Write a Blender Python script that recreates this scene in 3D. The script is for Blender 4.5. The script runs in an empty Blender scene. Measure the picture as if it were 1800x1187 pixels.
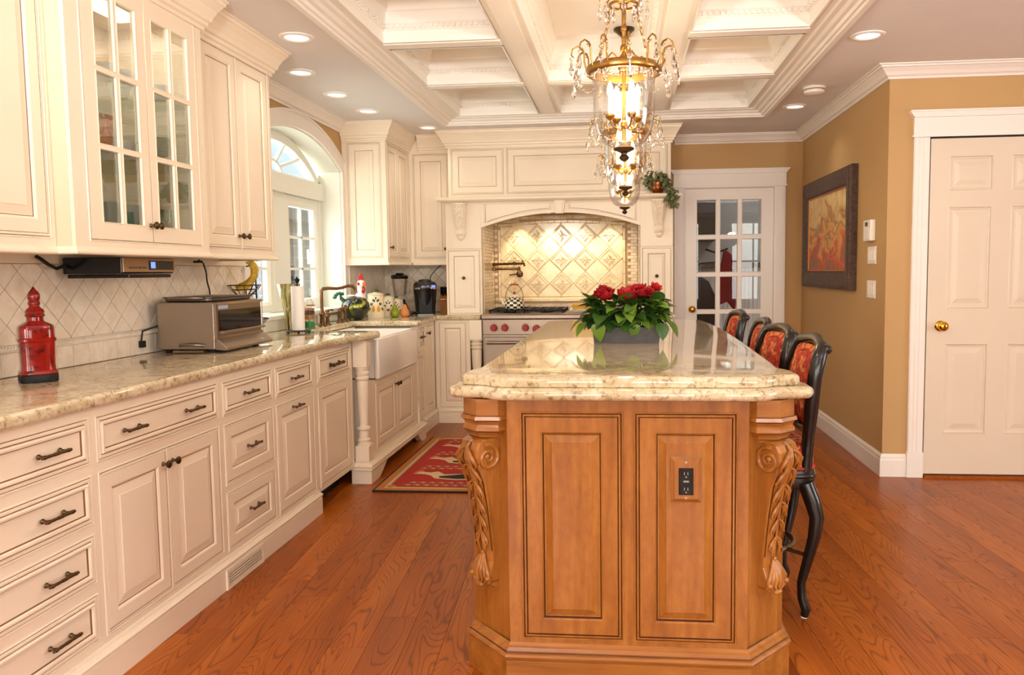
import bpy, bmesh, math, random
from mathutils import Vector, Matrix
from math import pi, sin, cos, radians
rnd = random.Random(7)
S = bpy.context.scene
C = S.collection

# ---------------------------------------------------------------- camera
F_PX, CX, CY, CAM_H = 1390.0, 961.744, 584.555, 1.283
yaw, pitch, roll = 0.0963, 0.0771, -0.0115
fwd = Vector((-sin(yaw), cos(yaw), 0)); right = Vector((cos(yaw), sin(yaw), 0)); up = Vector((0, 0, 1))
f2 = fwd * cos(pitch) - up * sin(pitch); u2 = up * cos(pitch) + fwd * sin(pitch)
r3 = right * cos(roll) + u2 * sin(roll); u3 = u2 * cos(roll) - right * sin(roll)
cam = bpy.data.cameras.new('camera')
cam.sensor_width = 36.0; cam.lens = F_PX / 1800 * 36
cam.shift_x = (900 - CX) / 1800; cam.shift_y = (CY - 593.5) / 1800
cam.clip_start = 0.05; cam.clip_end = 200
camo = bpy.data.objects.new('camera', cam); C.objects.link(camo)
camo.matrix_world = Matrix(((r3.x, u3.x, -f2.x, 0), (r3.y, u3.y, -f2.y, 0), (r3.z, u3.z, -f2.z, CAM_H), (0, 0, 0, 1)))
S.camera = camo
S.view_settings.view_transform = 'Standard'; S.view_settings.look = 'None'
S.view_settings.gamma = 1.0; S.view_settings.use_curve_mapping = False
S.view_settings.exposure = 0.06

# ---------------------------------------------------------------- world + lights
W = bpy.data.worlds.new('sky'); S.world = W; W.use_nodes = True
nt = W.node_tree; bg = nt.nodes['Background']
sky = nt.nodes.new('ShaderNodeTexSky'); sky.sky_type = 'NISHITA'; sky.sun_disc = False
sky.sun_elevation = radians(38); sky.sun_rotation = radians(200); sky.dust_density = 5.0
nt.links.new(sky.outputs[0], bg.inputs[0]); bg.inputs[1].default_value = 0.5

def light(kind, name, loc, power, color, rot=(0, 0, 0), size=None, size_y=None, spot=None, radius=None, blend=0.5):
    l = bpy.data.lights.new(name, kind); l.energy = power; l.color = color
    if kind == 'AREA':
        l.shape = 'RECTANGLE'; l.size = size; l.size_y = size_y or size
    if kind == 'SPOT':
        l.spot_size = radians(spot); l.spot_blend = blend
    if radius is not None: l.shadow_soft_size = radius
    o = bpy.data.objects.new(name, l); C.objects.link(o); o.location = loc; o.rotation_euler = rot
    return o
FILL_DAY = (1.0, 0.96, 0.93)
UPFILL = 190
# fill light through windows added out of view behind the camera and far right
for i, x in enumerate((-1.2, 0.9, 3.0)):
    light('AREA', 'window_area_light', (x, -2.95, 1.45), 70, FILL_DAY, (radians(90), 0, 0), 1.5, 1.7)
light('AREA', 'window_area_light', (5.15, 2.0, 1.45), 85, FILL_DAY, (radians(90), 0, radians(90)), 1.8, 1.7)
# daylight through the arched window over the sink
light('AREA', 'window_area_light', (-2.75, 5.35, 1.55), 36, (0.93, 1.0, 0.97), (radians(90), 0, radians(-90)), 1.4, 1.1)

# ---------------------------------------------------------------- mesh helpers
class MB:
    def __init__(s, M=None):
        s.v = []; s.f = []; s.m = []; s.M = M
    def add(s, vs, fs, mi=0):
        n = len(s.v)
        if s.M is not None: vs = [s.M @ Vector(p) for p in vs]
        s.v += [tuple(p) for p in vs]
        for f in fs:
            s.f.append([i + n for i in f]); s.m.append(mi)
    def box(s, a0, a1, b0, b1, c0, c1, mi=0):
        vs = [(a, b, c) for a in (a0, a1) for b in (b0, b1) for c in (c0, c1)]
        s.add(vs, [(0, 1, 3, 2), (4, 6, 7, 5), (0, 4, 5, 1), (2, 3, 7, 6), (0, 2, 6, 4), (1, 5, 7, 3)], mi)
    def quad(s, p, mi=0):
        s.add(p, [tuple(range(len(p)))], mi)
    def prism(s, poly, c0, c1, mi=0):           # polygon in (a,b), extruded along c
        n = len(poly)
        vs = [(a, b, c0) for a, b in poly] + [(a, b, c1) for a, b in poly]
        fs = [tuple(range(n - 1, -1, -1)), tuple(range(n, 2 * n))]
        fs += [(i, (i + 1) % n, n + (i + 1) % n, n + i) for i in range(n)]
        s.add(vs, fs, mi)
    def lathe(s, prof, n=20, c=(0, 0, 0), mi=0, ax=2, fmi=None, caps=True):
        vs = []; fs = []; mis = []
        for r, z in prof:
            for k in range(n):
                t = 2 * pi * k / n; x, y = r * cos(t), r * sin(t)
                p = (x, y, z) if ax == 2 else ((x, z, y) if ax == 1 else (z, x, y))
                vs.append((c[0] + p[0], c[1] + p[1], c[2] + p[2]))
        for i in range(len(prof) - 1):
            for k in range(n):
                fs.append((i * n + k, i * n + (k + 1) % n, (i + 1) * n + (k + 1) % n, (i + 1) * n + k))
                mis.append(fmi(i, k) if fmi else mi)
        n0 = len(s.f)
        if caps:
            if prof[0][0] > 1e-6: fs.append(tuple(range(n - 1, -1, -1))); mis.append(mi)
            if prof[-1][0] > 1e-6: fs.append(tuple(range((len(prof) - 1) * n, len(prof) * n))); mis.append(mi)
        s.add(vs, fs, mi); s.m[n0:] = mis
    def tube(s, path, r, n=8, closed=False, mi=0, caps=True):
        P = [Vector(p) for p in path]; m = len(P)
        R = r if isinstance(r, (list, tuple)) else [r] * m
        vs = []; fs = []; prev = None
        for i in range(m):
            if closed: t = P[(i + 1) % m] - P[i - 1]
            else: t = P[min(i + 1, m - 1)] - P[max(i - 1, 0)]
            t = t.normalized() if t.length > 1e-9 else Vector((0, 0, 1))
            if prev is None:
                a = Vector((0, 0, 1)) if abs(t.z) < 0.9 else Vector((1, 0, 0))
                e1 = (a - t * a.dot(t)).normalized()
            else:
                e1 = prev - t * prev.dot(t)
                e1 = e1.normalized() if e1.length > 1e-6 else prev
            prev = e1; e2 = t.cross(e1)
            for k in range(n):
                q = 2 * pi * k / n
                vs.append(P[i] + (e1 * cos(q) + e2 * sin(q)) * R[i])
        rows = m if closed else m - 1
        for i in range(rows):
            j = (i + 1) % m
            for k in range(n):
                fs.append((i * n + k, i * n + (k + 1) % n, j * n + (k + 1) % n, j * n + k))
        if caps and not closed:
            fs.append(tuple(range(n - 1, -1, -1))); fs.append(tuple(range((m - 1) * n, m * n)))
        s.add(vs, fs, mi)
    def ell(s, c, rx, ry, rz, nu=12, nv=8, mi=0):
        prof = [(sin(pi * j / nv), -cos(pi * j / nv)) for j in range(nv + 1)]
        vs = []; fs = []
        for r, z in prof:
            for k in range(nu):
                t = 2 * pi * k / nu
                vs.append((c[0] + rx * r * cos(t), c[1] + ry * r * sin(t), c[2] + rz * z))
        for i in range(nv):
            for k in range(nu):
                fs.append((i * nu + k, i * nu + (k + 1) % nu, (i + 1) * nu + (k + 1) % nu, (i + 1) * nu + k))
        s.add(vs, fs, mi)
    def rings(s, a0, a1, b0, b1, rg, cap=0):    # concentric rectangles: (inset, depth[, material])
        vs = []; 
        for q in rg:
            i, d = q[0], q[1]
            vs += [(a0 + i, b0 + i, d), (a1 - i, b0 + i, d), (a1 - i, b1 - i, d), (a0 + i, b1 - i, d)]
        for j in range(len(rg) - 1):
            mi = rg[j + 1][2] if len(rg[j + 1]) > 2 else 0
            sub = vs[4 * j:4 * j + 8]
            s.add(sub, [(k, (k + 1) % 4, 4 + (k + 1) % 4, 4 + k) for k in range(4)], mi)
        s.add(vs[-4:], [(0, 1, 2, 3)], cap)
    def sweep(s, prof, path, closed=False, z=0.0, mi=0):   # profile (out, up) along a horizontal path, out = right of travel
        m = len(path); n = len(prof); vs = []; fs = []
        for i in range(m):
            p = Vector(path[i])
            d0 = (Vector(path[i]) - Vector(path[i - 1])) if (closed or i > 0) else None
            d1 = (Vector(path[(i + 1) % m]) - Vector(path[i])) if (closed or i < m - 1) else None
            if d0 is None: d0 = d1
            if d1 is None: d1 = d0
            d0 = d0.normalized(); d1 = d1.normalized()
            n0 = Vector((d0.y, -d0.x)); n1 = Vector((d1.y, -d1.x))
            b = (n0 + n1)
            b = b / max(0.3, b.length_squared / 2) if b.length > 1e-6 else n0
            for o, u in prof:
                q = p + b * o
                vs.append((q.x, q.y, z + u))
        rows = m if closed else m - 1
        for i in range(rows):
            j = (i + 1) % m
            for k in range(n - 1):
                fs.append((i * n + k, j * n + k, j * n + k + 1, i * n + k + 1))
        if not closed:
            fs.append(tuple(range(n))); fs.append(tuple(range((m - 1) * n + n - 1, (m - 1) * n - 1, -1)))
        s.add(vs, fs, mi)
    def slab(s, poly, z0, z1, r=0.012, seg=4, mi=0, bot=None):    # horizontal slab with rounded rim; poly counter-clockwise
        m = len(poly)
        def off(d):
            out = []
            for i in range(m):
                p = Vector(poly[i]); d0 = (p - Vector(poly[i - 1])).normalized(); d1 = (Vector(poly[(i + 1) % m]) - p).normalized()
                n0 = Vector((-d0.y, d0.x)); n1 = Vector((-d1.y, d1.x)); b = n0 + n1
                b = b / max(0.35, b.length_squared / 2)
                out.append(p + b * d)
            return out
        rb = r if bot is None else bot
        lay = [(rb * (1 - sin(pi / 2 * k / seg)), z0 + rb * (1 - cos(pi / 2 * k / seg))) for k in range(seg + 1)]
        lay += [(r * (1 - cos(pi / 2 * k / seg)), z1 - r + r * sin(pi / 2 * k / seg)) for k in range(seg + 1)]
        vs = []; fs = []
        for d, z in lay: vs += [(p.x, p.y, z) for p in off(d)]
        for i in range(len(lay) - 1):
            for k in range(m):
                fs.append((i * m + k, i * m + (k + 1) % m, (i + 1) * m + (k + 1) % m, (i + 1) * m + k))
        fs.append(tuple(range(m - 1, -1, -1))); fs.append(tuple(range((len(lay) - 1) * m, len(lay) * m)))
        s.add(vs, fs, mi)

WP = {}
def wpos(o): return WP.get(o.name, Vector((0, 0, 0)))
def build(mb, name, mats, parent=None, smooth=None, bevel=0, seg=2, base=True, recalc=True, at=None):
    vs = mb.v
    lo = [min(p[i] for p in vs) for i in range(3)]; hi = [max(p[i] for p in vs) for i in range(3)]
    c = Vector(((lo[0] + hi[0]) / 2, (lo[1] + hi[1]) / 2, lo[2] if parent is None else (lo[2] + hi[2]) / 2))
    if at is not None: c = Vector(at)
    me = bpy.data.meshes.new(name)
    me.from_pydata([(p[0] - c.x, p[1] - c.y, p[2] - c.z) for p in vs], [], mb.f)
    if not isinstance(mats, (list, tuple)): mats = [mats]
    for m in mats: me.materials.append(m)
    if len(mats) > 1: me.polygons.foreach_set('material_index', mb.m)
    if bevel or recalc:
        bm = bmesh.new(); bm.from_mesh(me)
        if recalc: bmesh.ops.recalc_face_normals(bm, faces=bm.faces)
        if bevel:
            es = [e for e in bm.edges if len(e.link_faces) == 2 and e.calc_face_angle(0) > 0.6]
            bmesh.ops.bevel(bm, geom=es, offset=bevel, segments=seg, affect='EDGES', profile=0.5, clamp_overlap=True)
        bm.to_mesh(me); bm.free()
    if smooth is not None:
        me.polygons.foreach_set('use_smooth', [True] * len(me.polygons))
        me.set_sharp_from_angle(angle=radians(smooth))
    o = bpy.data.objects.new(name, me); C.objects.link(o)
    if parent is not None:
        o.parent = parent; o.location = c - wpos(parent)
    else: o.location = c
    WP[o.name] = c
    return o
def tag(o, label, cat, group=None):
    o['label'] = label; o['category'] = cat
    if group: o['group'] = group
    return o
def thing(name, label, cat, loc=(0, 0, 0), group=None):
    o = bpy.data.objects.new(name, None); C.objects.link(o); o.location = loc
    o.empty_display_size = 0.1
    WP[o.name] = Vector(loc)
    return tag(o, label, cat, group)
def struct(o):
    o['kind'] = 'structure'; return o
def copy_tree(o, parent=None):
    c = o.copy(); C.objects.link(c)
    if parent is not None: c.parent = parent
    for ch in list(o.children): copy_tree(ch, c)
    return c
def inst(o, name, parent, loc, rot=(0, 0, 0), scale=(1, 1, 1)):    # a further object on the same mesh, child of parent
    c = bpy.data.objects.new(name, o.data if hasattr(o, 'data') else o); C.objects.link(c)
    c.parent = parent; c.location = Vector(loc) - wpos(parent); c.rotation_euler = rot; c.scale = scale
    return c
def frame(x, y, z, face):
    if face == '+X': u, w = Vector((0, 1, 0)), Vector((1, 0, 0))
    elif face == '-Y': u, w = Vector((1, 0, 0)), Vector((0, -1, 0))
    elif face == '-X': u, w = Vector((0, -1, 0)), Vector((-1, 0, 0))
    else:                                   # angle in the plan: direction the face looks to
        w = Vector((cos(face), sin(face), 0)); u = Vector((-w.y, w.x, 0))
    return Matrix(((u.x, 0, w.x, x), (u.y, 0, w.y, y), (0, 1, 0, z), (0, 0, 0, 1)))
def rot_pts(pts, ang, c=(0, 0)):
    ca, sa = cos(ang), sin(ang)
    return [(c[0] + ca * (x - c[0]) - sa * (y - c[1]), c[1] + sa * (x - c[0]) + ca * (y - c[1])) for x, y in pts]
def clip_poly(poly, a0, a1, b0, b1):
    for ax, lim, sg in ((0, a0, 1), (0, a1, -1), (1, b0, 1), (1, b1, -1)):
        out = []
        for i in range(len(poly)):
            p, q = poly[i - 1], poly[i]
            dp, dq = (p[ax] - lim) * sg, (q[ax] - lim) * sg
            if (dp >= 0) != (dq >= 0):
                t = dp / (dp - dq); out.append((p[0] + (q[0] - p[0]) * t, p[1] + (q[1] - p[1]) * t))
            if dq >= 0: out.append(q)
        poly = out
        if not poly: return []
    return poly

# ---------------------------------------------------------------- materials
def srgb(r, g, b):
    f = lambda c: (c / 255 / 12.92) if c / 255 <= 0.04045 else ((c / 255 + 0.055) / 1.055) ** 2.4
    return (f(r), f(g), f(b), 1)
def pmat(name, col, rough=0.5, metal=0.0, spec=0.5, coat=0.0, emit=None, es=0.0, trans=0.0, ior=1.45, alpha=1.0):
    m = bpy.data.materials.new(name); m.use_nodes = True
    b = m.node_tree.nodes['Principled BSDF']
    b.inputs['Base Color'].default_value = col; b.inputs['Roughness'].default_value = rough
    b.inputs['Metallic'].default_value = metal; b.inputs['Specular IOR Level'].default_value = spec
    b.inputs['Coat Weight'].default_value = coat; b.inputs['Coat Roughness'].default_value = 0.05
    b.inputs['Transmission Weight'].default_value = trans; b.inputs['IOR'].default_value = ior
    if emit: b.inputs['Emission Color'].default_value = emit; b.inputs['Emission Strength'].default_value = es
    return m
def N(m, t, **kw):
    n = m.node_tree.nodes.new(t)
    for k, v in kw.items(): setattr(n, k, v)
    return n
def L(m, a, b): m.node_tree.links.new(a, b)
def ramp(m, fac, stops, interp='LINEAR'):
    r = N(m, 'ShaderNodeValToRGB'); e = r.color_ramp.elements; r.color_ramp.interpolation = interp
    e[0].position, e[0].color = stops[0]; e[1].position, e[1].color = stops[-1]
    for p, c in stops[1:-1]:
        x = e.new(p); x.color = c
    L(m, fac, r.inputs[0]); return r.outputs[0]
def coords(m, scale=(1, 1, 1), rand=False, rot=(0, 0, 0)):
    tc = N(m, 'ShaderNodeTexCoord'); mp = N(m, 'ShaderNodeMapping')
    mp.inputs['Scale'].default_value = scale; mp.inputs['Rotation'].default_value = rot
    L(m, tc.outputs['Object'], mp.inputs[0])
    if rand:
        oi = N(m, 'ShaderNodeObjectInfo'); cb = N(m, 'ShaderNodeCombineXYZ')
        ml = N(m, 'ShaderNodeMath', operation='MULTIPLY'); ml.inputs[1].default_value = 37.0
        L(m, oi.outputs['Random'], ml.inputs[0])
        for k in range(3): L(m, ml.outputs[0], cb.inputs[k])
        L(m, cb.outputs[0], mp.inputs['Location'])
    return mp.outputs[0]
def noise(m, vec, scale, detail=3, rough=0.5, dist=0.0):
    n = N(m, 'ShaderNodeTexNoise'); n.inputs['Scale'].default_value = scale; n.inputs['Detail'].default_value = detail
    n.inputs['Roughness'].default_value = rough; n.inputs['Distortion'].default_value = dist
    if vec is not None: L(m, vec, n.inputs['Vector'])
    return n.outputs['Fac']
def mix(m, fac, a, b, mode='MIX'):
    n = N(m, 'ShaderNodeMix', data_type='RGBA', blend_type=mode)
    for s_, v in ((0, fac), (6, a), (7, b)):
        if hasattr(v, 'node'): L(m, v, n.inputs[s_])
        else: n.inputs[s_].default_value = v
    return n.outputs[2]
def setcol(m, out): L(m, out, m.node_tree.nodes['Principled BSDF'].inputs['Base Color'])
def bump(m, h, strength=0.2, dist=0.01):
    n = N(m, 'ShaderNodeBump'); n.inputs['Strength'].default_value = strength; n.inputs['Distance'].default_value = dist
    L(m, h, n.inputs['Height']); L(m, n.outputs[0], m.node_tree.nodes['Principled BSDF'].inputs['Normal'])

def paint(name, col, rough=0.4, var=0.04):
    m = pmat(name, col, rough)
    v = coords(m)
    f = noise(m, v, 2.5, 3)
    c2 = tuple(c * (1 - var * 2) for c in col[:3]) + (1,)
    setcol(m, ramp(m, f, [(0.3, c2), (0.7, col)]))
    return m
CREAM = paint('cream_cabinet_paint', srgb(246, 230, 206), 0.35, 0.02)
GLAZE = pmat('brown_glaze', srgb(122, 82, 50), 0.5)
WHITE = paint('white_trim_paint', srgb(245, 236, 226), 0.35, 0.02)
CEIL = paint('ceiling_paint', srgb(238, 234, 232), 0.8, 0.01)
TRAYW = paint('tray_paint', srgb(250, 244, 234), 0.5, 0.01)
TAN = paint('tan_wall_paint', srgb(194, 156, 104), 0.75, 0.02)
WINWHITE = paint('window_white_paint', srgb(240, 240, 228), 0.4, 0.01)
BRONZE = pmat('dark_bronze', srgb(92, 72, 48), 0.35, 0.85)
BRASS = pmat('antique_brass', srgb(168, 128, 66), 0.3, 0.95)
POLBRASS = pmat('polished_brass', srgb(226, 178, 70), 0.12, 1.0)
STEEL = pmat('brushed_steel', srgb(158, 142, 126), 0.34, 0.95)
DOORP = paint('closet_door_paint', srgb(226, 210, 188), 0.4, 0.02)
DARKSTEEL = pmat('dark_steel', srgb(110, 104, 98), 0.35, 0.9)
BLACK = pmat('black_gloss', srgb(14, 13, 13), 0.18)
BLACKM = pmat('black_matt', srgb(20, 19, 19), 0.6)
IRON = pmat('black_iron', srgb(28, 24, 22), 0.5, 0.5)
FIRECLAY = pmat('white_fireclay', srgb(250, 242, 232), 0.1, coat=0.5)
PAPER = pmat('white_paper', srgb(250, 244, 238), 0.9)
REDKNOB = pmat('red_plastic', srgb(160, 28, 22), 0.3)
DARKGLASS = pmat('dark_oven_glass', srgb(18, 20, 20), 0.06, coat=0.5)

def glass_mat(name, tint=(1, 1, 1, 1), gloss=0.10, rough=0.0):
    m = bpy.data.materials.new(name); m.use_nodes = True; t = m.node_tree; t.nodes.clear()
    o = t.nodes.new('ShaderNodeOutputMaterial'); mx = t.nodes.new('ShaderNodeMixShader')
    tr = t.nodes.new('ShaderNodeBsdfTransparent'); gl = t.nodes.new('ShaderNodeBsdfGlossy')
    tr.inputs[0].default_value = tint; gl.inputs['Roughness'].default_value = rough
    lw = t.nodes.new('ShaderNodeFresnel'); lw.inputs[0].default_value = 1.45
    ad = t.nodes.new('ShaderNodeMath'); ad.operation = 'MULTIPLY_ADD'; ad.inputs[1].default_value = 0.5; ad.inputs[2].default_value = gloss
    t.links.new(lw.outputs[0], ad.inputs[0]); t.links.new(ad.outputs[0], mx.inputs[0])
    t.links.new(tr.outputs[0], mx.inputs[1]); t.links.new(gl.outputs[0], mx.inputs[2]); t.links.new(mx.outputs[0], o.inputs[0])
    return m
PANE = glass_mat('clear_pane', (0.97, 0.985, 0.98, 1), 0.015)
BELLGLASS = glass_mat('bell_glass', (0.985, 0.98, 0.965, 1), 0.02)
GREENGLASS = glass_mat('green_glass', (0.25, 0.42, 0.27, 1), 0.12)
CRYSTAL = pmat('crystal', (1, 0.98, 0.95, 1), 0.0, trans=1.0, ior=1.5)
def emit_mat(name, col, st):
    m = bpy.data.materials.new(name); m.use_nodes = True; t = m.node_tree; t.nodes.clear()
    o = t.nodes.new('ShaderNodeOutputMaterial'); e = t.nodes.new('ShaderNodeEmission')
    e.inputs[0].default_value = col; e.inputs[1].default_value = st; t.links.new(e.outputs[0], o.inputs[0]); return m
LAMPDISC = emit_mat('downlight_glow', (1, 0.95, 0.90, 1), 1.15)
BULB = emit_mat('candle_bulb_glow', (1, 0.78, 0.42, 1), 14)
BLUELCD = emit_mat('blue_display', (0.2, 0.3, 1, 1), 1.6)

def wood(name, dark, mid, light, scale=1.0, rough=0.25, rand=True, along=(1, 12, 12), coat=0.3, ringy=0.5):
    m = pmat(name, mid, rough, coat=coat)
    v = coords(m, tuple(a * scale for a in along), rand)
    n1 = noise(m, v, 1.6, 4, 0.55, 0.6)
    wv = N(m, 'ShaderNodeTexWave'); wv.wave_type = 'BANDS'; wv.bands_direction = 'Y'
    wv.inputs['Scale'].default_value = 0.55; wv.inputs['Distortion'].default_value = 9.0
    wv.inputs['Detail'].default_value = 2.0; wv.inputs['Detail Scale'].default_value = 0.8; L(m, v, wv.inputs['Vector'])
    fine = noise(m, coords(m, tuple(a * scale * b for a, b in zip(along, (1.2, 5, 5))), rand), 3.0, 3, 0.6)
    base = ramp(m, n1, [(0.25, dark), (0.5, mid), (0.78, light)])
    grain = ramp(m, wv.outputs['Fac'], [(0.0, (0.62, 0.5, 0.42, 1)), (0.45, (1, 1, 1, 1)), (1.0, (1.0, 1.0, 1.0, 1))])
    c = mix(m, ringy, base, grain, 'MULTIPLY')
    fl = ramp(m, fine, [(0.35, (0.78, 0.72, 0.66, 1)), (0.6, (1, 1, 1, 1))])
    c = mix(m, 0.6, c, fl, 'MULTIPLY')
    if rand:
        oi = N(m, 'ShaderNodeObjectInfo')
        tone = ramp(m, oi.outputs['Random'], [(0, (0.84, 0.80, 0.76, 1)), (0.5, (1, 1, 1, 1)), (1, (1.12, 1.08, 1.02, 1))])
        c = mix(m, 1.0, c, tone, 'MULTIPLY')
    setcol(m, c); bump(m, fine, 0.04, 0.002)
    return m
def oak(name, along, rand):
    m = pmat(name, srgb(186, 98, 42), 0.32, coat=0.05, spec=0.25); m.node_tree.nodes['Principled BSDF'].inputs['Coat Roughness'].default_value = 0.16
    v = coords(m, along, rand)
    big = noise(m, v, 1.0, 1.5, 0.4, 0.35)
    mu = N(m, 'ShaderNodeMath', operation='MULTIPLY'); mu.inputs[1].default_value = 26.0; L(m, big, mu.inputs[0])
    pp = N(m, 'ShaderNodeMath', operation='PINGPONG'); pp.inputs[1].default_value = 0.5; L(m, mu.outputs[0], pp.inputs[0])
    ml = N(m, 'ShaderNodeMath', operation='MULTIPLY'); ml.inputs[1].default_value = 2.0; L(m, pp.outputs[0], ml.inputs[0])
    pore = noise(m, coords(m, tuple(a * b for a, b in zip(along, (2.0, 9, 9) if along[0] < along[1] else (9, 2.0, 9))), rand), 2.0, 2, 0.6)
    tone = noise(m, v, 0.6, 2, 0.5)
    base = ramp(m, tone, [(0.3, srgb(146, 72, 16)), (0.5, srgb(168, 86, 22)), (0.7, srgb(184, 102, 30))])
    ln = ramp(m, ml.outputs[0], [(0.0, (0.40, 0.33, 0.28, 1)), (0.2, (0.80, 0.76, 0.72, 1)), (0.42, (1, 1, 1, 1))])
    c = mix(m, 0.85, base, ln, 'MULTIPLY')
    c = mix(m, 0.5, c, ramp(m, pore, [(0.36, (0.72, 0.66, 0.6, 1)), (0.52, (1, 1, 1, 1))]), 'MULTIPLY')
    if rand:
        oi = N(m, 'ShaderNodeObjectInfo')
        c = mix(m, 1.0, c, ramp(m, oi.outputs['Random'], [(0, (0.92, 0.90, 0.88, 1)), (0.5, (1, 1, 1, 1)), (1, (1.06, 1.06, 1.04, 1))]), 'MULTIPLY')
    setcol(m, c); return m
OAK = oak('oak_floor', (1.0, 8.0, 8.0), True)
def maple(name, along):
    return wood(name, srgb(136, 80, 28), srgb(164, 102, 40), srgb(184, 122, 56), 1.0, 0.28, False, along, 0.3, 0.16)
MAPLE = maple('honey_maple', (14, 14, 1.6))
MAPLEH = maple('honey_maple_across', (1.6, 14, 14))
WGLAZE = pmat('dark_wood_glaze', srgb(74, 36, 14), 0.4)

def granite(name):
    m = pmat(name, (0.6, 0.5, 0.36, 1), 0.04, coat=0.3)
    v = coords(m)
    a = noise(m, v, 7, 5, 0.65, 1.2)
    b = noise(m, v, 55, 4, 0.7, 0.4)
    d = noise(m, coords(m, (1, 2.6, 1)), 16, 5, 0.7, 1.8)
    base = ramp(m, a, [(0.25, srgb(176, 156, 116)), (0.45, srgb(208, 190, 154)), (0.6, srgb(228, 214, 184)), (0.8, srgb(188, 160, 116))])
    spk = ramp(m, b, [(0.36, (0.30, 0.22, 0.16, 1)), (0.45, (0.86, 0.82, 0.76, 1)), (0.56, (1, 1, 1, 1))])
    c = mix(m, 0.75, base, spk, 'MULTIPLY')
    vein = ramp(m, d, [(0.60, (1, 1, 1, 1)), (0.68, srgb(186, 132, 84)), (0.76, srgb(120, 92, 70))])
    c = mix(m, 0.7, c, vein, 'MULTIPLY')
    setcol(m, c); return m
GRANITE = granite('gold_granite')
def tile_mat(name, c1, c2, rough=0.35):
    m = pmat(name, c1, rough); v = coords(m, (1, 1, 1), True)
    f = noise(m, v, 14, 4, 0.6, 0.6); setcol(m, ramp(m, f, [(0.3, c2), (0.65, c1)])); bump(m, f, 0.15, 0.003)
    return m
TILE = tile_mat('travertine_tile', srgb(250, 238, 222), srgb(236, 218, 196), 0.3)
GROUT = pmat('grout', srgb(196, 170, 134), 0.9)
CERAM = tile_mat('ivory_ceramic_tile', srgb(246, 228, 188), srgb(232, 204, 156), 0.16)
MOSAIC = tile_mat('ivory_mosaic', srgb(244, 226, 196), srgb(226, 196, 152), 0.14)
# ================================================================ SETTING
ZC, ZT = 2.473, 0.921
XW, YB, XR, YD = -2.227, 7.245, 1.582, 4.97

# ---- floor: base slab, oak planks each an object, the unseen ones joined
mb = MB(); mb.box(-2.5, 5.1, -2.8, 9.8, -0.06, -0.0125)
floor = struct(build(mb, 'floor', pmat('subfloor', srgb(70, 40, 20), 0.8)))
FA = math.atan2(0.998, -0.066); fd = Vector((cos(FA), sin(FA))); fn = Vector((-fd.y, fd.x))
PW = 0.13; LENS = (0.75, 1.0, 1.25, 1.55, 1.9); pm = {}
for ln in LENS:
    mb = MB(); h = ln / 2 - 0.0003; w = PW / 2 - 0.0003; b = 0.0007
    vs = [(-h, -w, -0.0125), (h, -w, -0.0125), (h, w, -0.0125), (-h, w, -0.0125), (-h, -w, -b), (h, -w, -b), (h, w, -b), (-h, w, -b),
          (-h + b, -w + b, 0), (h - b, -w + b, 0), (h - b, w - b, 0), (-h + b, w - b, 0)]
    mb.add(vs, [(0, 1, 5, 4), (1, 2, 6, 5), (2, 3, 7, 6), (3, 0, 4, 7), (4, 5, 9, 8), (5, 6, 10, 9), (6, 7, 11, 10), (7, 4, 8, 11), (8, 9, 10, 11)])
    me = bpy.data.meshes.new('plank'); me.from_pydata([tuple(p) for p in mb.v], [], mb.f); me.materials.append(OAK); pm[ln] = (me, mb)
def proj(x, y, z):
    v = Vector((x, y, z - CAM_H)); d = v.dot(f2)
    if d < 0.2: return None
    return CX + F_PX * v.dot(r3) / d, CY - F_PX * v.dot(u3) / d
cand = []
for k in range(-24, 46):
    t = k * PW; s_ = -4.2 + rnd.random() * 1.4
    while s_ < 10.2:
        ln = rnd.choice(LENS); sc = s_ + ln / 2; s_ += ln
        c = fd * sc - fn * t
        if not (-2.45 < c.x < 5.0 and -2.7 < c.y < 9.7): continue
        see = 0
        for e in (-0.5, -0.25, 0, 0.25, 0.5):
            q = c + fd * e * ln; p = proj(q.x, q.y, 0)
            if p and -30 < p[0] < 1830 and p[1] < 1215 and q.x > -1.75 and not (q.x > 1.65 and q.y > 5.0) and q.y < 6.7 and not (-0.45 < q.x < 0.3 and 2.4 < q.y < 5):
                see += F_PX * F_PX / (q.length ** 3)
        cand.append((see, c, ln))
cand.sort(key=lambda q: -q[0])
rest = MB()
for i, (see, c, ln) in enumerate(cand):
    if see > 0 and i < 290:
        o = bpy.data.objects.new('plank', pm[ln][0]); C.objects.link(o); o.parent = floor
        o.location = Vector((c.x, c.y, 0)) - wpos(floor); o.rotation_euler = (0, 0, FA)
    else:
        rest.M = Matrix.Translation((c.x, c.y, 0)) @ Matrix.Rotation(FA, 4, 'Z'); rest.add(pm[ln][1].v, pm[ln][1].f)
rest.M = None
OAKF = oak('oak_floor_joined', (7.5, 0.9, 7.5), False)
o = build(rest, 'plank_rows', OAKF, floor, recalc=False); o['kind'] = 'stuff'

def wall_cells(mb, a0, a1, b0, b1, opens, c0, c1):
    As = sorted({a0, a1, *[o[0] for o in opens], *[o[1] for o in opens]}); Bs = sorted({b0, b1, *[o[2] for o in opens], *[o[3] for o in opens]})
    for i in range(len(As) - 1):
        for j in range(len(Bs) - 1):
            ca, cb = (As[i] + As[i + 1]) / 2, (Bs[j] + Bs[j + 1]) / 2
            if any(o[0] < ca < o[1] and o[2] < cb < o[3] for o in opens): continue
            mb.box(As[i], As[i + 1], Bs[j], Bs[j + 1], c0, c1)
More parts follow.
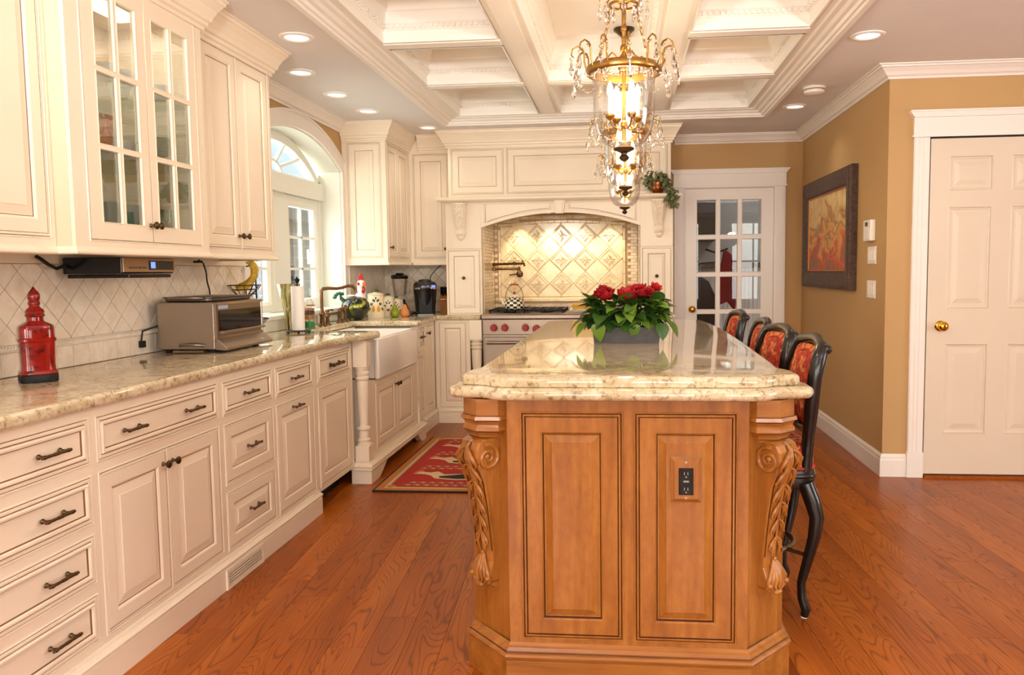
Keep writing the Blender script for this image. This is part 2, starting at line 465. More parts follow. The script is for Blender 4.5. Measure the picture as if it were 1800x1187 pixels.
# ---- left wall with the arched window opening
WY0, WY1, WZ0, WSP, WTOP = 4.55, 6.15, 0.99, 2.085, 2.285
WC = (WY0 + WY1) / 2
def arc(half, rise, z, n=24):                        # segmental arch, left to right
    R = (half * half + rise * rise) / (2 * rise); a = math.asin(min(1, half / R))
    return [(WC + R * sin(-a + 2 * a * k / n), z + rise - R + R * cos(-a + 2 * a * k / n)) for k in range(n + 1)]
mb = MB(frame(XW, 0, 0, '+X')); TH = 0.26
mb.box(-2.75, WY0, 0, ZC, -TH, 0); mb.box(WY1, YB + 0.15, 0, ZC, -TH, 0); mb.box(WY0, WY1, 0, WZ0, -TH, 0)
A = arc(0.8, WTOP - WSP, WSP)
for k in range(len(A) - 1): mb.prism([A[k], A[k + 1], (A[k + 1][0], ZC), (A[k][0], ZC)], -TH, 0)
struct(build(mb, 'wall_left', TAN))
# ---- back wall with the glazed door opening
mb = MB(frame(0, YB, 0, '-Y')); wall_cells(mb, XW, XR + 0.15, 0, ZC, [(0.547, 1.344, 0, 2.015)], -0.15, 0)
struct(build(mb, 'wall_back', TAN))
mb = MB(); mb.box(XR, XR + 0.15, YD, YB, 0, ZC); struct(build(mb, 'wall_right', TAN))
mb = MB(); mb.box(XR + 0.15, 4.95, YD, YD + 0.15, 0, ZC); struct(build(mb, 'wall_closet', TAN))
mb = MB(frame(4.95, 0, 0, '-X')); wall_cells(mb, -5.12, 2.75, 0, ZC, [(-2.9, -1.1, 0.6, 2.3)], -0.15, 0); struct(build(mb, 'wall_far', TAN))
mb = MB(frame(0, -2.6, 0, math.pi / 2)); wall_cells(mb, -5.1, 2.49, 0, ZC, [(-3.75, -2.25, 0.6, 2.3), (-1.65, -0.15, 0.6, 2.3), (0.45, 1.95, 0.6, 2.3)], -0.15, 0)
struct(build(mb, 'wall_front', TAN))
def added_window(name, M, a0, a1, b0, b1):  # windows added out of view to let the fill light in
    mb = MB(M); mb.rings(a0, a1, b0, b1, [(0, -0.1), (0, -0.05), (0.05, -0.05), (0.05, -0.1)]); mb.f.pop(); mb.m.pop()
    for k in (1, 2): a = a0 + (a1 - a0) * k / 3; mb.box(a - 0.015, a + 0.015, b0 + 0.04, b1 - 0.04, -0.095, -0.06)
    mb.box(a0 + .04, a1 - .04, (b0 + b1) / 2 - 0.02, (b0 + b1) / 2 + 0.02, -0.09, -0.062)
    w = struct(build(mb, name, WINWHITE))
    mb = MB(M); mb.box(a0 + 0.04, a1 - 0.04, b0 + 0.04, b1 - 0.04, -0.08, -0.076); build(mb, 'pane', PANE, w)
for i, a in enumerate((-3.75, -1.65, 0.45)): added_window('window_%d' % (i + 2), frame(0, -2.6, 0, math.pi / 2), a, a + 1.5, 0.6, 2.3)
added_window('window_5', frame(4.95, 0, 0, '-X'), -2.9, -1.1, 0.6, 2.3)

# ---- ceiling with coffered tray
TX0, TX1, TY0, TY1 = -1.40, 1.08, 2.1, 6.33
mb = MB()
mb.box(-2.49, TX0, -2.75, YB + 0.15, ZC, ZC + 0.05); mb.box(TX1, XR + 0.15, -2.75, YB + 0.15, ZC, ZC + 0.05); mb.box(XR + 0.15, 5.1, -2.75, YD + 0.15, ZC, ZC + 0.05)
mb.box(TX0, TX1, -2.75, TY0, ZC, ZC + 0.05); mb.box(TX0, TX1, TY1, YB + 0.15, ZC, ZC + 0.05)
ceiling = struct(build(mb, 'ceiling', CEIL))
mb = MB()
mb.sweep([(-0.035, 0.0), (-0.035, -0.010), (-0.028, -0.022), (0.0, -0.022), (0.006, -0.012), (0.018, -0.010), (0.026, 0.004), (0.045, 0.008), (0.06, 0.02), (0.085, 0.022), (0.095, 0.03), (0.13, 0.032), (0.13, 0.06)],
         [(TX0, TY0), (TX0, TY1), (TX1, TY1), (TX1, TY0)], True, ZC)
build(mb, 'tray_frame', TRAYW, ceiling, recalc=False)
IX0, IX1, IY0, IY1, ZB, ZP = -1.27, 0.95, 2.23, 6.20, 2.505, 2.76
mb = MB(); mb.box(IX0 - 0.1, IX0, IY0 - 0.1, IY1 + 0.1, ZB, ZP); mb.box(IX1, IX1 + 0.1, IY0 - 0.1, IY1 + 0.1, ZB, ZP); mb.box(IX0, IX1, IY0 - 0.1, IY0, ZB, ZP); mb.box(IX0, IX1, IY1, IY1 + 0.1, ZB, ZP)
build(mb, 'tray_side', TRAYW, ceiling)
mb = MB(); mb.box(IX0 - 0.1, IX1 + 0.1, IY0 - 0.1, IY1 + 0.1, ZP, ZP + 0.04); build(mb, 'coffer_panel', TRAYW, ceiling)
BX = [(-0.64, -0.48), (0.19, 0.35)]; BY = [(3.15, 3.28), (4.205, 4.335), (5.16, 5.29)]
def beam(x0, x1, y0, y1, alongx):
    mb = MB(); mb.box(x0, x1, y0, y1, ZB, ZP)
    if alongx: mb.box(x0, x1, y0 + 0.025, y1 - 0.025, ZB - 0.008, ZB)
    else: mb.box(x0 + 0.03, x1 - 0.03, y0, y1, ZB - 0.008, ZB)
    build(mb, 'ceiling_beam', TRAYW, ceiling)
for x0, x1 in BX: beam(x0, x1, IY0, IY1, False)
cells = []
for x0, x1, ys in ((IX0, BX[0][0], BY), (BX[0][1], BX[1][0], BY[2:]), (BX[1][1], IX1, BY)):
    for y0, y1 in ys: beam(x0, x1, y0, y1, True)
    e = [IY0] + [v for p in ys for v in p] + [IY1]
    for k in range(0, len(e), 2): cells.append((x0, x1, e[k], e[k + 1]))
den = MB()
for x0, x1, y0, y1 in cells:
    mb = MB()
    mb.sweep([(-0.001, -0.006), (0.010, -0.006), (0.012, 0.02), (0.012, 0.052), (0.020, 0.058), (0.020, 0.082), (0.027, 0.090), (0.032, 0.12), (0.036, 0.145), (0.044, 0.152), (0.056, 0.19), (0.066, 0.226), (0.070, 0.23), (0.070, 0.2549)],
             [(x0, y0), (x0, y1), (x1, y1), (x1, y0)], True, ZB)
    build(mb, 'coffer_moulding', TRAYW, ceiling, recalc=False)
    nx = int((x1 - x0 - 0.06) / 0.03); ny = int((y1 - y0 - 0.06) / 0.03)
    for i in range(nx + 1):
        x = x0 + 0.035 + i * 0.03
        for y in (y0 + 0.024, y1 - 0.024): den.box(x - 0.008, x + 0.008, y - 0.01, y + 0.01, ZB + 0.062, ZB + 0.08)
    for i in range(ny + 1):
        y = y0 + 0.035 + i * 0.03
        for x in (x0 + 0.024, x1 - 0.024): den.box(x - 0.01, x + 0.01, y - 0.008, y + 0.008, ZB + 0.062, ZB + 0.08)
o = build(den, 'dentil_band', TRAYW, ceiling, recalc=False); o['kind'] = 'stuff'

# ---- crown, baseboards, door casings
CROWN = [(0, -0.078), (0.010, -0.078), (0.014, -0.066), (0.026, -0.058), (0.038, -0.040), (0.056, -0.022), (0.064, -0.018), (0.066, -0.010), (0.078, -0.008), (0.078, -0.0005), (0, -0.0005)]
CROWN = [(o * 1.12, u * 1.0) for o, u in CROWN]
def trim(n, path):
    mb = MB(); mb.sweep(CROWN, path, False, ZC); struct(build(mb, 'trim_%d' % n, WHITE))
trim(1, [(XW, 4.128), (XW, 6.19)])
trim(2, [(0.46, YB), (XR, YB), (XR, YD), (4.95, YD)])
trim(3, [(4.95, YD), (4.95, -2.6), (-2.227, -2.6), (-2.227, 1.6)])
BASE = [(0, 0), (0.016, 0), (0.016, 0.1), (0.013, 0.112), (0.013, 0.124), (0.008, 0.134), (0.004, 0.14), (0, 0.14)]
def baseboard(nm, path):
    mb = MB(); mb.sweep(BASE, path, False, 0.0); struct(build(mb, 'baseboard_' + nm, WHITE))
baseboard('right', [(1.456, YB), (XR, YB), (XR, YD), (1.722, YD)])
baseboard('closet', [(2.77, YD), (4.95, YD)])
baseboard('far', [(4.95, YD - 0.02), (4.95, -2.6), (-2.22, -2.6), (-2.22, 1.5)])

def casing(door, a0, a1, zt, M, w=0.09):
    for s_, (p, q) in ((1, (a0 - w, a0)), (2, (a1, a1 + w))):
        mb = MB(M)
        mb.box(p, q, 0.0, zt, 0, 0.018); d = 0.014
        mb.box(p + 0.004, p + 0.018, 0.15, zt, 0.018, 0.024) if s_ == 1 else mb.box(q - 0.018, q - 0.004, 0.15, zt, 0.018, 0.024)
        mb.box(p + 0.03, p + 0.036, 0.15, zt, 0.018, 0.021); mb.box(q - 0.036, q - 0.03, 0.15, zt, 0.018, 0.021)
        mb.box(p - 0.003, q + 0.003, 0, 0.155, 0.0, 0.027)
        build(mb, 'casing', WHITE, door)
    mb = MB(M); mb.box(a0 - w - 0.004, a1 + w + 0.004, zt, zt + 0.115, 0, 0.024)
    mb.box(a0 - w - 0.012, a1 + w + 0.012, zt, zt + 0.012, 0, 0.030)
    mb.prism([(a0 - w - 0.006, zt + 0.115), (a1 + w + 0.006, zt + 0.115), (a1 + w + 0.03, zt + 0.145), (a0 - w - 0.03, zt + 0.145)], 0, 0.04)
    mb.box(a0 - w - 0.032, a1 + w + 0.032, zt + 0.145, zt + 0.155, 0, 0.05)
    build(mb, 'casing_header', WHITE, door)
KNOBP = [(0.0, 0.0), (0.03, 0.0), (0.032, 0.004), (0.026, 0.009), (0.012, 0.012), (0.011, 0.028), (0.02, 0.036), (0.029, 0.046), (0.03, 0.056), (0.024, 0.066), (0.012, 0.071), (0.0, 0.072)]
# six-panel door on the right
M = frame(0, YD, 0, '-Y'); DX0, DX1 = 1.822, 2.672
mb = MB(M); mb.box(DX0 - 0.008, DX1 + 0.008, 0.0, 2.05, 0, 0.002)
door1 = struct(build(mb, 'door_1', pmat('door_gap_shadow', srgb(60, 44, 34), 0.8)))
cols = [(1.928, 2.178), (2.282, 2.532)]; rows = [(0.27, 0.825), (1.03, 1.642), (1.732, 1.94)]
mb = MB(M); wall_cells(mb, DX0, DX1, 0.022, 2.04, [(a, b, c, d) for a, b in cols for c, d in rows], 0.002, 0.014)
build(mb, 'door_leaf', DOORP, door1)
for a, b in cols:
    for c, d in rows:
        mb = MB(M); mb.rings(a, b, c, d, [(0, 0.014), (0.007, 0.016), (0.010, 0.009), (0.018, 0.007), (0.022, 0.004), (0.034, 0.004), (0.062, 0.011)])
        build(mb, 'door_panel', DOORP, door1)
mb = MB(M); mb.lathe([(r, z) for r, z in KNOBP], 20, (1.899, 0.928, 0.014)); mb.box(1.893, 1.905, 0.918, 0.938, 0.085, 0.088)
build(mb, 'door_knob', POLBRASS, door1, 40)
mb = MB(M); mb.box(DX0, DX1, 0.0, 0.014, 0, 0.045); build(mb, 'threshold', OAKF, door1)
casing(door1, DX0 - 0.008, DX1 + 0.008, 2.05, M)
# glazed fifteen-light door in the back wall
M = frame(0, YB, 0, '-Y'); A0, A1 = 0.560, 1.331
mb = MB(M); mb.box(0.547, 0.559, 0, 2.015, -0.15, 0.0); mb.box(1.332, 1.344, 0, 2.015, -0.15, 0.0); mb.box(0.559, 1.332, 2.004, 2.015, -0.15, 0)
door2 = struct(build(mb, 'door_2', WHITE))
G0, G1, GB, GT = 0.657, 1.231, 0.232, 1.908; mw = 0.03
pa = [G0 + (G1 - G0) * k / 3 for k in range(4)]; pb = [GB + (GT - GB) * k / 5 for k in range(6)]
holes = [(pa[i] + (mw / 2 if i else 0), pa[i + 1] - (mw / 2 if i < 2 else 0), pb[j] + (mw / 2 if j else 0), pb[j + 1] - (mw / 2 if j < 4 else 0)) for i in range(3) for j in range(5)]
mb = MB(M); wall_cells(mb, A0, A1, 0.012, 2.002, holes, -0.04, -0.004)
build(mb, 'door_leaf', WHITE, door2)
for a, b, c, d in holes:
    mb = MB(M); mb.rings(a, b, c, d, [(0, -0.004), (0.0, 0.0), (0.006, -0.003), (0.008, -0.018)]); mb.f.pop(); mb.m.pop(); build(mb, 'glazing_bead', WHITE, door2, recalc=False)
    mb = MB(M); mb.box(a, b, c, d, -0.022, -0.018); build(mb, 'pane', PANE, door2)
mb = MB(M); mb.lathe(KNOBP, 18, (0.620, 0.925, -0.004)); build(mb, 'door_knob', POLBRASS, door2, 40)
casing(door2, 0.547, 1.344, 2.015, M)
mb = MB(M); mb.rings(0.54, 1.351, -0.005, 2.022, [(0, 0.019), (0, 0.024), (0.014, 0.022), (0.016, 0.004)]); mb.f.pop(); mb.m.pop(); build(mb, 'stop_bead', WHITE, door2, recalc=False)
# the little mudroom seen through the glass
HALL = paint('mudroom_paint', srgb(190, 186, 178), 0.7); HDARK = pmat('mudroom_dark_paint', srgb(70, 62, 52), 0.7)
mb = MB(); mb.box(-0.35, 2.45, 9.7, 9.8, 0, ZC); struct(build(mb, 'wall_mudroom_back', HALL))
mb = MB(); mb.box(-0.45, -0.35, YB + 0.15, 9.8, 0, ZC); struct(build(mb, 'wall_mudroom_left', HALL))
mb = MB(); mb.box(2.45, 2.55, YB + 0.15, 9.8, 0, ZC); struct(build(mb, 'wall_mudroom_right', HALL))
mb = MB(); mb.box(-0.45, 2.55, YB + 0.15, 9.8, ZC, ZC + 0.05); struct(build(mb, 'ceiling_mudroom', CEIL))
light('POINT', 'mudroom_fill', (1.6, 8.6, 2.25), 9, (0.9, 0.95, 1.0), radius=0.1)  # unseen light added to lift the dim mudroom
t = thing('hall_bench', 'white bench with beadboard back seen through the glazed door', 'bench', (1.15, 9.45, 0))
mb = MB(); mb.box(0.5, 1.75, 9.25, 9.69, 0.40, 0.45); build(mb, 'bench_seat', WHITE, t)
mb = MB(); mb.box(0.5, 1.75, 9.3, 9.69, 0.0, 0.40); build(mb, 'bench_box', WHITE, t)
for k in range(25):
    mb = MB(); x = 0.5 + k * 0.05; mb.box(x, x + 0.047, 9.672, 9.69, 0.45, 1.30); build(mb, 'beadboard_slat', WHITE, t, bevel=0.003, seg=1)
mb = MB(); mb.box(0.48, 1.77, 9.60, 9.695, 1.30, 1.36); build(mb, 'rail', DARKSTEEL, t)
mb = MB(); mb.box(0.42, 1.08, 9.35, 9.69, 1.62, 2.25); mb.box(0.45, 1.05, 9.33, 9.35, 1.65, 2.22); tag(build(mb, 'wall_cupboard', HDARK), 'dark brown wall cupboard hanging above the mudroom bench', 'cupboard')
mb = MB(); R = [(0.10, 0.0), (0.17, 0.05), (0.19, 0.3), (0.17, 0.6), (0.12, 0.74), (0.05, 0.80), (0.0, 0.82)]
mb.lathe(R, 14, (0, 0, 0)); mb.v = [(x * 1.2 + 0.02 * sin(z * 12), y * 0.7, z) for x, y, z in mb.v]; mb.v = [(x + 0.74, y + 8.45, z + 0.42) for x, y, z in mb.v]
mb.tube([(0.74, 8.45, 1.21), (0.76, 8.46, 1.3), (0.80, 8.47, 1.34)], 0.012, 6)
ct = build(mb, 'black_coat', BLACKM, smooth=50); tag(ct, 'black coat hanging on the stand behind the glazed door', 'coat')
mb = MB(); mb.tube([(1.0, 8.67, 0), (1.0, 8.67, 1.75)], 0.016, 8); mb.tube([(1.0, 8.67, 1.36), (0.80, 8.47, 1.345)], 0.008, 6); mb.lathe([(0.2, 0), (0.2, 0.02), (0.03, 0.05), (0, 0.05)], 14, (1.0, 8.67, 0)); mb.tube([(1.1, 8.55, 1.50), (1.0, 8.67, 1.46), (0.9, 8.79, 1.5)], 0.01, 6)
tag(build(mb, 'coat_stand', IRON), 'dark coat stand behind the glazed door', 'coat stand')
mb = MB(); mb.prism([(1.06, 1.50), (1.14, 1.44), (1.20, 1.06), (1.18, 0.84), (1.10, 0.94), (1.0, 0.90), (1.0, 1.14)], 0, 0.05); mb.v = [(x, 8.5 + z + 0.05 * (1.5 - y), y) for x, y, z in mb.v]
tag(build(mb, 'red_scarf', pmat('red_wool', srgb(140, 26, 38), 0.9), bevel=0.012), 'red scarf hanging behind the glazed door', 'scarf')

# ---- arched window over the sink
win = MB(frame(XW, 0, 0, '+X')); XG = -0.175
mb = MB(frame(XW, 0, 0, '+X'))
Ao = arc(0.9, 0.25, 2.143); Ai = arc(0.795, WTOP - WSP - 0.004, WSP)
out = [(WC - 0.9, ZT)] + Ao + [(WC + 0.9, ZT)]; inn = [(WC - 0.795, ZT)] + Ai + [(WC + 0.795, ZT)]
for k in range(len(out) - 1):
    mb.prism([out[k], out[k + 1], inn[k + 1], inn[k]], 0, 0.018)
    def lerp(a, b, t): return (a[0] + (b[0] - a[0]) * t, a[1] + (b[1] - a[1]) * t)
    mb.prism([out[k], out[k + 1], lerp(out[k + 1], inn[k + 1], .14), lerp(out[k], inn[k], .14)], 0.018, 0.026)
    mb.prism([lerp(out[k], inn[k], .86), lerp(out[k + 1], inn[k + 1], .86), inn[k + 1], inn[k]], 0.018, 0.023)
window1 = struct(build(mb, 'window_1', WHITE, recalc=True))
mb = MB(frame(XW, 0, 0, '+X'))                       # white lined reveal
for k in range(len(Ai) - 1):
    p, q = Ai[k], Ai[k + 1]; mb.prism([p, q, (q[0], q[1] - 0.008), (p[0], p[1] - 0.008)], -TH, 0.0)
mb.box(WY0 + 0.001, WY0 + 0.012, WZ0, WSP, -TH, 0); mb.box(WY1 - 0.012, WY1 - 0.001, WZ0, WSP, -TH, 0)
build(mb, 'reveal_lining', WINWHITE, window1)
mb = MB(frame(XW, 0, 0, '+X')); mb.box(WY0 + 0.001, WY1 - 0.001, WZ0 + 0.001, WZ0 + 0.03, -TH, 0.03); build(mb, 'window_sill', WINWHITE, window1, bevel=0.006)
mb = MB(frame(XW, 0, 0, '+X')); mb.box(WY0 + 0.001, WY1 - 0.001, ZT + 0.001, WZ0, 0.001, 0.014); build(mb, 'window_apron', WINWHITE, window1)
mb = MB(frame(XW, 0, 0, '+X')); mb.box(WY0 + 0.012, WY1 - 0.012, 1.855, 1.985, -TH + 0.02, XG + 0.05); mb.box(5.24, 5.47, WZ0 + 0.03, 1.855, XG - 0.05, XG + 0.02)
mb.box(WY0 + 0.012, WY0 + 0.06, WZ0 + 0.03, 2.06, XG - 0.05, XG + 0.02); mb.box(WY1 - 0.06, WY1 - 0.012, WZ0 + 0.03, 2.06, XG - 0.05, XG + 0.02)
build(mb, 'window_frame', WINWHITE, window1, bevel=0.006)
for y0, y1 in ((4.615, 5.24), (5.47, 6.085)):
    mb = MB(frame(XW, 0, 0, '+X')); g0, g1, b0, b1 = y0 + 0.075, y1 - 0.075, 1.09, 1.79
    mb.rings(y0, y1, 1.025, 1.85, [(0, XG - 0.03), (0, XG + 0.015), (0.05, XG + 0.015), (0.072, XG), (0.075, XG - 0.03)]); mb.f.pop(); mb.m.pop()
    gw = (g1 - g0) / 2; gh = (b1 - b0) / 3
    mb.box((g0 + g1) / 2 - 0.009, (g0 + g1) / 2 + 0.009, b0, b1, XG - 0.02, XG + 0.0)
    for k in (1, 2): mb.box(g0, g1, b0 + gh * k - 0.009, b0 + gh * k + 0.009, XG - 0.02, XG)
    sh = build(mb, 'casement_sash', WINWHITE, window1, recalc=False)
    for i in range(2):
        for j in range(3):
            mb = MB(frame(XW, 0, 0, '+X')); mb.box(g0 + gw * i, g0 + gw * (i + 1), b0 + gh * j, b0 + gh * (j + 1), XG - 0.014, XG - 0.010); build(mb, 'pane', PANE, sh)
mb = MB(frame(XW, 0, 0, '+X')); mb.box(5.84, 5.855, 1.36, 1.47, XG + 0.01, XG + 0.03); mb.tube([(5.85, 1.47, XG + 0.03), (5.85, 1.43, XG + 0.05), (5.85, 1.36, XG + 0.035)], 0.005, 6); build(mb, 'sash_lock', WINWHITE, window1)
# fanlight
mb = MB(frame(XW, 0, 0, '+X')); f1 = arc(0.78, 0.29, 1.985); f1i = arc(0.70, 0.225, 1.985)
for k in range(len(f1) - 1): mb.prism([f1[k], f1[k + 1], f1i[k + 1], f1i[k]], XG - 0.04, XG + 0.02)
mb.box(WC - 0.7, WC + 0.7, 1.980, 2.0, XG - 0.03, XG + 0.01)
for a in (-50, -18, 18, 50):
    t_ = radians(a); p0 = (WC + 0.10 * sin(t_), 2.0 + 0.06 * cos(t_)); 
    p1 = min(f1i, key=lambda q: abs(math.atan2(q[0] - WC, (q[1] - 1.985) * 2.4) - t_))
    mb.tube([(p0[0], p0[1], XG - 0.012), (p1[0], p1[1], XG - 0.012)], 0.011, 6)
fs_ = arc(0.14, 0.08, 1.998, 8); mb.tube([(a, b, XG - 0.012) for a, b in fs_], 0.011, 6)
fan = build(mb, 'fanlight', WINWHITE, window1)
mb = MB(frame(XW, 0, 0, '+X')); mb.prism(f1i + [(WC + 0.7, 1.985), (WC - 0.7, 1.985)], XG - 0.022, XG - 0.018); build(mb, 'pane', PANE, fan)

# ---- outside the window: ground, brick house and trees
mb = MB(); mb.box(-40, -2.5, -20, 40, -0.4, -0.3); g = struct(build(mb, 'ground_outside', pmat('lawn', srgb(96, 104, 70), 0.9)))
BR = pmat('grey_brick', srgb(150, 138, 128), 0.9); bt = N(BR, 'ShaderNodeTexBrick'); bt.inputs['Scale'].default_value = 3.0
bt.inputs['Color1'].default_value = srgb(158, 146, 136); bt.inputs['Color2'].default_value = srgb(128, 112, 100); bt.inputs['Mortar'].default_value = srgb(196, 190, 180)
L(BR, coords(BR, (1, 1, 1), False, (radians(90), 0, radians(90))), bt.inputs['Vector']); setcol(BR, bt.outputs['Color'])
t = thing('neighbour_house', 'grey brick house side outside the arched window', 'house', (-5.5, 9.0, -0.3))
mb = MB(); mb.box(-8.5, -4.6, 7.6, 15.0, -0.3, 2.0); build(mb, 'brick_wall', BR, t)
mb = MB(); mb.prism([(7.3, 2.0), (15.3, 2.0), (15.3, 2.15), (7.3, 2.15)], -8.8, -4.3); mb.v = [(z, x, y) for x, y, z in mb.v]; build(mb, 'eaves', DARKSTEEL, t)
mb = MB(); mb.tube([(-4.52, 8.5, -0.3), (-4.52, 8.5, 2.0)], 0.05, 8); build(mb, 'downpipe', WINWHITE, t)
LEAFM = tile_mat('tree_leaves', srgb(150, 150, 100), srgb(96, 104, 62), 0.7); BARK = pmat('bark', srgb(86, 70, 58), 0.9)
for i, (x, y, h, rr) in enumerate(((-7.5, 5.6, 6.0, 2.2), (-11.5, 9.2, 7.5, 2.4), (-9.4, 14.2, 7.0, 2.0), (-14, 20.0, 9, 3.0))):
    t = thing('garden_tree', ('slender tree closest to the window outside', 'broad leafy tree beyond the lawn outside the window', 'leafy tree over the roof of the brick house', 'tall tree farthest behind the brick house')[i], 'tree', (x, y, -0.3))
    mb = MB(); mb.tube([(x, y, -0.3), (x + .1, y, h * 0.4), (x - .1, y + .1, h * 0.75)], [0.16, 0.11, 0.05], 8)
    for k in range(9):
        a = k * 0.7; z = h * (0.3 + 0.05 * k); mb.tube([(x, y, z), (x + rr * .45 * cos(a), y + rr * .45 * sin(a), z + 0.7), (x + rr * .8 * cos(a), y + rr * .8 * sin(a), z + 1.0)], [0.05, 0.03, 0.01], 5)
    build(mb, 'trunk', BARK, t)
    mb = MB()
    for k in range(1500):
        d = Vector((rnd.gauss(0, 1), rnd.gauss(0, 1), rnd.gauss(0, 1))).normalized() * rr * rnd.random() ** 0.45
        c = Vector((x, y, h * 0.66)) + Vector((d.x, d.y, d.z * 0.95)); e = Vector((rnd.gauss(0, 1), rnd.gauss(0, 1), rnd.gauss(0, 1))).normalized() * 0.075; g_ = Vector((rnd.gauss(0, 1), rnd.gauss(0, 1), rnd.gauss(0, 1))).normalized() * 0.055
        mb.quad([c - e, c + g_, c + e, c - g_])
    o = build(mb, 'foliage', LEAFM, t, recalc=False); o['kind'] = 'stuff'

# ---- recessed ceiling lamps
def downlight(x, y, lab, power=7):
    t = thing('ceiling_downlight', lab, 'downlight', (x, y, ZC - 0.012), 'recessed ceiling downlights')
    mb = MB(); mb.lathe([(0.060, -0.001), (0.064, -0.007), (0.076, -0.008), (0.086, -0.003), (0.086, 0.0)], 28, (x, y, ZC), caps=False); build(mb, 'trim_ring', TRAYW, t, 60)
    mb = MB(); mb.lathe([(0.0, -0.002), (0.062, -0.002)], 28, (x, y, ZC), caps=False); build(mb, 'lens', LAMPDISC, t)
    light('SPOT', 'downlight_beam', (x, y, ZC - 0.02), power, (1, 0.90, 0.78), (0, 0, 0), spot=130, radius=0.06, blend=0.9)
downlight(-1.63, 3.943, 'recessed white downlight in front of the plain wall cabinet')
downlight(-1.892, 4.619, 'recessed white downlight beside the end of the wall cabinets')
downlight(-1.894, 5.212, 'recessed white downlight before the arched window, nearer its middle')
downlight(-1.862, 5.765, 'recessed white downlight before the corner cabinet by the window')
downlight(-1.59, 6.482, 'recessed white downlight tucked beside the range hood crown')
downlight(1.255, 4.302, 'large recessed white downlight above the floor near the closet door')
downlight(1.263, 6.074, 'recessed white downlight behind the smoke alarm')
x, y = 1.26, 5.47
t = thing('smoke_alarm', 'round white smoke alarm on the ceiling between two downlights', 'smoke alarm', (x, y, ZC - 0.045))
mb = MB(); mb.lathe([(0.072, 0), (0.072, -0.014), (0.060, -0.016)], 28, (x, y, ZC)); build(mb, 'base', WHITE, t, 40)
mb = MB(); mb.lathe([(0.060, -0.014), (0.062, -0.018), (0.066, -0.022), (0.064, -0.038), (0.045, -0.047), (0, -0.048)], 28, (x, y, ZC)); build(mb, 'cover', WHITE, t, 40)
mb = MB(); mb.lathe([(0.0625, -0.0165), (0.0655, -0.0195)], 28, (x, y, ZC), caps=False); build(mb, 'slot', DARKSTEEL, t)

# two torchieres added out of view beside the camera, standing in for bounce flash
for i, (x, y, lab) in enumerate(((-1.0, 0.3, 'added bronze torchiere, an unseen fill uplight by the drawer end of the room'), (1.9, 0.3, 'added bronze torchiere, an unseen fill uplight on the open side of the room'))):
    t = thing('added_torchiere', lab, 'added fill lamp', (x, y, 0))
    mb = MB(); mb.lathe([(0, 0.001), (0.14, 0.001), (0.14, 0.02), (0.03, 0.045), (0, 0.045)], 24, (x, y, 0)); build(mb, 'base', BRONZE, t, 45)
    mb = MB(); mb.tube([(x, y, 0.04), (x, y, 1.70)], 0.014, 10); build(mb, 'pole', BRONZE, t, 50)
    mb = MB(); mb.lathe([(0.015, 1.68), (0.06, 1.70), (0.13, 1.75), (0.17, 1.80), (0.165, 1.80), (0.12, 1.755), (0.05, 1.71), (0, 1.70)], 28, (x, y, 0)); build(mb, 'uplight_bowl', WHITE, t, 60)
    light('SPOT', 'bounce_fill', (x, y, 1.84), UPFILL, (1, 0.985, 0.97), (radians(180 - 42), 0, 0), spot=150, radius=0.09, blend=0.6)
# ================================================================ CABINETS
FLAT = [(0, -0.012), (0, 0.001), (0.002, 0.003), (0.009, 0.003), (0.0105, 0.0), (0.013, 0.0, 1), (0.0145, 0.005), (0.018, 0.0075), (0.024, 0.0065), (0.027, 0.001), (0.030, -0.003, 1), (0.032, -0.003)]
RAISED = [(0, -0.012), (0, 0.0005), (0.002, 0.002), (0.008, 0.002), (0.0092, 0.0005, 1), (0.0105, 0.002), (0.052, 0.002), (0.057, -0.001), (0.060, -0.005), (0.0625, -0.0065, 1), (0.066, -0.0065), (0.092, -0.0005), (0.0935, 0.0015)]
RAISEDN = [(0, -0.012), (0, 0.0005), (0.002, 0.002), (0.038, 0.002), (0.042, -0.001), (0.045, -0.005), (0.0475, -0.0065, 1), (0.050, -0.0065), (0.068, -0.0005), (0.0695, 0.0015)]
def scale_rings(rg, k): return [(q[0] * k,) + tuple(q[1:]) for q in rg]
def pull(M, a, b, c, parent, ln=0.11, mat=BRONZE, r=0.0055, vert=False):
    mb = MB(M); h = ln / 2; rr = r
    pts = [-h, -h * .93, -h * .86, -h * .8, -h * .6, -h * .52, -h * .2, -h * .1, 0, h * .1, h * .2, h * .52, h * .6, h * .8, h * .86, h * .93, h]
    rad = [rr * .3, rr * .9, rr * .6, rr * 1.2, rr * .8, rr * .95, rr * .8, rr * 1.05, rr * .9, rr * 1.05, rr * .8, rr * .95, rr * .8, rr * 1.2, rr * .6, rr * .9, rr * .3]
    z = 0.024
    mb.tube([((a, b + p, c + z) if vert else (a + p, b, c + z)) for p in pts], rad, 8)
    for s_ in (-1, 1):
        q = (a, b + s_ * h * .68) if vert else (a + s_ * h * .68, b)
        mb.lathe([(rr * 1.5, 0), (rr * 1.5, 0.003), (rr * .8, 0.007), (rr * .75, 0.016), (rr * 1.1, z)], 8, (q[0], q[1], c))
    return build(mb, 'pull', mat, parent, 50)
def knob(M, a, b, c, parent, mat=BRONZE, k=1.0):
    mb = MB(M); mb.lathe([(0.008 * k, 0), (0.008 * k, 0.003), (0.005 * k, 0.006), (0.0045 * k, 0.014), (0.010 * k, 0.018), (0.0145 * k, 0.023), (0.0145 * k, 0.027), (0.009 * k, 0.031), (0, 0.032)], 14, (a, b, c))
    return build(mb, 'knob', mat, parent, 45)
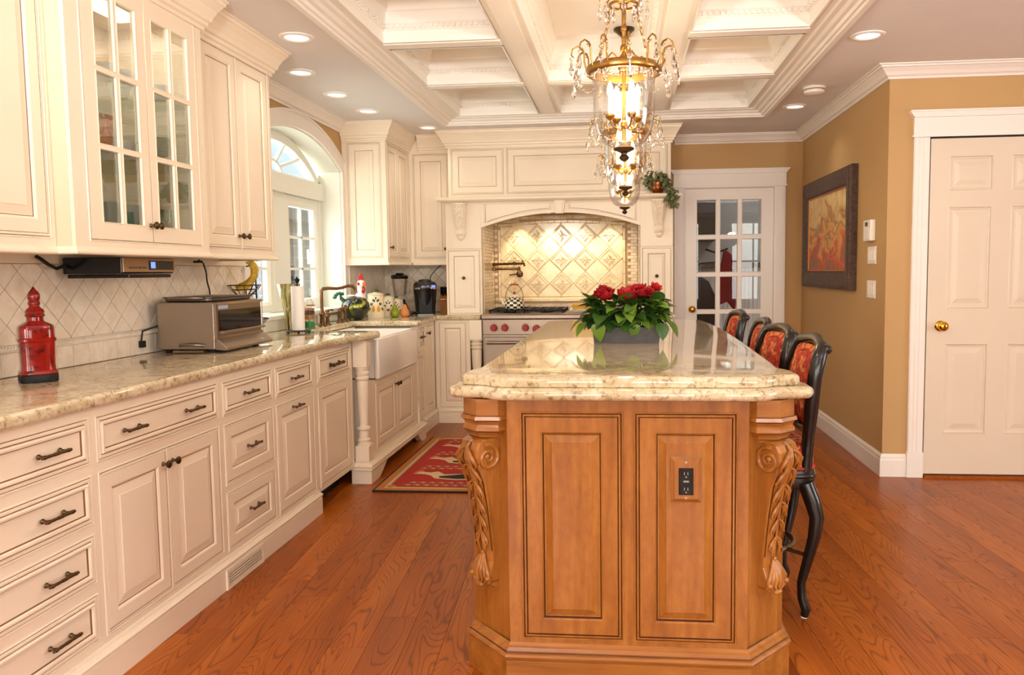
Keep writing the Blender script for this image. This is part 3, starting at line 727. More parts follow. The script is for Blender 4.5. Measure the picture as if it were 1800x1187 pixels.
def face_frame(M, W, zb, zt, opens, parent, mats=None, name='face_frame'):
    mb = MB(M); As = sorted({0, W, *[o[0] for o in opens], *[o[1] for o in opens]}); Bs = sorted({zb, zt, *[o[2] for o in opens], *[o[3] for o in opens]})
    for i in range(len(As) - 1):
        for j in range(len(Bs) - 1):
            ca, cb = (As[i] + As[i + 1]) / 2, (Bs[j] + Bs[j + 1]) / 2
            if any(o[0] < ca < o[1] and o[2] < cb < o[3] for o in opens): continue
            mb.quad([(As[i], Bs[j], 0), (As[i + 1], Bs[j], 0), (As[i + 1], Bs[j + 1], 0), (As[i], Bs[j + 1], 0)])
    for a0, a1, b0, b1 in [o[:4] for o in opens]:
        mb.rings(a0, a1, b0, b1, [(0, 0), (0.0, -0.014)]); mb.f.pop(); mb.m.pop()
        mb.rings(a0 - 0.006, a1 + 0.006, b0 - 0.006, b1 + 0.006, [(0, 0), (0.0015, 0.003), (0.0045, 0.003), (0.006, 0)]); mb.f.pop(); mb.m.pop()
    for p, q in (((0, zb), (W, zb)), ((W, zb), (W, zt)), ((W, zt), (0, zt)), ((0, zt), (0, zb))):
        mb.quad([(p[0], p[1], 0), (q[0], q[1], 0), (q[0], q[1], -0.014), (p[0], p[1], -0.014)])
    return build(mb, name, mats or CREAM, parent, recalc=False)
CM = [CREAM, GLAZE]
def cabinet(name, label, M, W, zb, zt, depth, opens, cat='cabinet', group=None, cm=CM, hollow=False, gap=0.0022):
    # opens: (kind, a0, a1, z0, z1, hardware list); kind drawer / drawer_raised / door / door_narrow / panel
    loc = M @ Vector((W / 2, zb, -depth / 2)); t = thing(name, label, cat, loc, group)
    mb = MB(M)
    if hollow:
        th = 0.018
        mb.box(0, th, zb, zt, -depth, -0.0145); mb.box(W - th, W, zb, zt, -depth, -0.0145); mb.box(th, W - th, zb, zb + th, -depth, -0.0145)
        mb.box(th, W - th, zt - th, zt, -depth, -0.0145); mb.box(th, W - th, zb + th, zt - th, -depth, -depth + 0.012)
    else: mb.box(0, W, zb, zt, -depth, -0.0145)
    build(mb, 'carcass', cm[0], t)
    face_frame(M, W, zb, zt, [o[1:5] for o in opens], t, cm[0])
    for o in opens:
        kind, a0, a1, z0, z1, hw = o
        if kind == 'none': continue
        rg = {'drawer': FLAT, 'drawer_raised': RAISED, 'door': RAISED, 'door_narrow': RAISEDN, 'panel': RAISEDN}[kind]
        k = min(1.0, (a1 - a0) / 0.26, (z1 - z0) / 0.26) if rg is RAISED else min(1.0, (a1 - a0) / 0.18)
        mb = MB(M); mb.rings(a0 + gap, a1 - gap, z0 + gap, z1 - gap, scale_rings(rg, k))
        part = build(mb, kind.split('_')[0], cm, t, recalc=False)
        for h in hw:
            if h[0] == 'pull': pull(M, h[1], h[2], 0.002, part, *(h[3:] or (0.11,)))
            else: knob(M, h[1], h[2], 0.002, part)
    return t

XF = -1.635
def lc(name, label, y0, y1, opens, zb=0.105, x=XF, depth=None):
    M = frame(x, y0, 0, '+X'); d = (x - XW - 0.004) if depth is None else depth
    return cabinet(name, label, M, y1 - y0, zb, 0.880, d, [(k, a - y0, b - y0, c, e, [(h[0], h[1] - y0) + tuple(h[2:]) for h in hw]) for k, a, b, c, e, hw in opens])
# drawer stack
zz = [(0.153, 0.293), (0.337, 0.483), (0.525, 0.666), (0.712, 0.847)]
lc('base_cabinet', 'cream base cabinet with four stacked drawers next to the two-door base cabinet', 1.60, 2.265,
   [('drawer', 1.63, 2.246, a, b, [('pull', 1.938 + 0.14, (a + b) / 2, 0.125)]) for a, b in zz])
lc('base_cabinet', 'cream base cabinet with two raised-panel doors below one wide drawer with two pulls', 2.265, 3.048,
   [('drawer', 2.288, 3.022, 0.710, 0.845, [('pull', 2.46, 0.778, 0.115), ('pull', 2.83, 0.778, 0.115)]),
    ('door', 2.288, 2.654, 0.149, 0.667, [('knob', 2.625, 0.615)]), ('door', 2.656, 3.022, 0.149, 0.667, [('knob', 2.685, 0.615)])])
lc('base_cabinet', 'cream base cabinet with three drawers above the floor vent', 3.048, 3.541,
   [('drawer', 3.07, 3.520, 0.708, 0.840, [('pull', 3.29, 0.774)]), ('drawer_raised', 3.07, 3.520, 0.416, 0.662, [('pull', 3.30, 0.540)]), ('drawer_raised', 3.07, 3.520, 0.140, 0.376, [('pull', 3.30, 0.262)])])
lc('base_cabinet', 'cream pull-out base cabinet with a pull on its door, beside the three-drawer cabinet', 3.541, 4.035,
   [('drawer', 3.562, 4.005, 0.702, 0.838, [('pull', 3.78, 0.770)]), ('door', 3.562, 4.005, 0.137, 0.658, [('pull', 3.78, 0.628)])])
lc('compactor_cabinet', 'cream panelled appliance front with one heavy pull, beside the turned sink post', 4.035, 4.62,
   [('drawer', 4.078, 4.578, 0.705, 0.842, [('pull', 4.33, 0.775, 0.19, BRONZE, 0.009)]), ('door', 4.078, 4.578, 0.128, 0.664, [])])
mb = MB(); mb.box(XW + 0.01, -1.73, 4.036, 4.6, 0.0, 0.104); tag(build(mb, 'toe_kick', BLACKM), 'black recessed toe kick under the panelled appliance front', 'toe kick')
# plinth with moulded top, and floor vent in it
PL = [(0, 0), (0.022, 0), (0.022, 0.086), (0.018, 0.092), (0.026, 0.097), (0.027, 0.104), (0.020, 0.110), (0.010, 0.114), (0.007, 0.122), (0.0005, 0.124), (0, 0.10)]
mb = MB(); mb.sweep([(o_ + 0.0005, u_) for o_, u_ in PL], [(XF, 1.60), (XF, 4.034)], False, 0); mb.box(XW + 0.01, XF, 1.6, 4.033, 0, 0.1035)
tag(build(mb, 'cabinet_plinth', CREAM, recalc=True), 'long cream moulded plinth under the left run of base cabinets', 'plinth')
t = thing('floor_vent', 'white louvred heating vent set in the cream plinth', 'vent', (-1.61, 3.16, 0))
M = frame(XF + 0.0225, 0, 0, '+X')
mb = MB(M); mb.rings(2.99, 3.32, 0.001, 0.084, [(0, 0), (0, 0.007), (0.012, 0.007), (0.013, 0.0005)], 1); build(mb, 'vent_frame', [CREAM, GLAZE], t, recalc=False)  # dark cap colour stands in for the shade between the louvres
for k in range(5):
    mb = MB(M); z = 0.017 + k * 0.0115; mb.prism([(3.005, z), (3.305, z), (3.305, z + 0.006), (3.005, z + 0.006)], 0.002, 0.006); build(mb, 'louvre', CREAM, t)

# turned post function (square blocks top and bottom)
def post(name, label, x, y, z0, z1, w):
    t = thing(name, label, 'post', (x, y, z0)); h = w / 2
    mb = MB(); zt = z1 - 0.165; zb_ = z0 + 0.10
    mb.box(x - h, x + h, y - h, y + h, zt, z1); build(mb, 'top_block', CREAM, t, bevel=0.002, seg=1)
    mb = MB(); mb.box(x - h, x + h, y - h, y + h, z0, zb_); build(mb, 'foot_block', CREAM, t, bevel=0.002, seg=1)
    r = h * 0.98; H = zt - zb_
    pr = [(r, 0), (r, 0.012), (r * .8, 0.018), (r * .95, 0.028), (r * .95, 0.036), (r * .72, 0.044), (r * .74, 0.07), (r * .74, 0.09), (r * .98, 0.10), (r * .98, 0.112), (r * .66, 0.118), (r * .62, 0.13), (r * .70, H * .42), (r * .82, H * .62), (r * .86, H - 0.10), (r * .8, H - 0.085), (r * .98, H - 0.075), (r * .98, H - 0.062), (r * .8, H - 0.055), (r * .96, H - 0.044), (r * .96, H - 0.032), (r * .78, H - 0.026), (r, H - 0.012), (r, H)]
    mb = MB(); mb.lathe([(a, zb_ + b) for a, b in pr], 22); mb.v = [(p[0] + x, p[1] + y, p[2]) for p in mb.v]; build(mb, 'turned_shaft', CREAM, t, 35)
    return t
post('turned_post', 'cream turned post at the near corner of the farmhouse sink', -1.592, 4.676, 0.131, 0.880, 0.088)
post('turned_post', 'cream turned post at the far corner of the farmhouse sink', -1.592, 5.925, 0.131, 0.880, 0.06)
# sink cabinet
SX = -1.575
M = frame(SX, 4.722, 0, '+X')
cabinet('sink_cabinet', 'cream two-door cabinet under the white farmhouse sink', M, 5.893 - 4.722, 0.131, 0.606, SX - XW - 0.004,
        [('door', 0.155, 0.612, 0.165, 0.575, [('knob', 0.585, 0.52)]), ('door', 0.616, 1.07, 0.165, 0.575, [('knob', 0.643, 0.52)])])
mb = MB(); 
mb.sweep([(0, 0.075), (0.014, 0.075), (0.020, 0.085), (0.020, 0.092), (0.014, 0.096), (0.022, 0.104), (0.022, 0.112), (0.012, 0.120), (0.004, 0.1305), (-0.03, 0.1305), (-0.03, 0.075)], [(-1.655, 4.628), (-1.545, 4.628), (-1.545, 5.96), (-1.655, 5.96)], False, 0)
M2 = frame(-1.545, 0, 0, '+X')
mb.M = M2
def foot(y0, y1, s_):
    q = [(y0, 0), (y0, 0.08), (y1, 0.08)]
    n = 8
    for k in range(n + 1):
        a = k / n; q.append((y1 + (y0 - y1) * 0.55 * a ** 1.5, 0.08 - 0.02 * a - (0.06 * max(0, (a - .35) / .65))))
    return q
mb.prism(foot(4.62, 4.98, 1), -0.03, 0.013); mb.prism(foot(5.965, 5.70, 1)[::-1], -0.03, 0.013)
mb.M = None; mb.box(-1.655, -1.545, 4.6155, 4.645, 0, 0.076); mb.box(-1.655, -1.545, 5.945, 5.965, 0, 0.076)
tag(build(mb, 'bracket_plinth', CREAM), 'cream bracket-footed plinth under the sink cabinet', 'plinth')
# farmhouse sink
t = thing('farmhouse_sink', 'white fireclay apron-front farmhouse sink', 'sink', (-1.8, 5.35, 0.607))
mb = MB(); x0, x1, y0, y1 = -2.06, -1.548, 4.878, 5.828; th = 0.03
mb.box(x1 - 0.035, x1, y0, y1, 0.608, 0.868); build(mb, 'apron', FIRECLAY, t, 40, bevel=0.012, seg=3)
mb = MB(); mb.box(x0, x0 + th, y0, y1, 0.615, 0.8785); mb.box(x0 + th, x1 - 0.035, y0, y0 + th, 0.615, 0.868); mb.box(x0 + th, x1 - 0.035, y1 - th, y1, 0.615, 0.868); mb.box(x0 + th, x1 - 0.035, y0 + th, y1 - th, 0.615, 0.645)
build(mb, 'basin', FIRECLAY, t)
# cabinets past the sink
M = frame(-1.60, 5.957, 0, '+X')
cabinet('base_cabinet', 'cream base cabinet with one drawer and a narrow door past the sink', M, 0.625, 0.105, 0.880, -1.60 - XW - 0.004,
        [('drawer', 0.03, 0.295, 0.70, 0.845, [('pull', 0.16, 0.775, 0.12, BRONZE, 0.007)]), ('door_narrow', 0.03, 0.295, 0.135, 0.66, []), ('door_narrow', 0.335, 0.60, 0.135, 0.845, [('knob', 0.365, 0.79)])])
mb = MB(); mb.sweep([(o_ + 0.0005, u_) for o_, u_ in PL], [(-1.60, 6.13), (-1.60, 6.58)], False, 0); mb.box(-1.72, -1.60, 6.13, 6.58, 0, 0.103); mb.box(XW + 0.02, -1.72, 5.97, 6.58, 0, 0.103, 0)
tag(build(mb, 'cabinet_plinth', CREAM), 'short cream plinth in the corner past the sink', 'plinth')
# back run, left and right of the range
YF = 6.595
M = frame(-1.598, YF, 0, '-Y')
cabinet('base_cabinet', 'cream single-door base cabinet in the corner left of the range', M, 0.304, 0.105, 0.880, YB - YF - 0.004, [('door_narrow', 0.04, 0.265, 0.135, 0.855, [])])
mb = MB(); mb.sweep([(o_ + 0.0005, u_) for o_, u_ in PL], [(-1.574, YF), (-1.20, YF)], False, 0); mb.box(-1.57, -1.20, YF, YF + 0.1, 0, 0.103); mb.v = [(x, y, z) for x, y, z in mb.v]
tag(build(mb, 'cabinet_plinth', CREAM), 'cream plinth under the corner cabinet left of the range', 'plinth')
post('turned_post', 'cream turned post just left of the steel range', -1.240, YF + 0.01, 0.126, 0.880, 0.105)
M = frame(0.26, YF, 0, '-Y')
cabinet('base_cabinet', 'cream single-door base cabinet right of the range', M, 0.17, 0.105, 0.880, YB - YF - 0.004, [('door_narrow', 0.02, 0.15, 0.135, 0.855, [])])
mb = MB(); mb.sweep([(o_ + 0.0005, u_) for o_, u_ in PL], [(0.145, YF), (0.43, YF)], False, 0); mb.box(0.145, 0.43, YF, YF + 0.1, 0, 0.103)
tag(build(mb, 'cabinet_plinth', CREAM), 'cream plinth under the cabinet right of the range', 'plinth')
post('turned_post', 'cream turned post just right of the steel range', 0.20, YF + 0.01, 0.126, 0.880, 0.105)

# granite counters
def fillet(pts, r, n=5):
    out = []
    for i in range(len(pts)):
        p = Vector(pts[i]); a = Vector(pts[i - 1]); b = Vector(pts[(i + 1) % len(pts)])
        da = (a - p); db = (b - p); q = min(r, da.length * .45, db.length * .45)
        s_ = p + da.normalized() * q; e = p + db.normalized() * q
        for k in range(n + 1):
            u_ = k / n; out.append(tuple(s_ * (1 - u_) ** 2 + p * 2 * u_ * (1 - u_) + e * u_ ** 2))
    return out
XFc = -1.609
front = [(XFc, 1.60), (XFc, 4.15), (-1.596, 4.32), (-1.565, 4.47), (-1.535, 4.58), (-1.512, 4.70), (-1.512, 4.80), (-1.535, 4.862), (-1.60, 4.872), (-2.035, 4.872), (-2.035, 5.834), (-1.60, 5.834), (-1.548, 5.845), (-1.535, 5.90), (-1.55, 5.99), (-1.572, 6.08), (-1.572, 6.40), (-1.572, 6.568), (-1.40, 6.568), (-1.199, 6.568), (-1.199, 7.236), (XW + 0.001, 7.236), (XW + 0.001, 1.60)]
mb = MB(); mb.slab(front, 0.8805, ZT, 0.016, 5, bot=0.014)
o = build(mb, 'countertop', GRANITE, smooth=40); tag(o, 'gold speckled granite counter along the window wall', 'countertop')
mb = MB(); mb.slab([(0.143, 6.568), (0.425, 6.568), (0.425, 7.236), (0.143, 7.236)], 0.8805, ZT, 0.016, 5, bot=0.014)
o = build(mb, 'countertop', GRANITE, smooth=40); tag(o, 'short gold granite counter right of the range', 'countertop')

# ---- wall cabinets
CRB = [(0, -0.142), (0.012, -0.142), (0.014, -0.128), (0.024, -0.122), (0.026, -0.108), (0.036, -0.102), (0.040, -0.085), (0.055, -0.055), (0.074, -0.030), (0.080, -0.026), (0.082, -0.012), (0.090, -0.010), (0.090, -0.0008), (0, -0.0008)]
def cab_crown(path, parent, prof=CRB):
    mb = MB(); mb.sweep(prof, path, False, ZC); return build(mb, 'crown_moulding', CREAM, parent)
def light_rail(path, parent, z):
    mb = MB(); mb.sweep([(-0.012, 0.0), (0.010, 0.0), (0.015, 0.004), (0.015, 0.010), (0.006, 0.016), (0.002, 0.026), (-0.012, 0.026)], path, False, z); return build(mb, 'light_rail', CREAM, parent)
XU, XG2 = -1.868, -1.80
UZ0, UZ1 = 1.382, 2.360
M = frame(XU, 1.60, 0, '+X')
tA = cabinet('wall_cabinet', 'cream wall cabinet with one tall raised panel beside the glass-doored cabinet', M, 0.868, UZ0, ZC - 0.002, XU - XW - 0.003, [('door', 0.20, 0.907 - 0.065, 1.414, 2.35, [])])
cab_crown([(XU, 1.60), (XU, 2.466)], tA); light_rail([(XU, 1.60), (XU, 2.466)], tA, 1.358)
Yg0, Yg1 = 2.470, 3.320
M = frame(XG2, Yg0, 0, '+X')
tG = thing('glass_door_cabinet', 'cream wall cabinet with two six-light glass doors showing green glassware', 'cabinet', (-2.0, 2.9, UZ0))
W_ = Yg1 - Yg0; dep = XG2 - XW - 0.003; th = 0.018
INT = paint('cabinet_inside', srgb(226, 206, 176), 0.6, 0.02)
mb = MB(M); mb.box(0, th, UZ0, ZC - 0.002, -dep, -0.0145); mb.box(W_ - th, W_, UZ0, ZC - 0.002, -dep, -0.0145); mb.box(th, W_ - th, UZ0, 1.44, -dep, -0.03); mb.box(th, W_ - th, 2.34, 2.36, -dep, -0.0145); mb.box(th, W_ - th, 1.44, 2.34, -dep, -dep + 0.012)
build(mb, 'carcass', [INT], tG)
opn = [(0.075, 0.435, 1.410, 2.345), (0.438, 0.790, 1.410, 2.345)]
face_frame(M, W_, UZ0, ZC - 0.002, [(0.075, 0.790, 1.410, 2.345)], tG)
for s_, (a0, a1, b0, b1) in enumerate(opn):
    gl = (0.142, 0.383) if s_ == 0 else (0.480, 0.735)
    gl = (gl[0], gl[1]); gz = (1.470, 2.262); pr = [(gl[0], (gl[0] + gl[1]) / 2), ((gl[0] + gl[1]) / 2, gl[1])]
    zr = [gz[0], 1.734, 1.999, gz[1]]; m_ = 0.0075
    hl = [(p[0] + (m_ if i else 0), p[1] - (0 if i else m_), zr[j] + (m_ if j else 0), zr[j + 1] - (m_ if j < 2 else 0)) for i, p in enumerate(pr) for j in range(3)]
    mb = MB(M); g_ = 0.0022; As = sorted({a0 + g_, a1 - g_, *[h[0] for h in hl], *[h[1] for h in hl]}); Bs = sorted({b0 + g_, b1 - g_, *[h[2] for h in hl], *[h[3] for h in hl]})
    for i in range(len(As) - 1):
        for j in range(len(Bs) - 1):
            ca, cb = (As[i] + As[i + 1]) / 2, (Bs[j] + Bs[j + 1]) / 2
            if any(h[0] < ca < h[1] and h[2] < cb < h[3] for h in hl): continue
            mb.box(As[i], As[i + 1], Bs[j], Bs[j + 1], -0.010, 0.002)
    for h in hl: mb.rings(h[0], h[1], h[2], h[3], [(0, 0.002), (0.0, 0.004), (0.002, 0.004), (0.004, -0.002), (0.004, -0.006)]); mb.f.pop(); mb.m.pop()
    dr = build(mb, 'door', CREAM, tG, recalc=False)
    for h in hl:
        mb = MB(M); mb.box(h[0], h[1], h[2], h[3], -0.007, -0.004); build(mb, 'pane', PANE, dr)
    knob(M, 0.420 if s_ == 0 else 0.453, 1.475, 0.002, dr)
for z in (1.728, 1.994):
    mb = MB(M); mb.box(th + 0.002, W_ - th - 0.002, z - 0.004, z + 0.004, -dep + 0.015, -0.035); build(mb, 'glass_shelf', glass_mat('shelf_glass', (0.88, 0.95, 0.92, 1), 0.05), tG)
light('AREA', 'cabinet_inside_fill', (-2.02, 2.9, 2.335), 3.4, (1, 0.95, 0.86), (0, 0, 0), 0.12, 0.6)  # area light added to brighten the cabinet inside
cab_crown([(XU + 0.0, Yg0), (XG2, Yg0), (XG2, Yg1), (XU + 0.0, Yg1)], tG); light_rail([(XU, Yg0), (XG2, Yg0), (XG2, Yg1), (XU, Yg1)], tG, 1.358)
M = frame(XU, Yg1 + 0.002, 0, '+X')
tR = cabinet('wall_cabinet', 'cream two-door wall cabinet at the window end of the left wall', M, 4.127 - Yg1 - 0.002, UZ0, ZC - 0.002, XU - XW - 0.003,
             [('door', 0.098, 0.434, 1.412, 2.340, [('knob', 0.405, 1.472)]), ('door', 0.436, 0.775, 1.412, 2.340, [('knob', 0.466, 1.472)])])
cab_crown([(XU, Yg1 + 0.003), (XU, 4.127), (XW + 0.005, 4.127)], tR); light_rail([(XU, Yg1 + 0.003), (XU, 4.127), (XW + 0.005, 4.127)], tR, 1.358)
# under-cabinet valance panels
mb = MB(); mb.box(XW + 0.004, XW + 0.03, 1.6, 4.448, 1.335, 1.381); tag(build(mb, 'valance_strip', CREAM), 'cream strip along the wall under the wall cabinets', 'trim')

# corner wall cabinet by the window and its neighbour on the back wall
YC = 6.195
t = thing('corner_wall_cabinet', 'tall cream corner wall cabinet with a panelled side next to the window', 'cabinet', (-2.05, 6.5, 1.37))
mb = MB(); mb.box(XW + 0.003, XU - 0.0145, YC + 0.0145, YB - 0.003, 1.370, ZC - 0.002); build(mb, 'carcass', CREAM, t)
M = frame(XW + 0.003, YC, 0, '-Y'); W_ = XU - XW - 0.003
face_frame(M, W_, 1.370, ZC - 0.002, [(0.045, W_ - 0.045, 1.41, 2.315)], t)
mb = MB(M); mb.rings(0.047, W_ - 0.047, 1.412, 2.313, scale_rings(RAISED, 0.95)); build(mb, 'side_panel', CM, t, recalc=False)
M = frame(XU, YC + 0.0145, 0, '+X'); W_ = 6.885 - YC - 0.0145
face_frame(M, W_, 1.370, ZC - 0.002, [(0.02, 0.305, 1.41, 2.315), (0.31, 0.635, 1.41, 2.315)], t)
for a, b, kx in ((0.022, 0.304, 0.05), (0.311, 0.633, None)):
    mb = MB(M); mb.rings(a, b, 1.412, 2.313, scale_rings(RAISED, 0.9)); d_ = build(mb, 'door', CM, t, recalc=False)
    if kx: knob(M, kx, 1.49, 0.002, d_)
CRC = [(a, b) for a, b in CRB]
cab_crown([(XW + 0.005, YC), (XU, YC), (XU, 6.884)], t); light_rail([(XW + 0.005, YC), (XU, YC), (XU, 6.884)], t, 1.347)
M = frame(XU + 0.001, 6.885, 0, '-Y')
tb = cabinet('wall_cabinet', 'cream single-door wall cabinet between the corner cabinet and the range hood', M, -1.497 - XU - 0.001, 1.370, ZC - 0.002, YB - 6.885 - 0.003, [('door', 0.035, 0.345, 1.41, 2.315, [('knob', 0.318, 1.49)])])
cab_crown([(XU + 0.093, 6.885), (-1.50, 6.885)], tb); light_rail([(XU + 0.02, 6.885), (-1.50, 6.885)], tb, 1.347)

# ================================================================ RANGE HOOD MANTEL
t = thing('range_hood', 'cream carved mantel range hood with arched opening above the range', 'range hood', (-0.53, 6.9, 0.922))
HX0, HX1, OX0, OX1, YH = -1.493, 0.412, -1.189, 0.143, 6.625
for s_, (x0, x1) in enumerate(((HX0, OX0), (OX1, HX1))):
    M = frame(x0, YH, 0, '-Y'); w = x1 - x0
    mb = MB(M); mb.box(0, w, ZT + 0.001, 1.895, -(YB - YH - 0.003), -0.0145); build(mb, 'pier', CREAM, t)
    face_frame(M, w, ZT + 0.001, 1.478, [(0.018, w - 0.018, ZT + 0.012, 1.465)], t, name='pier_frame')
    mb = MB(M); mb.rings(0.021, w - 0.021, ZT + 0.015, 1.462, scale_rings(RAISEDN, 1.0)); d_ = build(mb, 'pier_door', CM, t, recalc=False)
    knob(M, w / 2, 1.235, 0.002, d_)
    mb = MB(M); mb.box(0, w, 1.480, 1.895, -0.014, 0.002); build(mb, 'pier_block', CREAM, t, bevel=0.002, seg=1)
    # carved corbel on the pier block
    cx = w / 2 - (0.02 if s_ == 0 else -0.02)
    mb = MB(M)
    sec = [(1.862, 0.062, 0.075), (1.848, 0.062, 0.075), (1.846, 0.055, 0.066), (1.80, 0.054, 0.062), (1.74, 0.048, 0.05), (1.68, 0.041, 0.034), (1.64, 0.036, 0.024), (1.625, 0.042, 0.030), (1.60, 0.042, 0.034), (1.585, 0.032, 0.026), (1.575, 0.03, 0.026), (1.558, 0.022, 0.018), (1.55, 0.004, 0.006)]
    for k in range(len(sec) - 1):
        (z1, w1, d1), (z0, w0, d0) = sec[k], sec[k + 1]
        vs = [(cx - w1, z1, 0.002), (cx - w1, z1, d1 * .7), (cx - w1 * .55, z1, d1), (cx + w1 * .55, z1, d1), (cx + w1, z1, d1 * .7), (cx + w1, z1, 0.002),
              (cx - w0, z0, 0.002), (cx - w0, z0, d0 * .7), (cx - w0 * .55, z0, d0), (cx + w0 * .55, z0, d0), (cx + w0, z0, d0 * .7), (cx + w0, z0, 0.002)]
        mb.add(vs, [(i, i + 1, i + 7, i + 6) for i in range(5)] + ([(0, 1, 2, 3, 4, 5)] if k == 0 else []))
    for z, dx, dd, sz in ((1.815, 0.03, 0.066, 0.02), (1.775, 0.026, 0.061, 0.018), (1.735, 0.022, 0.052, 0.016), (1.70, 0.018, 0.042, 0.014), (1.665, 0.013, 0.032, 0.012)):
        for q in (-1, 1):
            mb.ell((cx + q * dx, z, dd - 0.004), sz * .55, sz, 0.008, 8, 5); mb.ell((cx + q * dx * .35, z + 0.012, dd), sz * .3, sz * .8, 0.007, 6, 4)
    mb.ell((cx, 1.61, 0.036), 0.024, 0.014, 0.012, 8, 5)
    for q in (-1, 1): mb.tube([(cx + q * 0.034 + 0.014 * cos(a) * (1 - a / 16), 1.83 + 0.014 * sin(a) * (1 - a / 16), 0.068) for a in [i * 0.5 for i in range(18)]], 0.003, 5)
    build(mb, 'carved_corbel', CM, t, recalc=True)
# arched header
M = frame(0, YH, 0, '-Y'); oc = (OX0 + OX1) / 2; oh = (OX1 - OX0) / 2
def harc(half, rise, z, n=28):
    R = (half * half + rise * rise) / (2 * rise); a = math.asin(half / R)
    return [(oc + R * sin(-a + 2 * a * k / n), z + rise - R + R * cos(-a + 2 * a * k / n)) for k in range(n + 1)]
ha = harc(oh, 0.118, 1.655)
mb = MB(M)
for k in range(len(ha) - 1): mb.prism([ha[k], ha[k + 1], (ha[k + 1][0], 1.895), (ha[k][0], 1.895)], -0.06, 0.0)
build(mb, 'arched_header', CREAM, t)
for q in (-1, 1):                                    # recessed spandrel panels drawn by raised beads
    pts = []
    xs = [oc + q * (0.075 + (oh - 0.075 - 0.03) * k / 14) for k in range(15)]
    def arcz(x):
        R = (oh * oh + 0.118 ** 2) / (2 * 0.118); return 1.655 + 0.118 - R + math.sqrt(R * R - (x - oc) ** 2)
    low = [(x, arcz(x) + 0.026) for x in xs]; path = low + [(xs[-1], 1.862), (xs[0], 1.862)]
    mb = MB(M); mb.tube([(a, b, 0.001) for a, b in path], 0.004, 6, True); pn = build(mb, 'spandrel_bead', CREAM, t, 50)
    path2 = [(a + (0.010 * (1 if a < (xs[0] + xs[-1]) / 2 else -1)), b + (0.010 if b < 1.85 else -0.010)) for a, b in path]
    mb = MB(M); mb.tube([(a, b, 0.0006) for a, b in path2], 0.0018, 5, True); build(mb, 'spandrel_line', GLAZE, t)
mb = MB(M); mb.prism([(oc - 0.05, 1.885), (oc - 0.034, 1.762), (oc + 0.034, 1.762), (oc + 0.05, 1.885)], 0, 0.03); mb.prism([(oc - 0.034, 1.870), (oc - 0.022, 1.775), (oc + 0.022, 1.775), (oc + 0.034, 1.870)], 0.03, 0.036)
build(mb, 'keystone', CREAM, t, bevel=0.003, seg=1)
mb = MB(); mb.sweep([(0, -0.045), (0.012, -0.045), (0.016, -0.034), (0.030, -0.026), (0.050, -0.018), (0.055, -0.012), (0.066, -0.010), (0.066, 0.010), (0.060, 0.014), (0, 0.014)], [(HX0, 6.90), (HX0, YH), (HX1, YH), (HX1, YB - 0.004)], False, 1.895)
mb.box(HX0, HX1, YH, YB - 0.004, 1.8955, 1.908); build(mb, 'mantel_shelf', CREAM, t)
# upper box with three panels, set back behind the shelf
YU = YH + 0.07; M = frame(HX0 + 0.015, YU, 0, '-Y'); W_ = HX1 - HX0 - 0.03
mb = MB(M); mb.box(0, W_, 1.909, ZC - 0.002, -(YB - YU - 0.004), -0.0145); build(mb, 'hood_box', CREAM, t)
pn = [(0.03, 0.475), (0.505, W_ - 0.505), (W_ - 0.475, W_ - 0.03)]
face_frame(M, W_, 1.909, ZC - 0.002, [(a, b, 1.945, 2.318) for a, b in pn], t, name='hood_frame')
for a, b in pn:
    mb = MB(M); mb.rings(a + 0.002, b - 0.002, 1.947, 2.316, RAISED); build(mb, 'hood_panel', CM, t, recalc=False)
cab_crown([(HX0 + 0.015, 6.884), (HX0 + 0.015, YU), (HX1 - 0.015, YU), (HX1 - 0.015, YB - 0.004)], t)
mb = MB(); mb.box(OX0, OX1, YH + 0.061, YB - 0.003, 1.80, 1.815); build(mb, 'liner', STEEL, t)
for i, x in enumerate((-0.93, -0.66, -0.39, -0.12)):
    mb = MB(); mb.lathe([(0, 0), (0.035, 0), (0.04, -0.004), (0.04, -0.012)], 16, (x, 6.90, 1.80)); hl = build(mb, 'hood_lamp', emit_mat('hood_lamp_glow', (1, 0.86, 0.62, 1), 6) if i == 0 else bpy.data.materials['hood_lamp_glow'], t)
    light('SPOT', 'hood_lamp_beam', (x, 7.12, 1.785), 13, (1, 0.80, 0.52), (radians(6), 0, 0), spot=76, radius=0.012, blend=0.6)
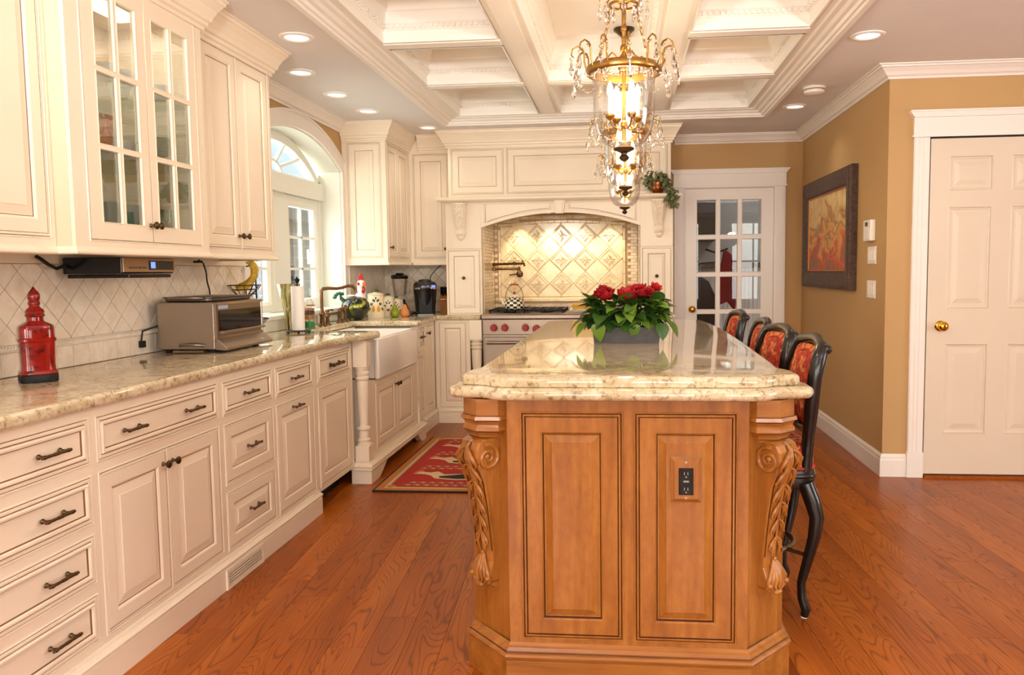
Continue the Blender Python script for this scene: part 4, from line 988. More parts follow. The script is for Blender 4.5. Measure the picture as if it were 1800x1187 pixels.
# ================================================================ BACKSPLASH TILES
def diamond_field(M, parent, a0, a1, b0, b1, ca, cb, p, mat, th=0.007, gap=0.0016, name='diamond_tile', c=0.004):
    n0 = int((a0 - ca) / p) - 2; n1 = int((a1 - ca) / p) + 2; m0 = int((b0 - cb) / p) - 2; m1 = int((b1 - cb) / p) + 2
    for off in (0, 0.5):
        for i in range(n0, n1 + 1):
            for j in range(m0, m1 + 1):
                x, z = ca + (i + off) * p, cb + (j + off) * p; h = p / 2 - gap
                po = clip_poly([(x - h, z), (x, z - h), (x + h, z), (x, z + h)], a0, a1, b0, b1)
                if len(po) < 3: continue
                ar = abs(sum(po[k - 1][0] * po[k][1] - po[k][0] * po[k - 1][1] for k in range(len(po)))) / 2
                if ar < 2e-4: continue
                cx_ = sum(q[0] for q in po) / len(po); cz_ = sum(q[1] for q in po) / len(po)
                mb = MB(M); n = len(po); q2 = [(cx_ + (a - cx_) * 0.965, cz_ + (b - cz_) * 0.965) for a, b in po]
                mb.add([(a, b, c) for a, b in po] + [(a, b, c + th - 0.0015) for a, b in po] + [(a, b, c + th) for a, b in q2],
                       [(k, (k + 1) % n, n + (k + 1) % n, n + k) for k in range(n)] + [(n + k, n + (k + 1) % n, 2 * n + (k + 1) % n, 2 * n + k) for k in range(n)] + [tuple(range(2 * n, 3 * n))])
                build(mb, name, mat, parent, recalc=False)
def splash(label, M, a0, a1, ztop, ca, sq0):
    loc = M @ Vector(((a0 + a1) / 2, ZT, 0)); t = thing('tile_backsplash', label, 'backsplash', loc)
    mb = MB(M); mb.box(a0, a1, ZT + 0.001, ztop, 0.001, 0.0045); build(mb, 'grout_bed', GROUT, t)
    diamond_field(M, t, a0 + 0.001, a1 - 0.001, 1.037, ztop - 0.001, ca, 1.241, 0.132, TILE)
    k = int((a0 - sq0) / 0.0935) - 1
    while sq0 + k * 0.0935 < a1:
        x0, x1 = max(a0 + 0.001, sq0 + k * 0.0935 + 0.0012), min(a1 - 0.001, sq0 + (k + 1) * 0.0935 - 0.0012); k += 1
        if x1 - x0 > 0.01:
            mb = MB(M); mb.rings(x0, x1, ZT + 0.0015, 1.008, [(0, 0.004), (0, 0.0095), (0.0015, 0.011)]); build(mb, 'square_tile', TILE, t, recalc=False)
    mb = MB(M); mb.tube([(a0 + 0.002, 1.0225, 0.009), (a1 - 0.002, 1.0225, 0.009)], 0.0075, 8)
    mb.box(a0 + 0.001, a1 - 0.001, 1.0095, 1.014, 0.004, 0.011); mb.box(a0 + 0.001, a1 - 0.001, 1.031, 1.0355, 0.004, 0.011)
    x = a0 + 0.012
    while x < a1 - 0.012:
        mb.tube([(x - 0.008, 1.0145, 0.011), (x - 0.002, 1.019, 0.0165), (x + 0.003, 1.026, 0.0165), (x + 0.008, 1.0305, 0.011)], [0.002, 0.0042, 0.0042, 0.002], 5, caps=False); x += 0.0145
    build(mb, 'rope_liner', TILE, t, 50, recalc=False)
    return t
splash('ivory diamond tile backsplash with rope border behind the toaster oven', frame(XW, 0, 0, '+X'), 1.605, 4.449, 1.334, 2.981, 2.896)
splash('ivory diamond tile backsplash on the window wall in the far corner', frame(XW, 0, 0, '+X'), 6.252, 7.24, 1.369, 2.981, 2.896)
splash('ivory diamond tile backsplash behind the coffee maker', frame(0, YB, 0, '-Y'), -2.218, -1.496, 1.369, -1.9, -1.9)

# ---- tiled alcove over the range
M = frame(0, YB, 0, '-Y')
t = thing('range_alcove_tiling', 'ivory relief diamond tile panel with mosaic edging behind the range', 'tiling', (-0.52, 7.2, 0.93))
mb = MB(M); mb.box(OX0 + 0.0122, OX1 - 0.0122, 0.932, 1.798, 0.001, 0.0045); build(mb, 'grout_bed', GROUT, t)
PX0, PX1, PZ0 = -1.118, -0.002, 1.052; P_ = 0.2186; PC = -0.561
def ptop(x): return 1.690 + 0.032 * (1 - ((x - PC) / 0.56) ** 2)
for off in (0, 0.5):
    for i in range(-4, 4):
        for j in range(-1, 5):
            x, z = PC + (i + off) * P_, 1.605 - (j - off) * P_; h = P_ / 2 - 0.002
            po = clip_poly([(x - h, z), (x, z - h), (x + h, z), (x, z + h)], PX0, PX1, PZ0, ptop(min(max(x, PX0), PX1)))
            if len(po) < 3: continue
            ar = abs(sum(po[k - 1][0] * po[k][1] - po[k][0] * po[k - 1][1] for k in range(len(po)))) / 2
            if ar < 4e-4: continue
            cx_ = sum(q[0] for q in po) / len(po); cz_ = sum(q[1] for q in po) / len(po); n = len(po)
            lay = [(1, 0.004), (1, 0.0095), (0.97, 0.011)]
            rel = off == 0 and -2 <= i <= 2 and 0 <= j <= 2
            if rel: lay += [(0.86, 0.012), (0.84, 0.013), (0.80, 0.0085), (0.78, 0.0075)]
            mb = MB(M); vs = []
            for s_, c_ in lay: vs += [(cx_ + (a - cx_) * s_, cz_ + (b - cz_) * s_, c_) for a, b in po]
            fs = [(r * n + k, r * n + (k + 1) % n, (r + 1) * n + (k + 1) % n, (r + 1) * n + k) for r in range(len(lay) - 1) for k in range(n)] + [tuple(range((len(lay) - 1) * n, len(lay) * n))]
            mb.add(vs, fs); tl = build(mb, 'relief_tile' if rel else 'plain_tile', CERAM, t, recalc=False)
            if rel:
                mb = MB(M); mb.ell((x, z, 0.010), 0.012, 0.012, 0.006, 8, 4)
                for q in (-1, 1):
                    mb.tube([(x + q * 0.008, z + 0.004, 0.008), (x + q * 0.028, z + 0.008, 0.013), (x + q * 0.045, z - 0.001, 0.0115), (x + q * 0.062, z + 0.004, 0.0075)], [0.003, 0.008, 0.006, 0.001], 6)
                    mb.tube([(x, z + q * 0.008, 0.008), (x + 0.008, z + q * 0.026, 0.013), (x - 0.003, z + q * 0.045, 0.0115), (x, z + q * 0.062, 0.0075)], [0.003, 0.009, 0.007, 0.001], 6)
                    for w in (-1, 1): mb.tube([(x + q * 0.006, z + w * 0.006, 0.008), (x + q * 0.022, z + w * 0.020, 0.013), (x + q * 0.024, z + w * 0.034, 0.0075)], [0.002, 0.006, 0.001], 5)
                build(mb, 'leaf_relief', CERAM, tl, 60, recalc=False)
# pencil liners round the panel
mb = MB(M)
for x in (PX0 - 0.013, PX1 + 0.013): 
    for q in range(6): z0 = 1.045 + q * 0.104; mb.box(x - 0.011, x + 0.011, z0, z0 + 0.1025, 0.004, 0.016)
tp = [(PX0 - 0.024 + (PX1 - PX0 + 0.048) * k / 20) for k in range(21)]
for k in range(20):
    a, b = tp[k], tp[k + 1]; za, zb2 = ptop(min(max(a, PX0), PX1)) + 0.002, ptop(min(max(b, PX0), PX1)) + 0.002
    mb.prism([(a, za), (b - 0.001, zb2), (b - 0.001, zb2 + 0.022), (a, za + 0.022)], 0.004, 0.016)
build(mb, 'pencil_liner', CERAM, t, bevel=0.004, seg=2)
mb = MB(M); mb.box(PX0 - 0.026, PX1 + 0.026, 1.006, 1.044, 0.004, 0.030); mb.box(PX0 - 0.026, PX1 + 0.026, 1.010, 1.038, 0.030, 0.036); build(mb, 'ledge_moulding', CERAM, t, bevel=0.004, seg=2)
def bricks(M, a0, a1, b0, b1, name, hole=None, c=0.004, bw=0.058, bh=0.0285):
    mb = MB(M); j = 0; z = b0
    while z < b1 - 0.005:
        x = a0 - (bw / 2 if j % 2 else 0)
        while x < a1 - 0.003:
            x0, x1, z0, z1 = max(a0, x), min(a1, x + bw - 0.0016), z, min(b1, z + bh - 0.0016)
            if x1 - x0 > 0.006 and not (hole and hole(x0, x1, z0, z1)):
                d = 0.0075 + rnd.random() * 0.002
                mb.rings(x0, x1, z0, z1, [(0, c), (0, c + d - 0.001), (0.0015, c + d)])
            x += bw
        z += bh; j += 1
    o = build(mb, name, MOSAIC, t, recalc=False); o['kind'] = 'stuff'
def hole(x0, x1, z0, z1):
    if z1 < 1.004: return False
    if x1 < PX0 - 0.026 or x0 > PX1 + 0.026: return False
    return z0 < ptop(min(max((x0 + x1) / 2, PX0), PX1)) + 0.024
bricks(M, OX0 + 0.0125, OX1 - 0.0125, 0.932, 1.795, 'mosaic_bricks', hole)
t = thing('alcove_side_tiling', 'brick mosaic lining on the left cheek of the range alcove', 'tiling', (OX0, 6.97, 0.93))
Ml = frame(OX0, 0, 0, '+X'); mb = MB(Ml); mb.box(6.69, YB - 0.001, 0.93, 1.795, 0.0005, 0.003); build(mb, 'grout_bed', GROUT, t); bricks(Ml, 6.69, YB - 0.012, 0.932, 1.795, 'mosaic_bricks', c=0.002)
t = thing('alcove_side_tiling', 'brick mosaic lining on the right cheek of the range alcove', 'tiling', (OX1, 6.97, 0.93))
Mr = frame(OX1, 0, 0, '-X'); mb = MB(Mr); mb.box(-YB + 0.001, -6.69, 0.93, 1.795, 0.0005, 0.003); build(mb, 'grout_bed', GROUT, t); bricks(Mr, -YB + 0.012, -6.69, 0.932, 1.795, 'mosaic_bricks', c=0.002)

# ================================================================ RANGE
t = thing('range_cooker', 'wide stainless steel range with red knobs under the mantel hood', 'range', (-0.52, 6.9, 0))
RX0, RX1, RY = -1.183, 0.133, 6.60
mb = MB(); mb.box(RX0, RX1, RY, 7.215, 0.12, 0.90); build(mb, 'body', STEEL, t)
M = frame(0, RY, 0, '-Y')
mb = MB(M); mb.prism([(0, 0), (0.05, 0.0), (0.05, 0.03), (0.035, 0.042), (0, 0.042)], RX0, RX1); mb.v = [(mb_ [2], RY - (RY - mb_[1]) , mb_[2]) if False else mb_ for mb_ in mb.v]
mb = MB(); mb.prism([(RY, 0.888), (RY - 0.052, 0.888), (RY - 0.058, 0.894), (RY - 0.058, 0.918), (RY - 0.05, 0.928), (RY + 0.02, 0.930), (RY + 0.02, 0.888)], RX0, RX1); mb.v = [(z, x, y) for x, y, z in mb.v]; build(mb, 'bullnose', STEEL, t)
mb = MB(M); mb.box(RX0 + 0.002, RX1 - 0.002, 0.755, 0.885, 0.0, 0.034); build(mb, 'control_panel', STEEL, t, bevel=0.004)
for x, z, r in ((-1.083, 0.815, 1), (-0.99, 0.815, 1), (-0.815, 0.815, 1), (-0.722, 0.803, 1.12), (-0.53, 0.815, 1), (-0.44, 0.815, 1), (-0.27, 0.803, 1.12), (-0.10, 0.815, 1), (0.03, 0.815, 1)):
    mb = MB(M); mb.lathe([(0.038 * r, 0), (0.038 * r, 0.004), (0.036 * r, 0.006)], 22, (x, z, 0.034)); kb = build(mb, 'knob_bezel', STEEL, t, 40)
    mb = MB(M); mb.lathe([(0.031 * r, 0.006), (0.030 * r, 0.012), (0.027 * r, 0.034), (0.023 * r, 0.038), (0, 0.038)], 22, (x, z, 0.034)); mb.box(x - 0.006, x + 0.006, z - 0.026 * r, z + 0.026 * r, 0.068, 0.078); build(mb, 'control_knob', REDKNOB, t, 40)
for x0, x1 in ((RX0 + 0.012, -0.40), (-0.38, RX1 - 0.012)):
    mb = MB(M); mb.box(x0, x1, 0.17, 0.735, 0.001, 0.035); dr = build(mb, 'oven_door', STEEL, t, bevel=0.006)
    w = x1 - x0; mb = MB(M); mb.rings(x0 + w * .16, x1 - w * .16, 0.30, 0.585, [(0, 0.035), (0, 0.041), (0.012, 0.043), (0.018, 0.038)]); build(mb, 'window_frame', STEEL, dr, recalc=False)
    mb = MB(M); mb.box(x0 + w * .16 + 0.017, x1 - w * .16 - 0.017, 0.317, 0.568, 0.035, 0.0385); build(mb, 'window_glass', DARKGLASS, dr)
    mb = MB(M); mb.tube([(x0 + 0.03, 0.692, 0.085), (x1 - 0.03, 0.692, 0.085)], 0.014, 12)
    for q in (x0 + 0.06, x1 - 0.06): mb.lathe([(0.012, 0.034), (0.010, 0.08)], 10, (q, 0.692, 0))
    build(mb, 'door_handle', STEEL, dr, 40)
mb = MB(); mb.box(RX0 + 0.02, RX1 - 0.02, RY + 0.03, RY + 0.05, 0.0, 0.12); mb.box(RX0 + 0.02, RX1 - 0.02, RY + 0.05, 7.2, 0.0, 0.02); build(mb, 'kick_panel', DARKSTEEL, t)
mb = MB(); mb.box(RX0, RX1, RY + 0.02, 7.215, 0.901, 0.931); build(mb, 'cooktop', STEEL, t)
mb = MB(); mb.box(RX0, RX1, 7.19, 7.232, 0.931, 0.962); build(mb, 'back_trim', STEEL, t)
for gx in range(2):
    for gy in range(2):
        x0 = RX0 + 0.045 + gx * 0.325; y0 = RY + 0.05 + gy * 0.255; mb = MB()
        for k in range(5): x = x0 + 0.006 + k * 0.075; mb.box(x - 0.006, x + 0.006, y0, y0 + 0.25, 0.944, 0.962)
        for k in range(4): y = y0 + 0.006 + k * 0.0795; mb.box(x0, x0 + 0.315, y - 0.006, y + 0.006, 0.944, 0.960)
        for x in (x0 + 0.008, x0 + 0.306):
            for y in (y0 + 0.008, y0 + 0.242): mb.box(x - 0.007, x + 0.007, y - 0.007, y + 0.007, 0.931, 0.946)
        g_ = build(mb, 'burner_grate', IRON, t)
        mb = MB(); mb.lathe([(0.055, 0.931), (0.055, 0.938), (0.04, 0.942), (0, 0.942)], 18, (x0 + 0.157, y0 + 0.125, 0)); build(mb, 'burner_cap', BLACKM, t)
mb = MB(); mb.box(-0.47, 0.10, RY + 0.06, 7.17, 0.931, 0.945); build(mb, 'griddle', STEEL, t, bevel=0.005)

# ================================================================ ISLAND
WM = [MAPLE, WGLAZE]
t = thing('kitchen_island', 'honey maple kitchen island with carved corbels and raised panels', 'island', (0.0, 3.6, 0))
body = [(-0.35, 2.345), (0.365, 2.345), (0.495, 2.48), (0.495, 2.72), (0.22, 2.72), (0.22, 4.95), (-0.485, 4.95), (-0.485, 2.48)]
mb = MB(); mb.prism(body, 0.004, 0.901); build(mb, 'body', MAPLE, t)
M = frame(-0.35, 2.330, 0, '-Y')
face_frame(M, 0.715, 0.12, 0.901, [(0.045, 0.343, 0.166, 0.859), (0.385, 0.678, 0.166, 0.859)], t, MAPLE)
RW = [(0, -0.012), (0, 0.001), (0.002, 0.0025), (0.006, 0.0025), (0.0085, -0.0015, 1), (0.0105, 0.002), (0.054, 0.002), (0.059, -0.001), (0.0625, -0.008, 1), (0.066, -0.008), (0.086, -0.0005), (0.0875, 0.001)]
pan = []
for a0, a1 in ((0.045, 0.343), (0.385, 0.678)):
    mb = MB(M); mb.rings(a0 + 0.0025, a1 - 0.0025, 0.1685, 0.8565, RW); pan.append(build(mb, 'raised_panel', WM, t, recalc=False))
for k in range(4):                                   # panels on the sink side
    M2 = frame(-0.4855, 2.62 + (k + 1) * 0.57, 0, '-X'); mb = MB(M2); mb.rings(0.02, 0.55, 0.166, 0.859, scale_rings([(a, b + 0.012) + tuple(q) for a, b, *q in RW], 1.1)); build(mb, 'side_panel', WM, t, recalc=False)
IP = [(0.0005, 0), (0.022, 0), (0.022, 0.096), (0.017, 0.101), (0.026, 0.105), (0.028, 0.112), (0.024, 0.119), (0.017, 0.122), (0.019, 0.128), (0.012, 0.136), (0.006, 0.140), (0.0005, 0.148)]
mb = MB(); pth = [(-0.485, 4.95), (-0.485, 2.48), (-0.35, 2.330), (0.365, 2.330), (0.495, 2.48), (0.495, 2.72)]
mb.sweep(IP, pth, False, 0); build(mb, 'base_moulding', MAPLEH, t)
mb = MB(); mb.sweep([(0.0165, 0.100), (0.0195, 0.103), (0.0185, 0.104)], pth, False, 0); mb.sweep([(0.016, 0.1215), (0.0195, 0.1225), (0.0185, 0.124)], pth, False, 0); build(mb, 'moulding_glaze', WGLAZE, t, recalc=False)
# outlet in the right panel
M = frame(0, 2.328, 0, '-Y')
mb = MB(M); mb.rings(0.137, 0.228, 0.597, 0.733, [(0, 0), (0.0, 0.004), (0.012, 0.014), (0.014, 0.014)]); ol = build(mb, 'outlet_plate', MAPLE, t, recalc=False); ol['label'] = 'bevelled wooden outlet cover'
mb = MB(M); mb.rings(0.161, 0.203, 0.622, 0.702, [(0, 0.014), (0, 0.0175), (0.002, 0.0185)]); build(mb, 'receptacle', BLACK, ol, recalc=False)
SOCK = pmat('socket_grey', srgb(150, 150, 150), 0.4)
mb = MB(M)
for z in (0.636, 0.682):
    mb.box(0.176, 0.178, z, z + 0.008, 0.0185, 0.0192); mb.box(0.186, 0.188, z, z + 0.008, 0.0185, 0.0192); mb.box(0.180, 0.184, z - 0.008, z - 0.004, 0.0185, 0.0192)
mb.box(0.174, 0.190, 0.660, 0.665, 0.0185, 0.0195)
build(mb, 'socket_slots', SOCK, ol)
mb = MB(M)
for z in (0.611, 0.717): mb.lathe([(0.004, 0.014), (0.004, 0.0155), (0, 0.016)], 10, (0.182, z, 0))
build(mb, 'plate_screw', STEEL, ol)
# carved corbels on the canted corners
def corbel(cx, cy, ang):
    M = frame(cx, cy, 0, ang)
    mb = MB(M)
    sec = [(0.8995, 0.082, 0.072), (0.848, 0.082, 0.072), (0.8465, 0.088, 0.079), (0.836, 0.090, 0.081), (0.833, 0.084, 0.074), (0.820, 0.080, 0.068), (0.812, 0.084, 0.074), (0.803, 0.084, 0.075), (0.797, 0.077, 0.067), (0.786, 0.068, 0.058), (0.780, 0.066, 0.056), (0.779, 0.060, 0.048), (0.770, 0.058, 0.046)]
    for k in range(len(sec) - 1):
        (z1, w1, d1), (z0, w0, d0) = sec[k], sec[k + 1]
        pl = lambda z, w, d: [(-w, z, -0.01), (-w, z, d * .35), (-w * .42, z, d), (w * .42, z, d), (w, z, d * .35), (w, z, -0.01)]
        mb.add(pl(z1, w1, d1) + pl(z0, w0, d0), [(i, i + 1, i + 7, i + 6) for i in range(5)] + ([tuple(range(6))] if k == 0 else []) + ([tuple(range(11, 5, -1))] if k == len(sec) - 2 else []))
    cap = build(mb, 'corbel_capital', MAPLEH, t)
    mb = MB(M)
    for z, w, d in ((0.8475, 0.083, 0.073), (0.8335, 0.0845, 0.0745), (0.8135, 0.0812, 0.070), (0.7985, 0.0785, 0.0685), (0.7795, 0.0645, 0.0535)):
        mb.tube([(-w, z, d * .35), (-w * .42, z, d), (w * .42, z, d), (w, z, d * .35)], 0.0016, 5)
    build(mb, 'glaze_line', WGLAZE, t)
    mb = MB(M)
    prof = [(0.775, 0.05), (0.765, 0.072), (0.745, 0.083), (0.72, 0.084), (0.695, 0.076), (0.66, 0.062), (0.62, 0.052), (0.57, 0.045), (0.52, 0.039), (0.47, 0.033), (0.42, 0.028), (0.385, 0.028), (0.365, 0.036), (0.345, 0.042), (0.325, 0.038), (0.315, 0.026), (0.305, 0.024), (0.297, 0.014), (0.292, 0.0)]
    hw = 0.048
    def wz(z): return hw * (0.86 + 0.14 * (z - 0.3) / 0.47) if z > 0.32 else hw * 0.7
    for k in range(len(prof) - 1):
        (z1, d1), (z0, d0) = prof[k], prof[k + 1]; w1, w0 = wz(z1), wz(z0)
        mb.add([(-w1, z1, -0.01), (-w1, z1, d1 - 0.006), (-w1 + 0.008, z1, d1), (w1 - 0.008, z1, d1), (w1, z1, d1 - 0.006), (w1, z1, -0.01), (-w0, z0, -0.01), (-w0, z0, d0 - 0.006), (-w0 + 0.008, z0, d0), (w0 - 0.008, z0, d0), (w0, z0, d0 - 0.006), (w0, z0, -0.01)],
               [(i, i + 1, i + 7, i + 6) for i in range(5)])
    build(mb, 'corbel_body', MAPLE, t, 40)
    def dz(z):
        for k in range(len(prof) - 1):
            if prof[k + 1][0] <= z <= prof[k][0]:
                u_ = (z - prof[k + 1][0]) / (prof[k][0] - prof[k + 1][0]); return prof[k + 1][1] * (1 - u_) + prof[k][1] * u_
        return 0.03
    mb = MB(M)
    for q in (-1, 1):                                # volutes on both cheeks
        a = q * (hw + 0.001)
        sp = []
        for i in range(26):
            th_ = i * 0.42; r_ = 0.042 * (1 - i / 30); sp.append((a, 0.718 + r_ * sin(th_ + 1.2), 0.042 + r_ * cos(th_ + 1.2)))
        mb.tube(sp, [0.0085 - 0.0045 * i / 26 for i in range(26)], 7)
        mb.ell((a, 0.722, 0.044), 0.006, 0.010, 0.010, 8, 5)
        mb.tube([(a, 0.70, 0.078), (a, 0.64, 0.054), (a, 0.54, 0.038), (a, 0.45, 0.026), (a, 0.40, 0.02)], [0.005, 0.004, 0.0035, 0.003, 0.001], 6)
    build(mb, 'volute', MAPLE, t, 50)
    mb = MB(M)
    mb.tube([(0, z, dz(z) + 0.003) for z in (0.77, 0.75, 0.72, 0.69, 0.64, 0.58, 0.52, 0.46, 0.41)], [0.006, 0.009, 0.010, 0.009, 0.0075, 0.0065, 0.0055, 0.0045, 0.002], 8)
    z = 0.752; i = 0
    while z > 0.43:
        k = 0.55 + 0.45 * (z - 0.42) / 0.33
        for q in (-1, 1):
            p0 = (q * 0.004, z, dz(z) + 0.004); p1 = (q * 0.020 * k, z - 0.008, dz(z - 0.008) + 0.010 * k); p2 = (q * 0.036 * k, z - 0.028 * k, dz(z - 0.028) + 0.012 * k); p3 = (q * 0.046 * k, z - 0.052 * k, dz(z - 0.05) + 0.006); p4 = (q * 0.043 * k, z - 0.064 * k, dz(z - 0.062) + 0.012)
            mb.tube([p0, p1, p2, p3, p4], [0.0025, 0.006 * k, 0.008 * k, 0.0055 * k, 0.0015], 7); mb.tube([p1, (p2[0] * .8, p2[1] - 0.014 * k, p2[2]), (p3[0] * .72, p3[1] - 0.012 * k, p3[2] + 0.002)], [0.003, 0.005 * k, 0.0015], 6)
            mb.tube([(q * 0.012 * k, z - 0.012, dz(z - 0.012) + 0.006), (q * 0.020 * k, z - 0.034 * k, dz(z - 0.034) + 0.012 * k), (q * 0.024 * k, z - 0.06 * k, dz(z - 0.06) + 0.004)], [0.002, 0.006 * k, 0.001], 6)
        z -= 0.055; i += 1
    gl_ = MB(M)
    for q in (-1, 1):
        gl_.tube([(q * w_, z, dz(z) + 0.0035) for z, w_ in ((0.765, 0.009), (0.74, 0.012), (0.70, 0.013), (0.65, 0.011), (0.58, 0.009), (0.50, 0.007), (0.43, 0.004))], 0.0018, 5)
        gl_.tube([(q * (hw - 0.006), z, dz(z) + 0.0005) for z in (0.70, 0.64, 0.56, 0.48, 0.42)], 0.0014, 5)
        for b_ in (0.5, 1.5, 2.5): gl_.tube([(q * b_ * 0.010, 0.375, 0.048 - b_ * .002), (q * b_ * 0.013, 0.345, 0.056 - b_ * .004)], 0.002, 5)
    build(gl_, 'carving_glaze', WGLAZE, t)
    for q in (-1, 1):                                # long hanging sprays
        mb.tube([(q * 0.006, 0.47, dz(.47) + 0.004), (q * 0.017, 0.445, dz(.445) + 0.008), (q * 0.012, 0.405, dz(.405) + 0.004)], [0.002, 0.006, 0.001], 6)
    for b_ in (-3, -2, -1, 0, 1, 2, 3):              # shell at the foot
        x = b_ * 0.013; mb.tube([(x * .15, 0.405, 0.032), (x * .55, 0.380, 0.046 - abs(b_) * .002), (x, 0.352, 0.056 - abs(b_) * .004), (x * 1.1, 0.328, 0.050 - abs(b_) * .004), (x * .95, 0.318, 0.056 - abs(b_) * .004)], [0.003, 0.006, 0.0075, 0.006, 0.003], 7)
    for q in (-1, 1): mb.ell((q * 0.04, 0.335, 0.046), 0.010, 0.010, 0.010, 8, 5)
    mb.ell((0, 0.310, 0.046), 0.020, 0.012, 0.012, 8, 5); mb.ell((0, 0.408, 0.034), 0.007, 0.008, 0.007, 8, 5)
    build(mb, 'acanthus_carving', maple('honey_maple_carved', (6, 6, 3)) if 'honey_maple_carved' not in bpy.data.materials else bpy.data.materials['honey_maple_carved'], t, 60, recalc=False)
corbel(-0.4175, 2.4125, radians(-135)); corbel(0.430, 2.4125, radians(-46))

# island granite: two stacked slabs with shaped corners and a bowed seating side
def isl(d):
    L_, R_, F_, B_ = -0.475 - d, 0.497 + d, 2.318 - d, 5.06 + d
    fr = [(-0.36, F_), (0.0, F_), (0.385, F_)]
    cr = [(0.418, F_ + 0.012), (0.440, F_ + 0.038), (0.476, F_ + 0.050), (R_ + 0.014, F_ + 0.060), (R_ + 0.026, F_ + 0.085), (R_ + 0.026, F_ + 0.16), (R_ + 0.014, F_ + 0.20), (R_ - 0.002, F_ + 0.235)]
    side = [(R_ + 0.004, 2.7), (R_ + 0.016, 3.2), (R_ + 0.028, 3.8), (R_ + 0.026, 4.3), (R_ + 0.008, 4.75), (R_ - 0.012, B_ - 0.085)]
    bk = [(R_ - 0.02, B_ - 0.062), (R_ - 0.05, B_ - 0.055), (R_ - 0.075, B_ - 0.042), (R_ - 0.09, B_ - 0.012), (R_ - 0.12, B_)]
    bl = [(L_ + 0.12, B_), (L_ + 0.09, B_ - 0.012), (L_ + 0.075, B_ - 0.042), (L_ + 0.05, B_ - 0.055), (L_ + 0.012, B_ - 0.062), (L_, B_ - 0.085)]
    fl = [(L_, F_ + 0.235), (L_ - 0.014, F_ + 0.20), (L_ - 0.026, F_ + 0.16), (L_ - 0.026, F_ + 0.085), (L_ - 0.014, F_ + 0.060), (-0.450, F_ + 0.050), (-0.414, F_ + 0.038), (-0.393, F_ + 0.012)]
    return fr + cr + side + bk + bl + fl
mb = MB(); mb.slab(isl(0.034), 0.902, 0.938, 0.0175, 6); mb.slab(isl(0.0), 0.9382, 0.970, 0.015, 6, bot=0.004)
o = build(mb, 'island_countertop', GRANITE, smooth=40); tag(o, 'double-edged gold granite top of the island', 'countertop')

# ================================================================ BAR STOOLS
FAB = pmat('red_tapestry', srgb(150, 40, 28), 0.85); v = coords(FAB)
n1 = noise(FAB, v, 22, 3, 0.5, 1.0); n2 = noise(FAB, v, 34, 2, 0.5, 1.5)
c1 = ramp(FAB, n1, [(0.40, srgb(168, 44, 30)), (0.52, srgb(206, 92, 48)), (0.60, srgb(226, 176, 96)), (0.70, srgb(150, 40, 28))])
c2 = ramp(FAB, n2, [(0.57, (1, 1, 1, 1)), (0.63, (0.25, 0.16, 0.12, 1))]); setcol(FAB, mix(FAB, 0.8, c1, c2, 'MULTIPLY'))
EBONY = pmat('worn_ebony', srgb(24, 20, 17), 0.28, coat=0.3)
TRIMF = pmat('red_gimp_braid', srgb(176, 52, 34), 0.8)
BRZ2 = pmat('bronze_ring', srgb(120, 100, 74), 0.35, 0.8)
st = thing('bar_stool', '', 'stool', (0, 0, 0), 'bar stools along the island')
for sx, sy in ((1, -1), (1, 1), (-1, -1), (-1, 1)):
    mb = MB(); k = 1 if sx > 0 else 1.0; X = lambda d: sx * (0.165 + d); Y_ = lambda d: sy * (0.175 + d)
    pts = [(X(0.008), Y_(0.0), 0.50), (X(0.03), Y_(0.012), 0.44), (X(0.045), Y_(0.02), 0.38), (X(0.036), Y_(0.016), 0.30), (X(0.016), Y_(0.006), 0.21), (X(-0.002), Y_(-0.002), 0.13), (X(0.0), Y_(0.0), 0.07), (X(0.014), Y_(0.008), 0.03), (X(0.008), Y_(0.006), 0.004)]
    mb.tube(pts, [0.030, 0.030, 0.027, 0.023, 0.019, 0.0165, 0.017, 0.019, 0.014], 10); lg = build(mb, 'leg', EBONY, st, 50)
    mb = MB(); mb.lathe([(0.013, 0.0), (0.013, 0.005)], 12, (X(0.008), Y_(0.006), 0)); build(mb, 'foot_glide', PAPER, lg)
mb = MB(); ro = fillet([(-0.20, -0.205), (0.215, -0.185), (0.215, 0.185), (-0.20, 0.205)], 0.06, 5); mb.slab(ro, 0.475, 0.552, 0.010, 3); mb.slab([(x * 1.02, y * 1.02) for x, y in ro], 0.520, 0.535, 0.006, 3); build(mb, 'seat_rail', EBONY, st, 45)
mb = MB(); mb.slab([(x * 0.97, y * 0.97) for x, y in ro], 0.552, 0.645, 0.045, 6, bot=0.01); build(mb, 'seat_cushion', FAB, st, 60)
mb = MB(); mb.tube([(x * 0.975, y * 0.975, 0.556) for x, y in ro], 0.007, 6, True); build(mb, 'gimp_trim', TRIMF, st, 60)
mb = MB(); mb.tube([(0.165 * cos(a), 0.165 * sin(a), 0.235) for a in [2 * pi * k / 32 for k in range(32)]], 0.011, 8, True)
for a in range(4):
    q = pi / 4 + a * pi / 2; mb.tube([(0.165 * cos(q), 0.165 * sin(q), 0.235), (0.235 * cos(q), 0.242 * sin(q), 0.235)], 0.008, 6)
build(mb, 'foot_ring', BRZ2, st, 60)
bx_ = lambda z: 0.183 + 0.032 * ((z - 0.55) / 0.46) + 0.022 * max(0, (z - 0.86) / 0.14) ** 2     # back leans away
def backpt(y, z, dx=0): return (bx_(z) + dx - 0.35 * (y * y), y, z)
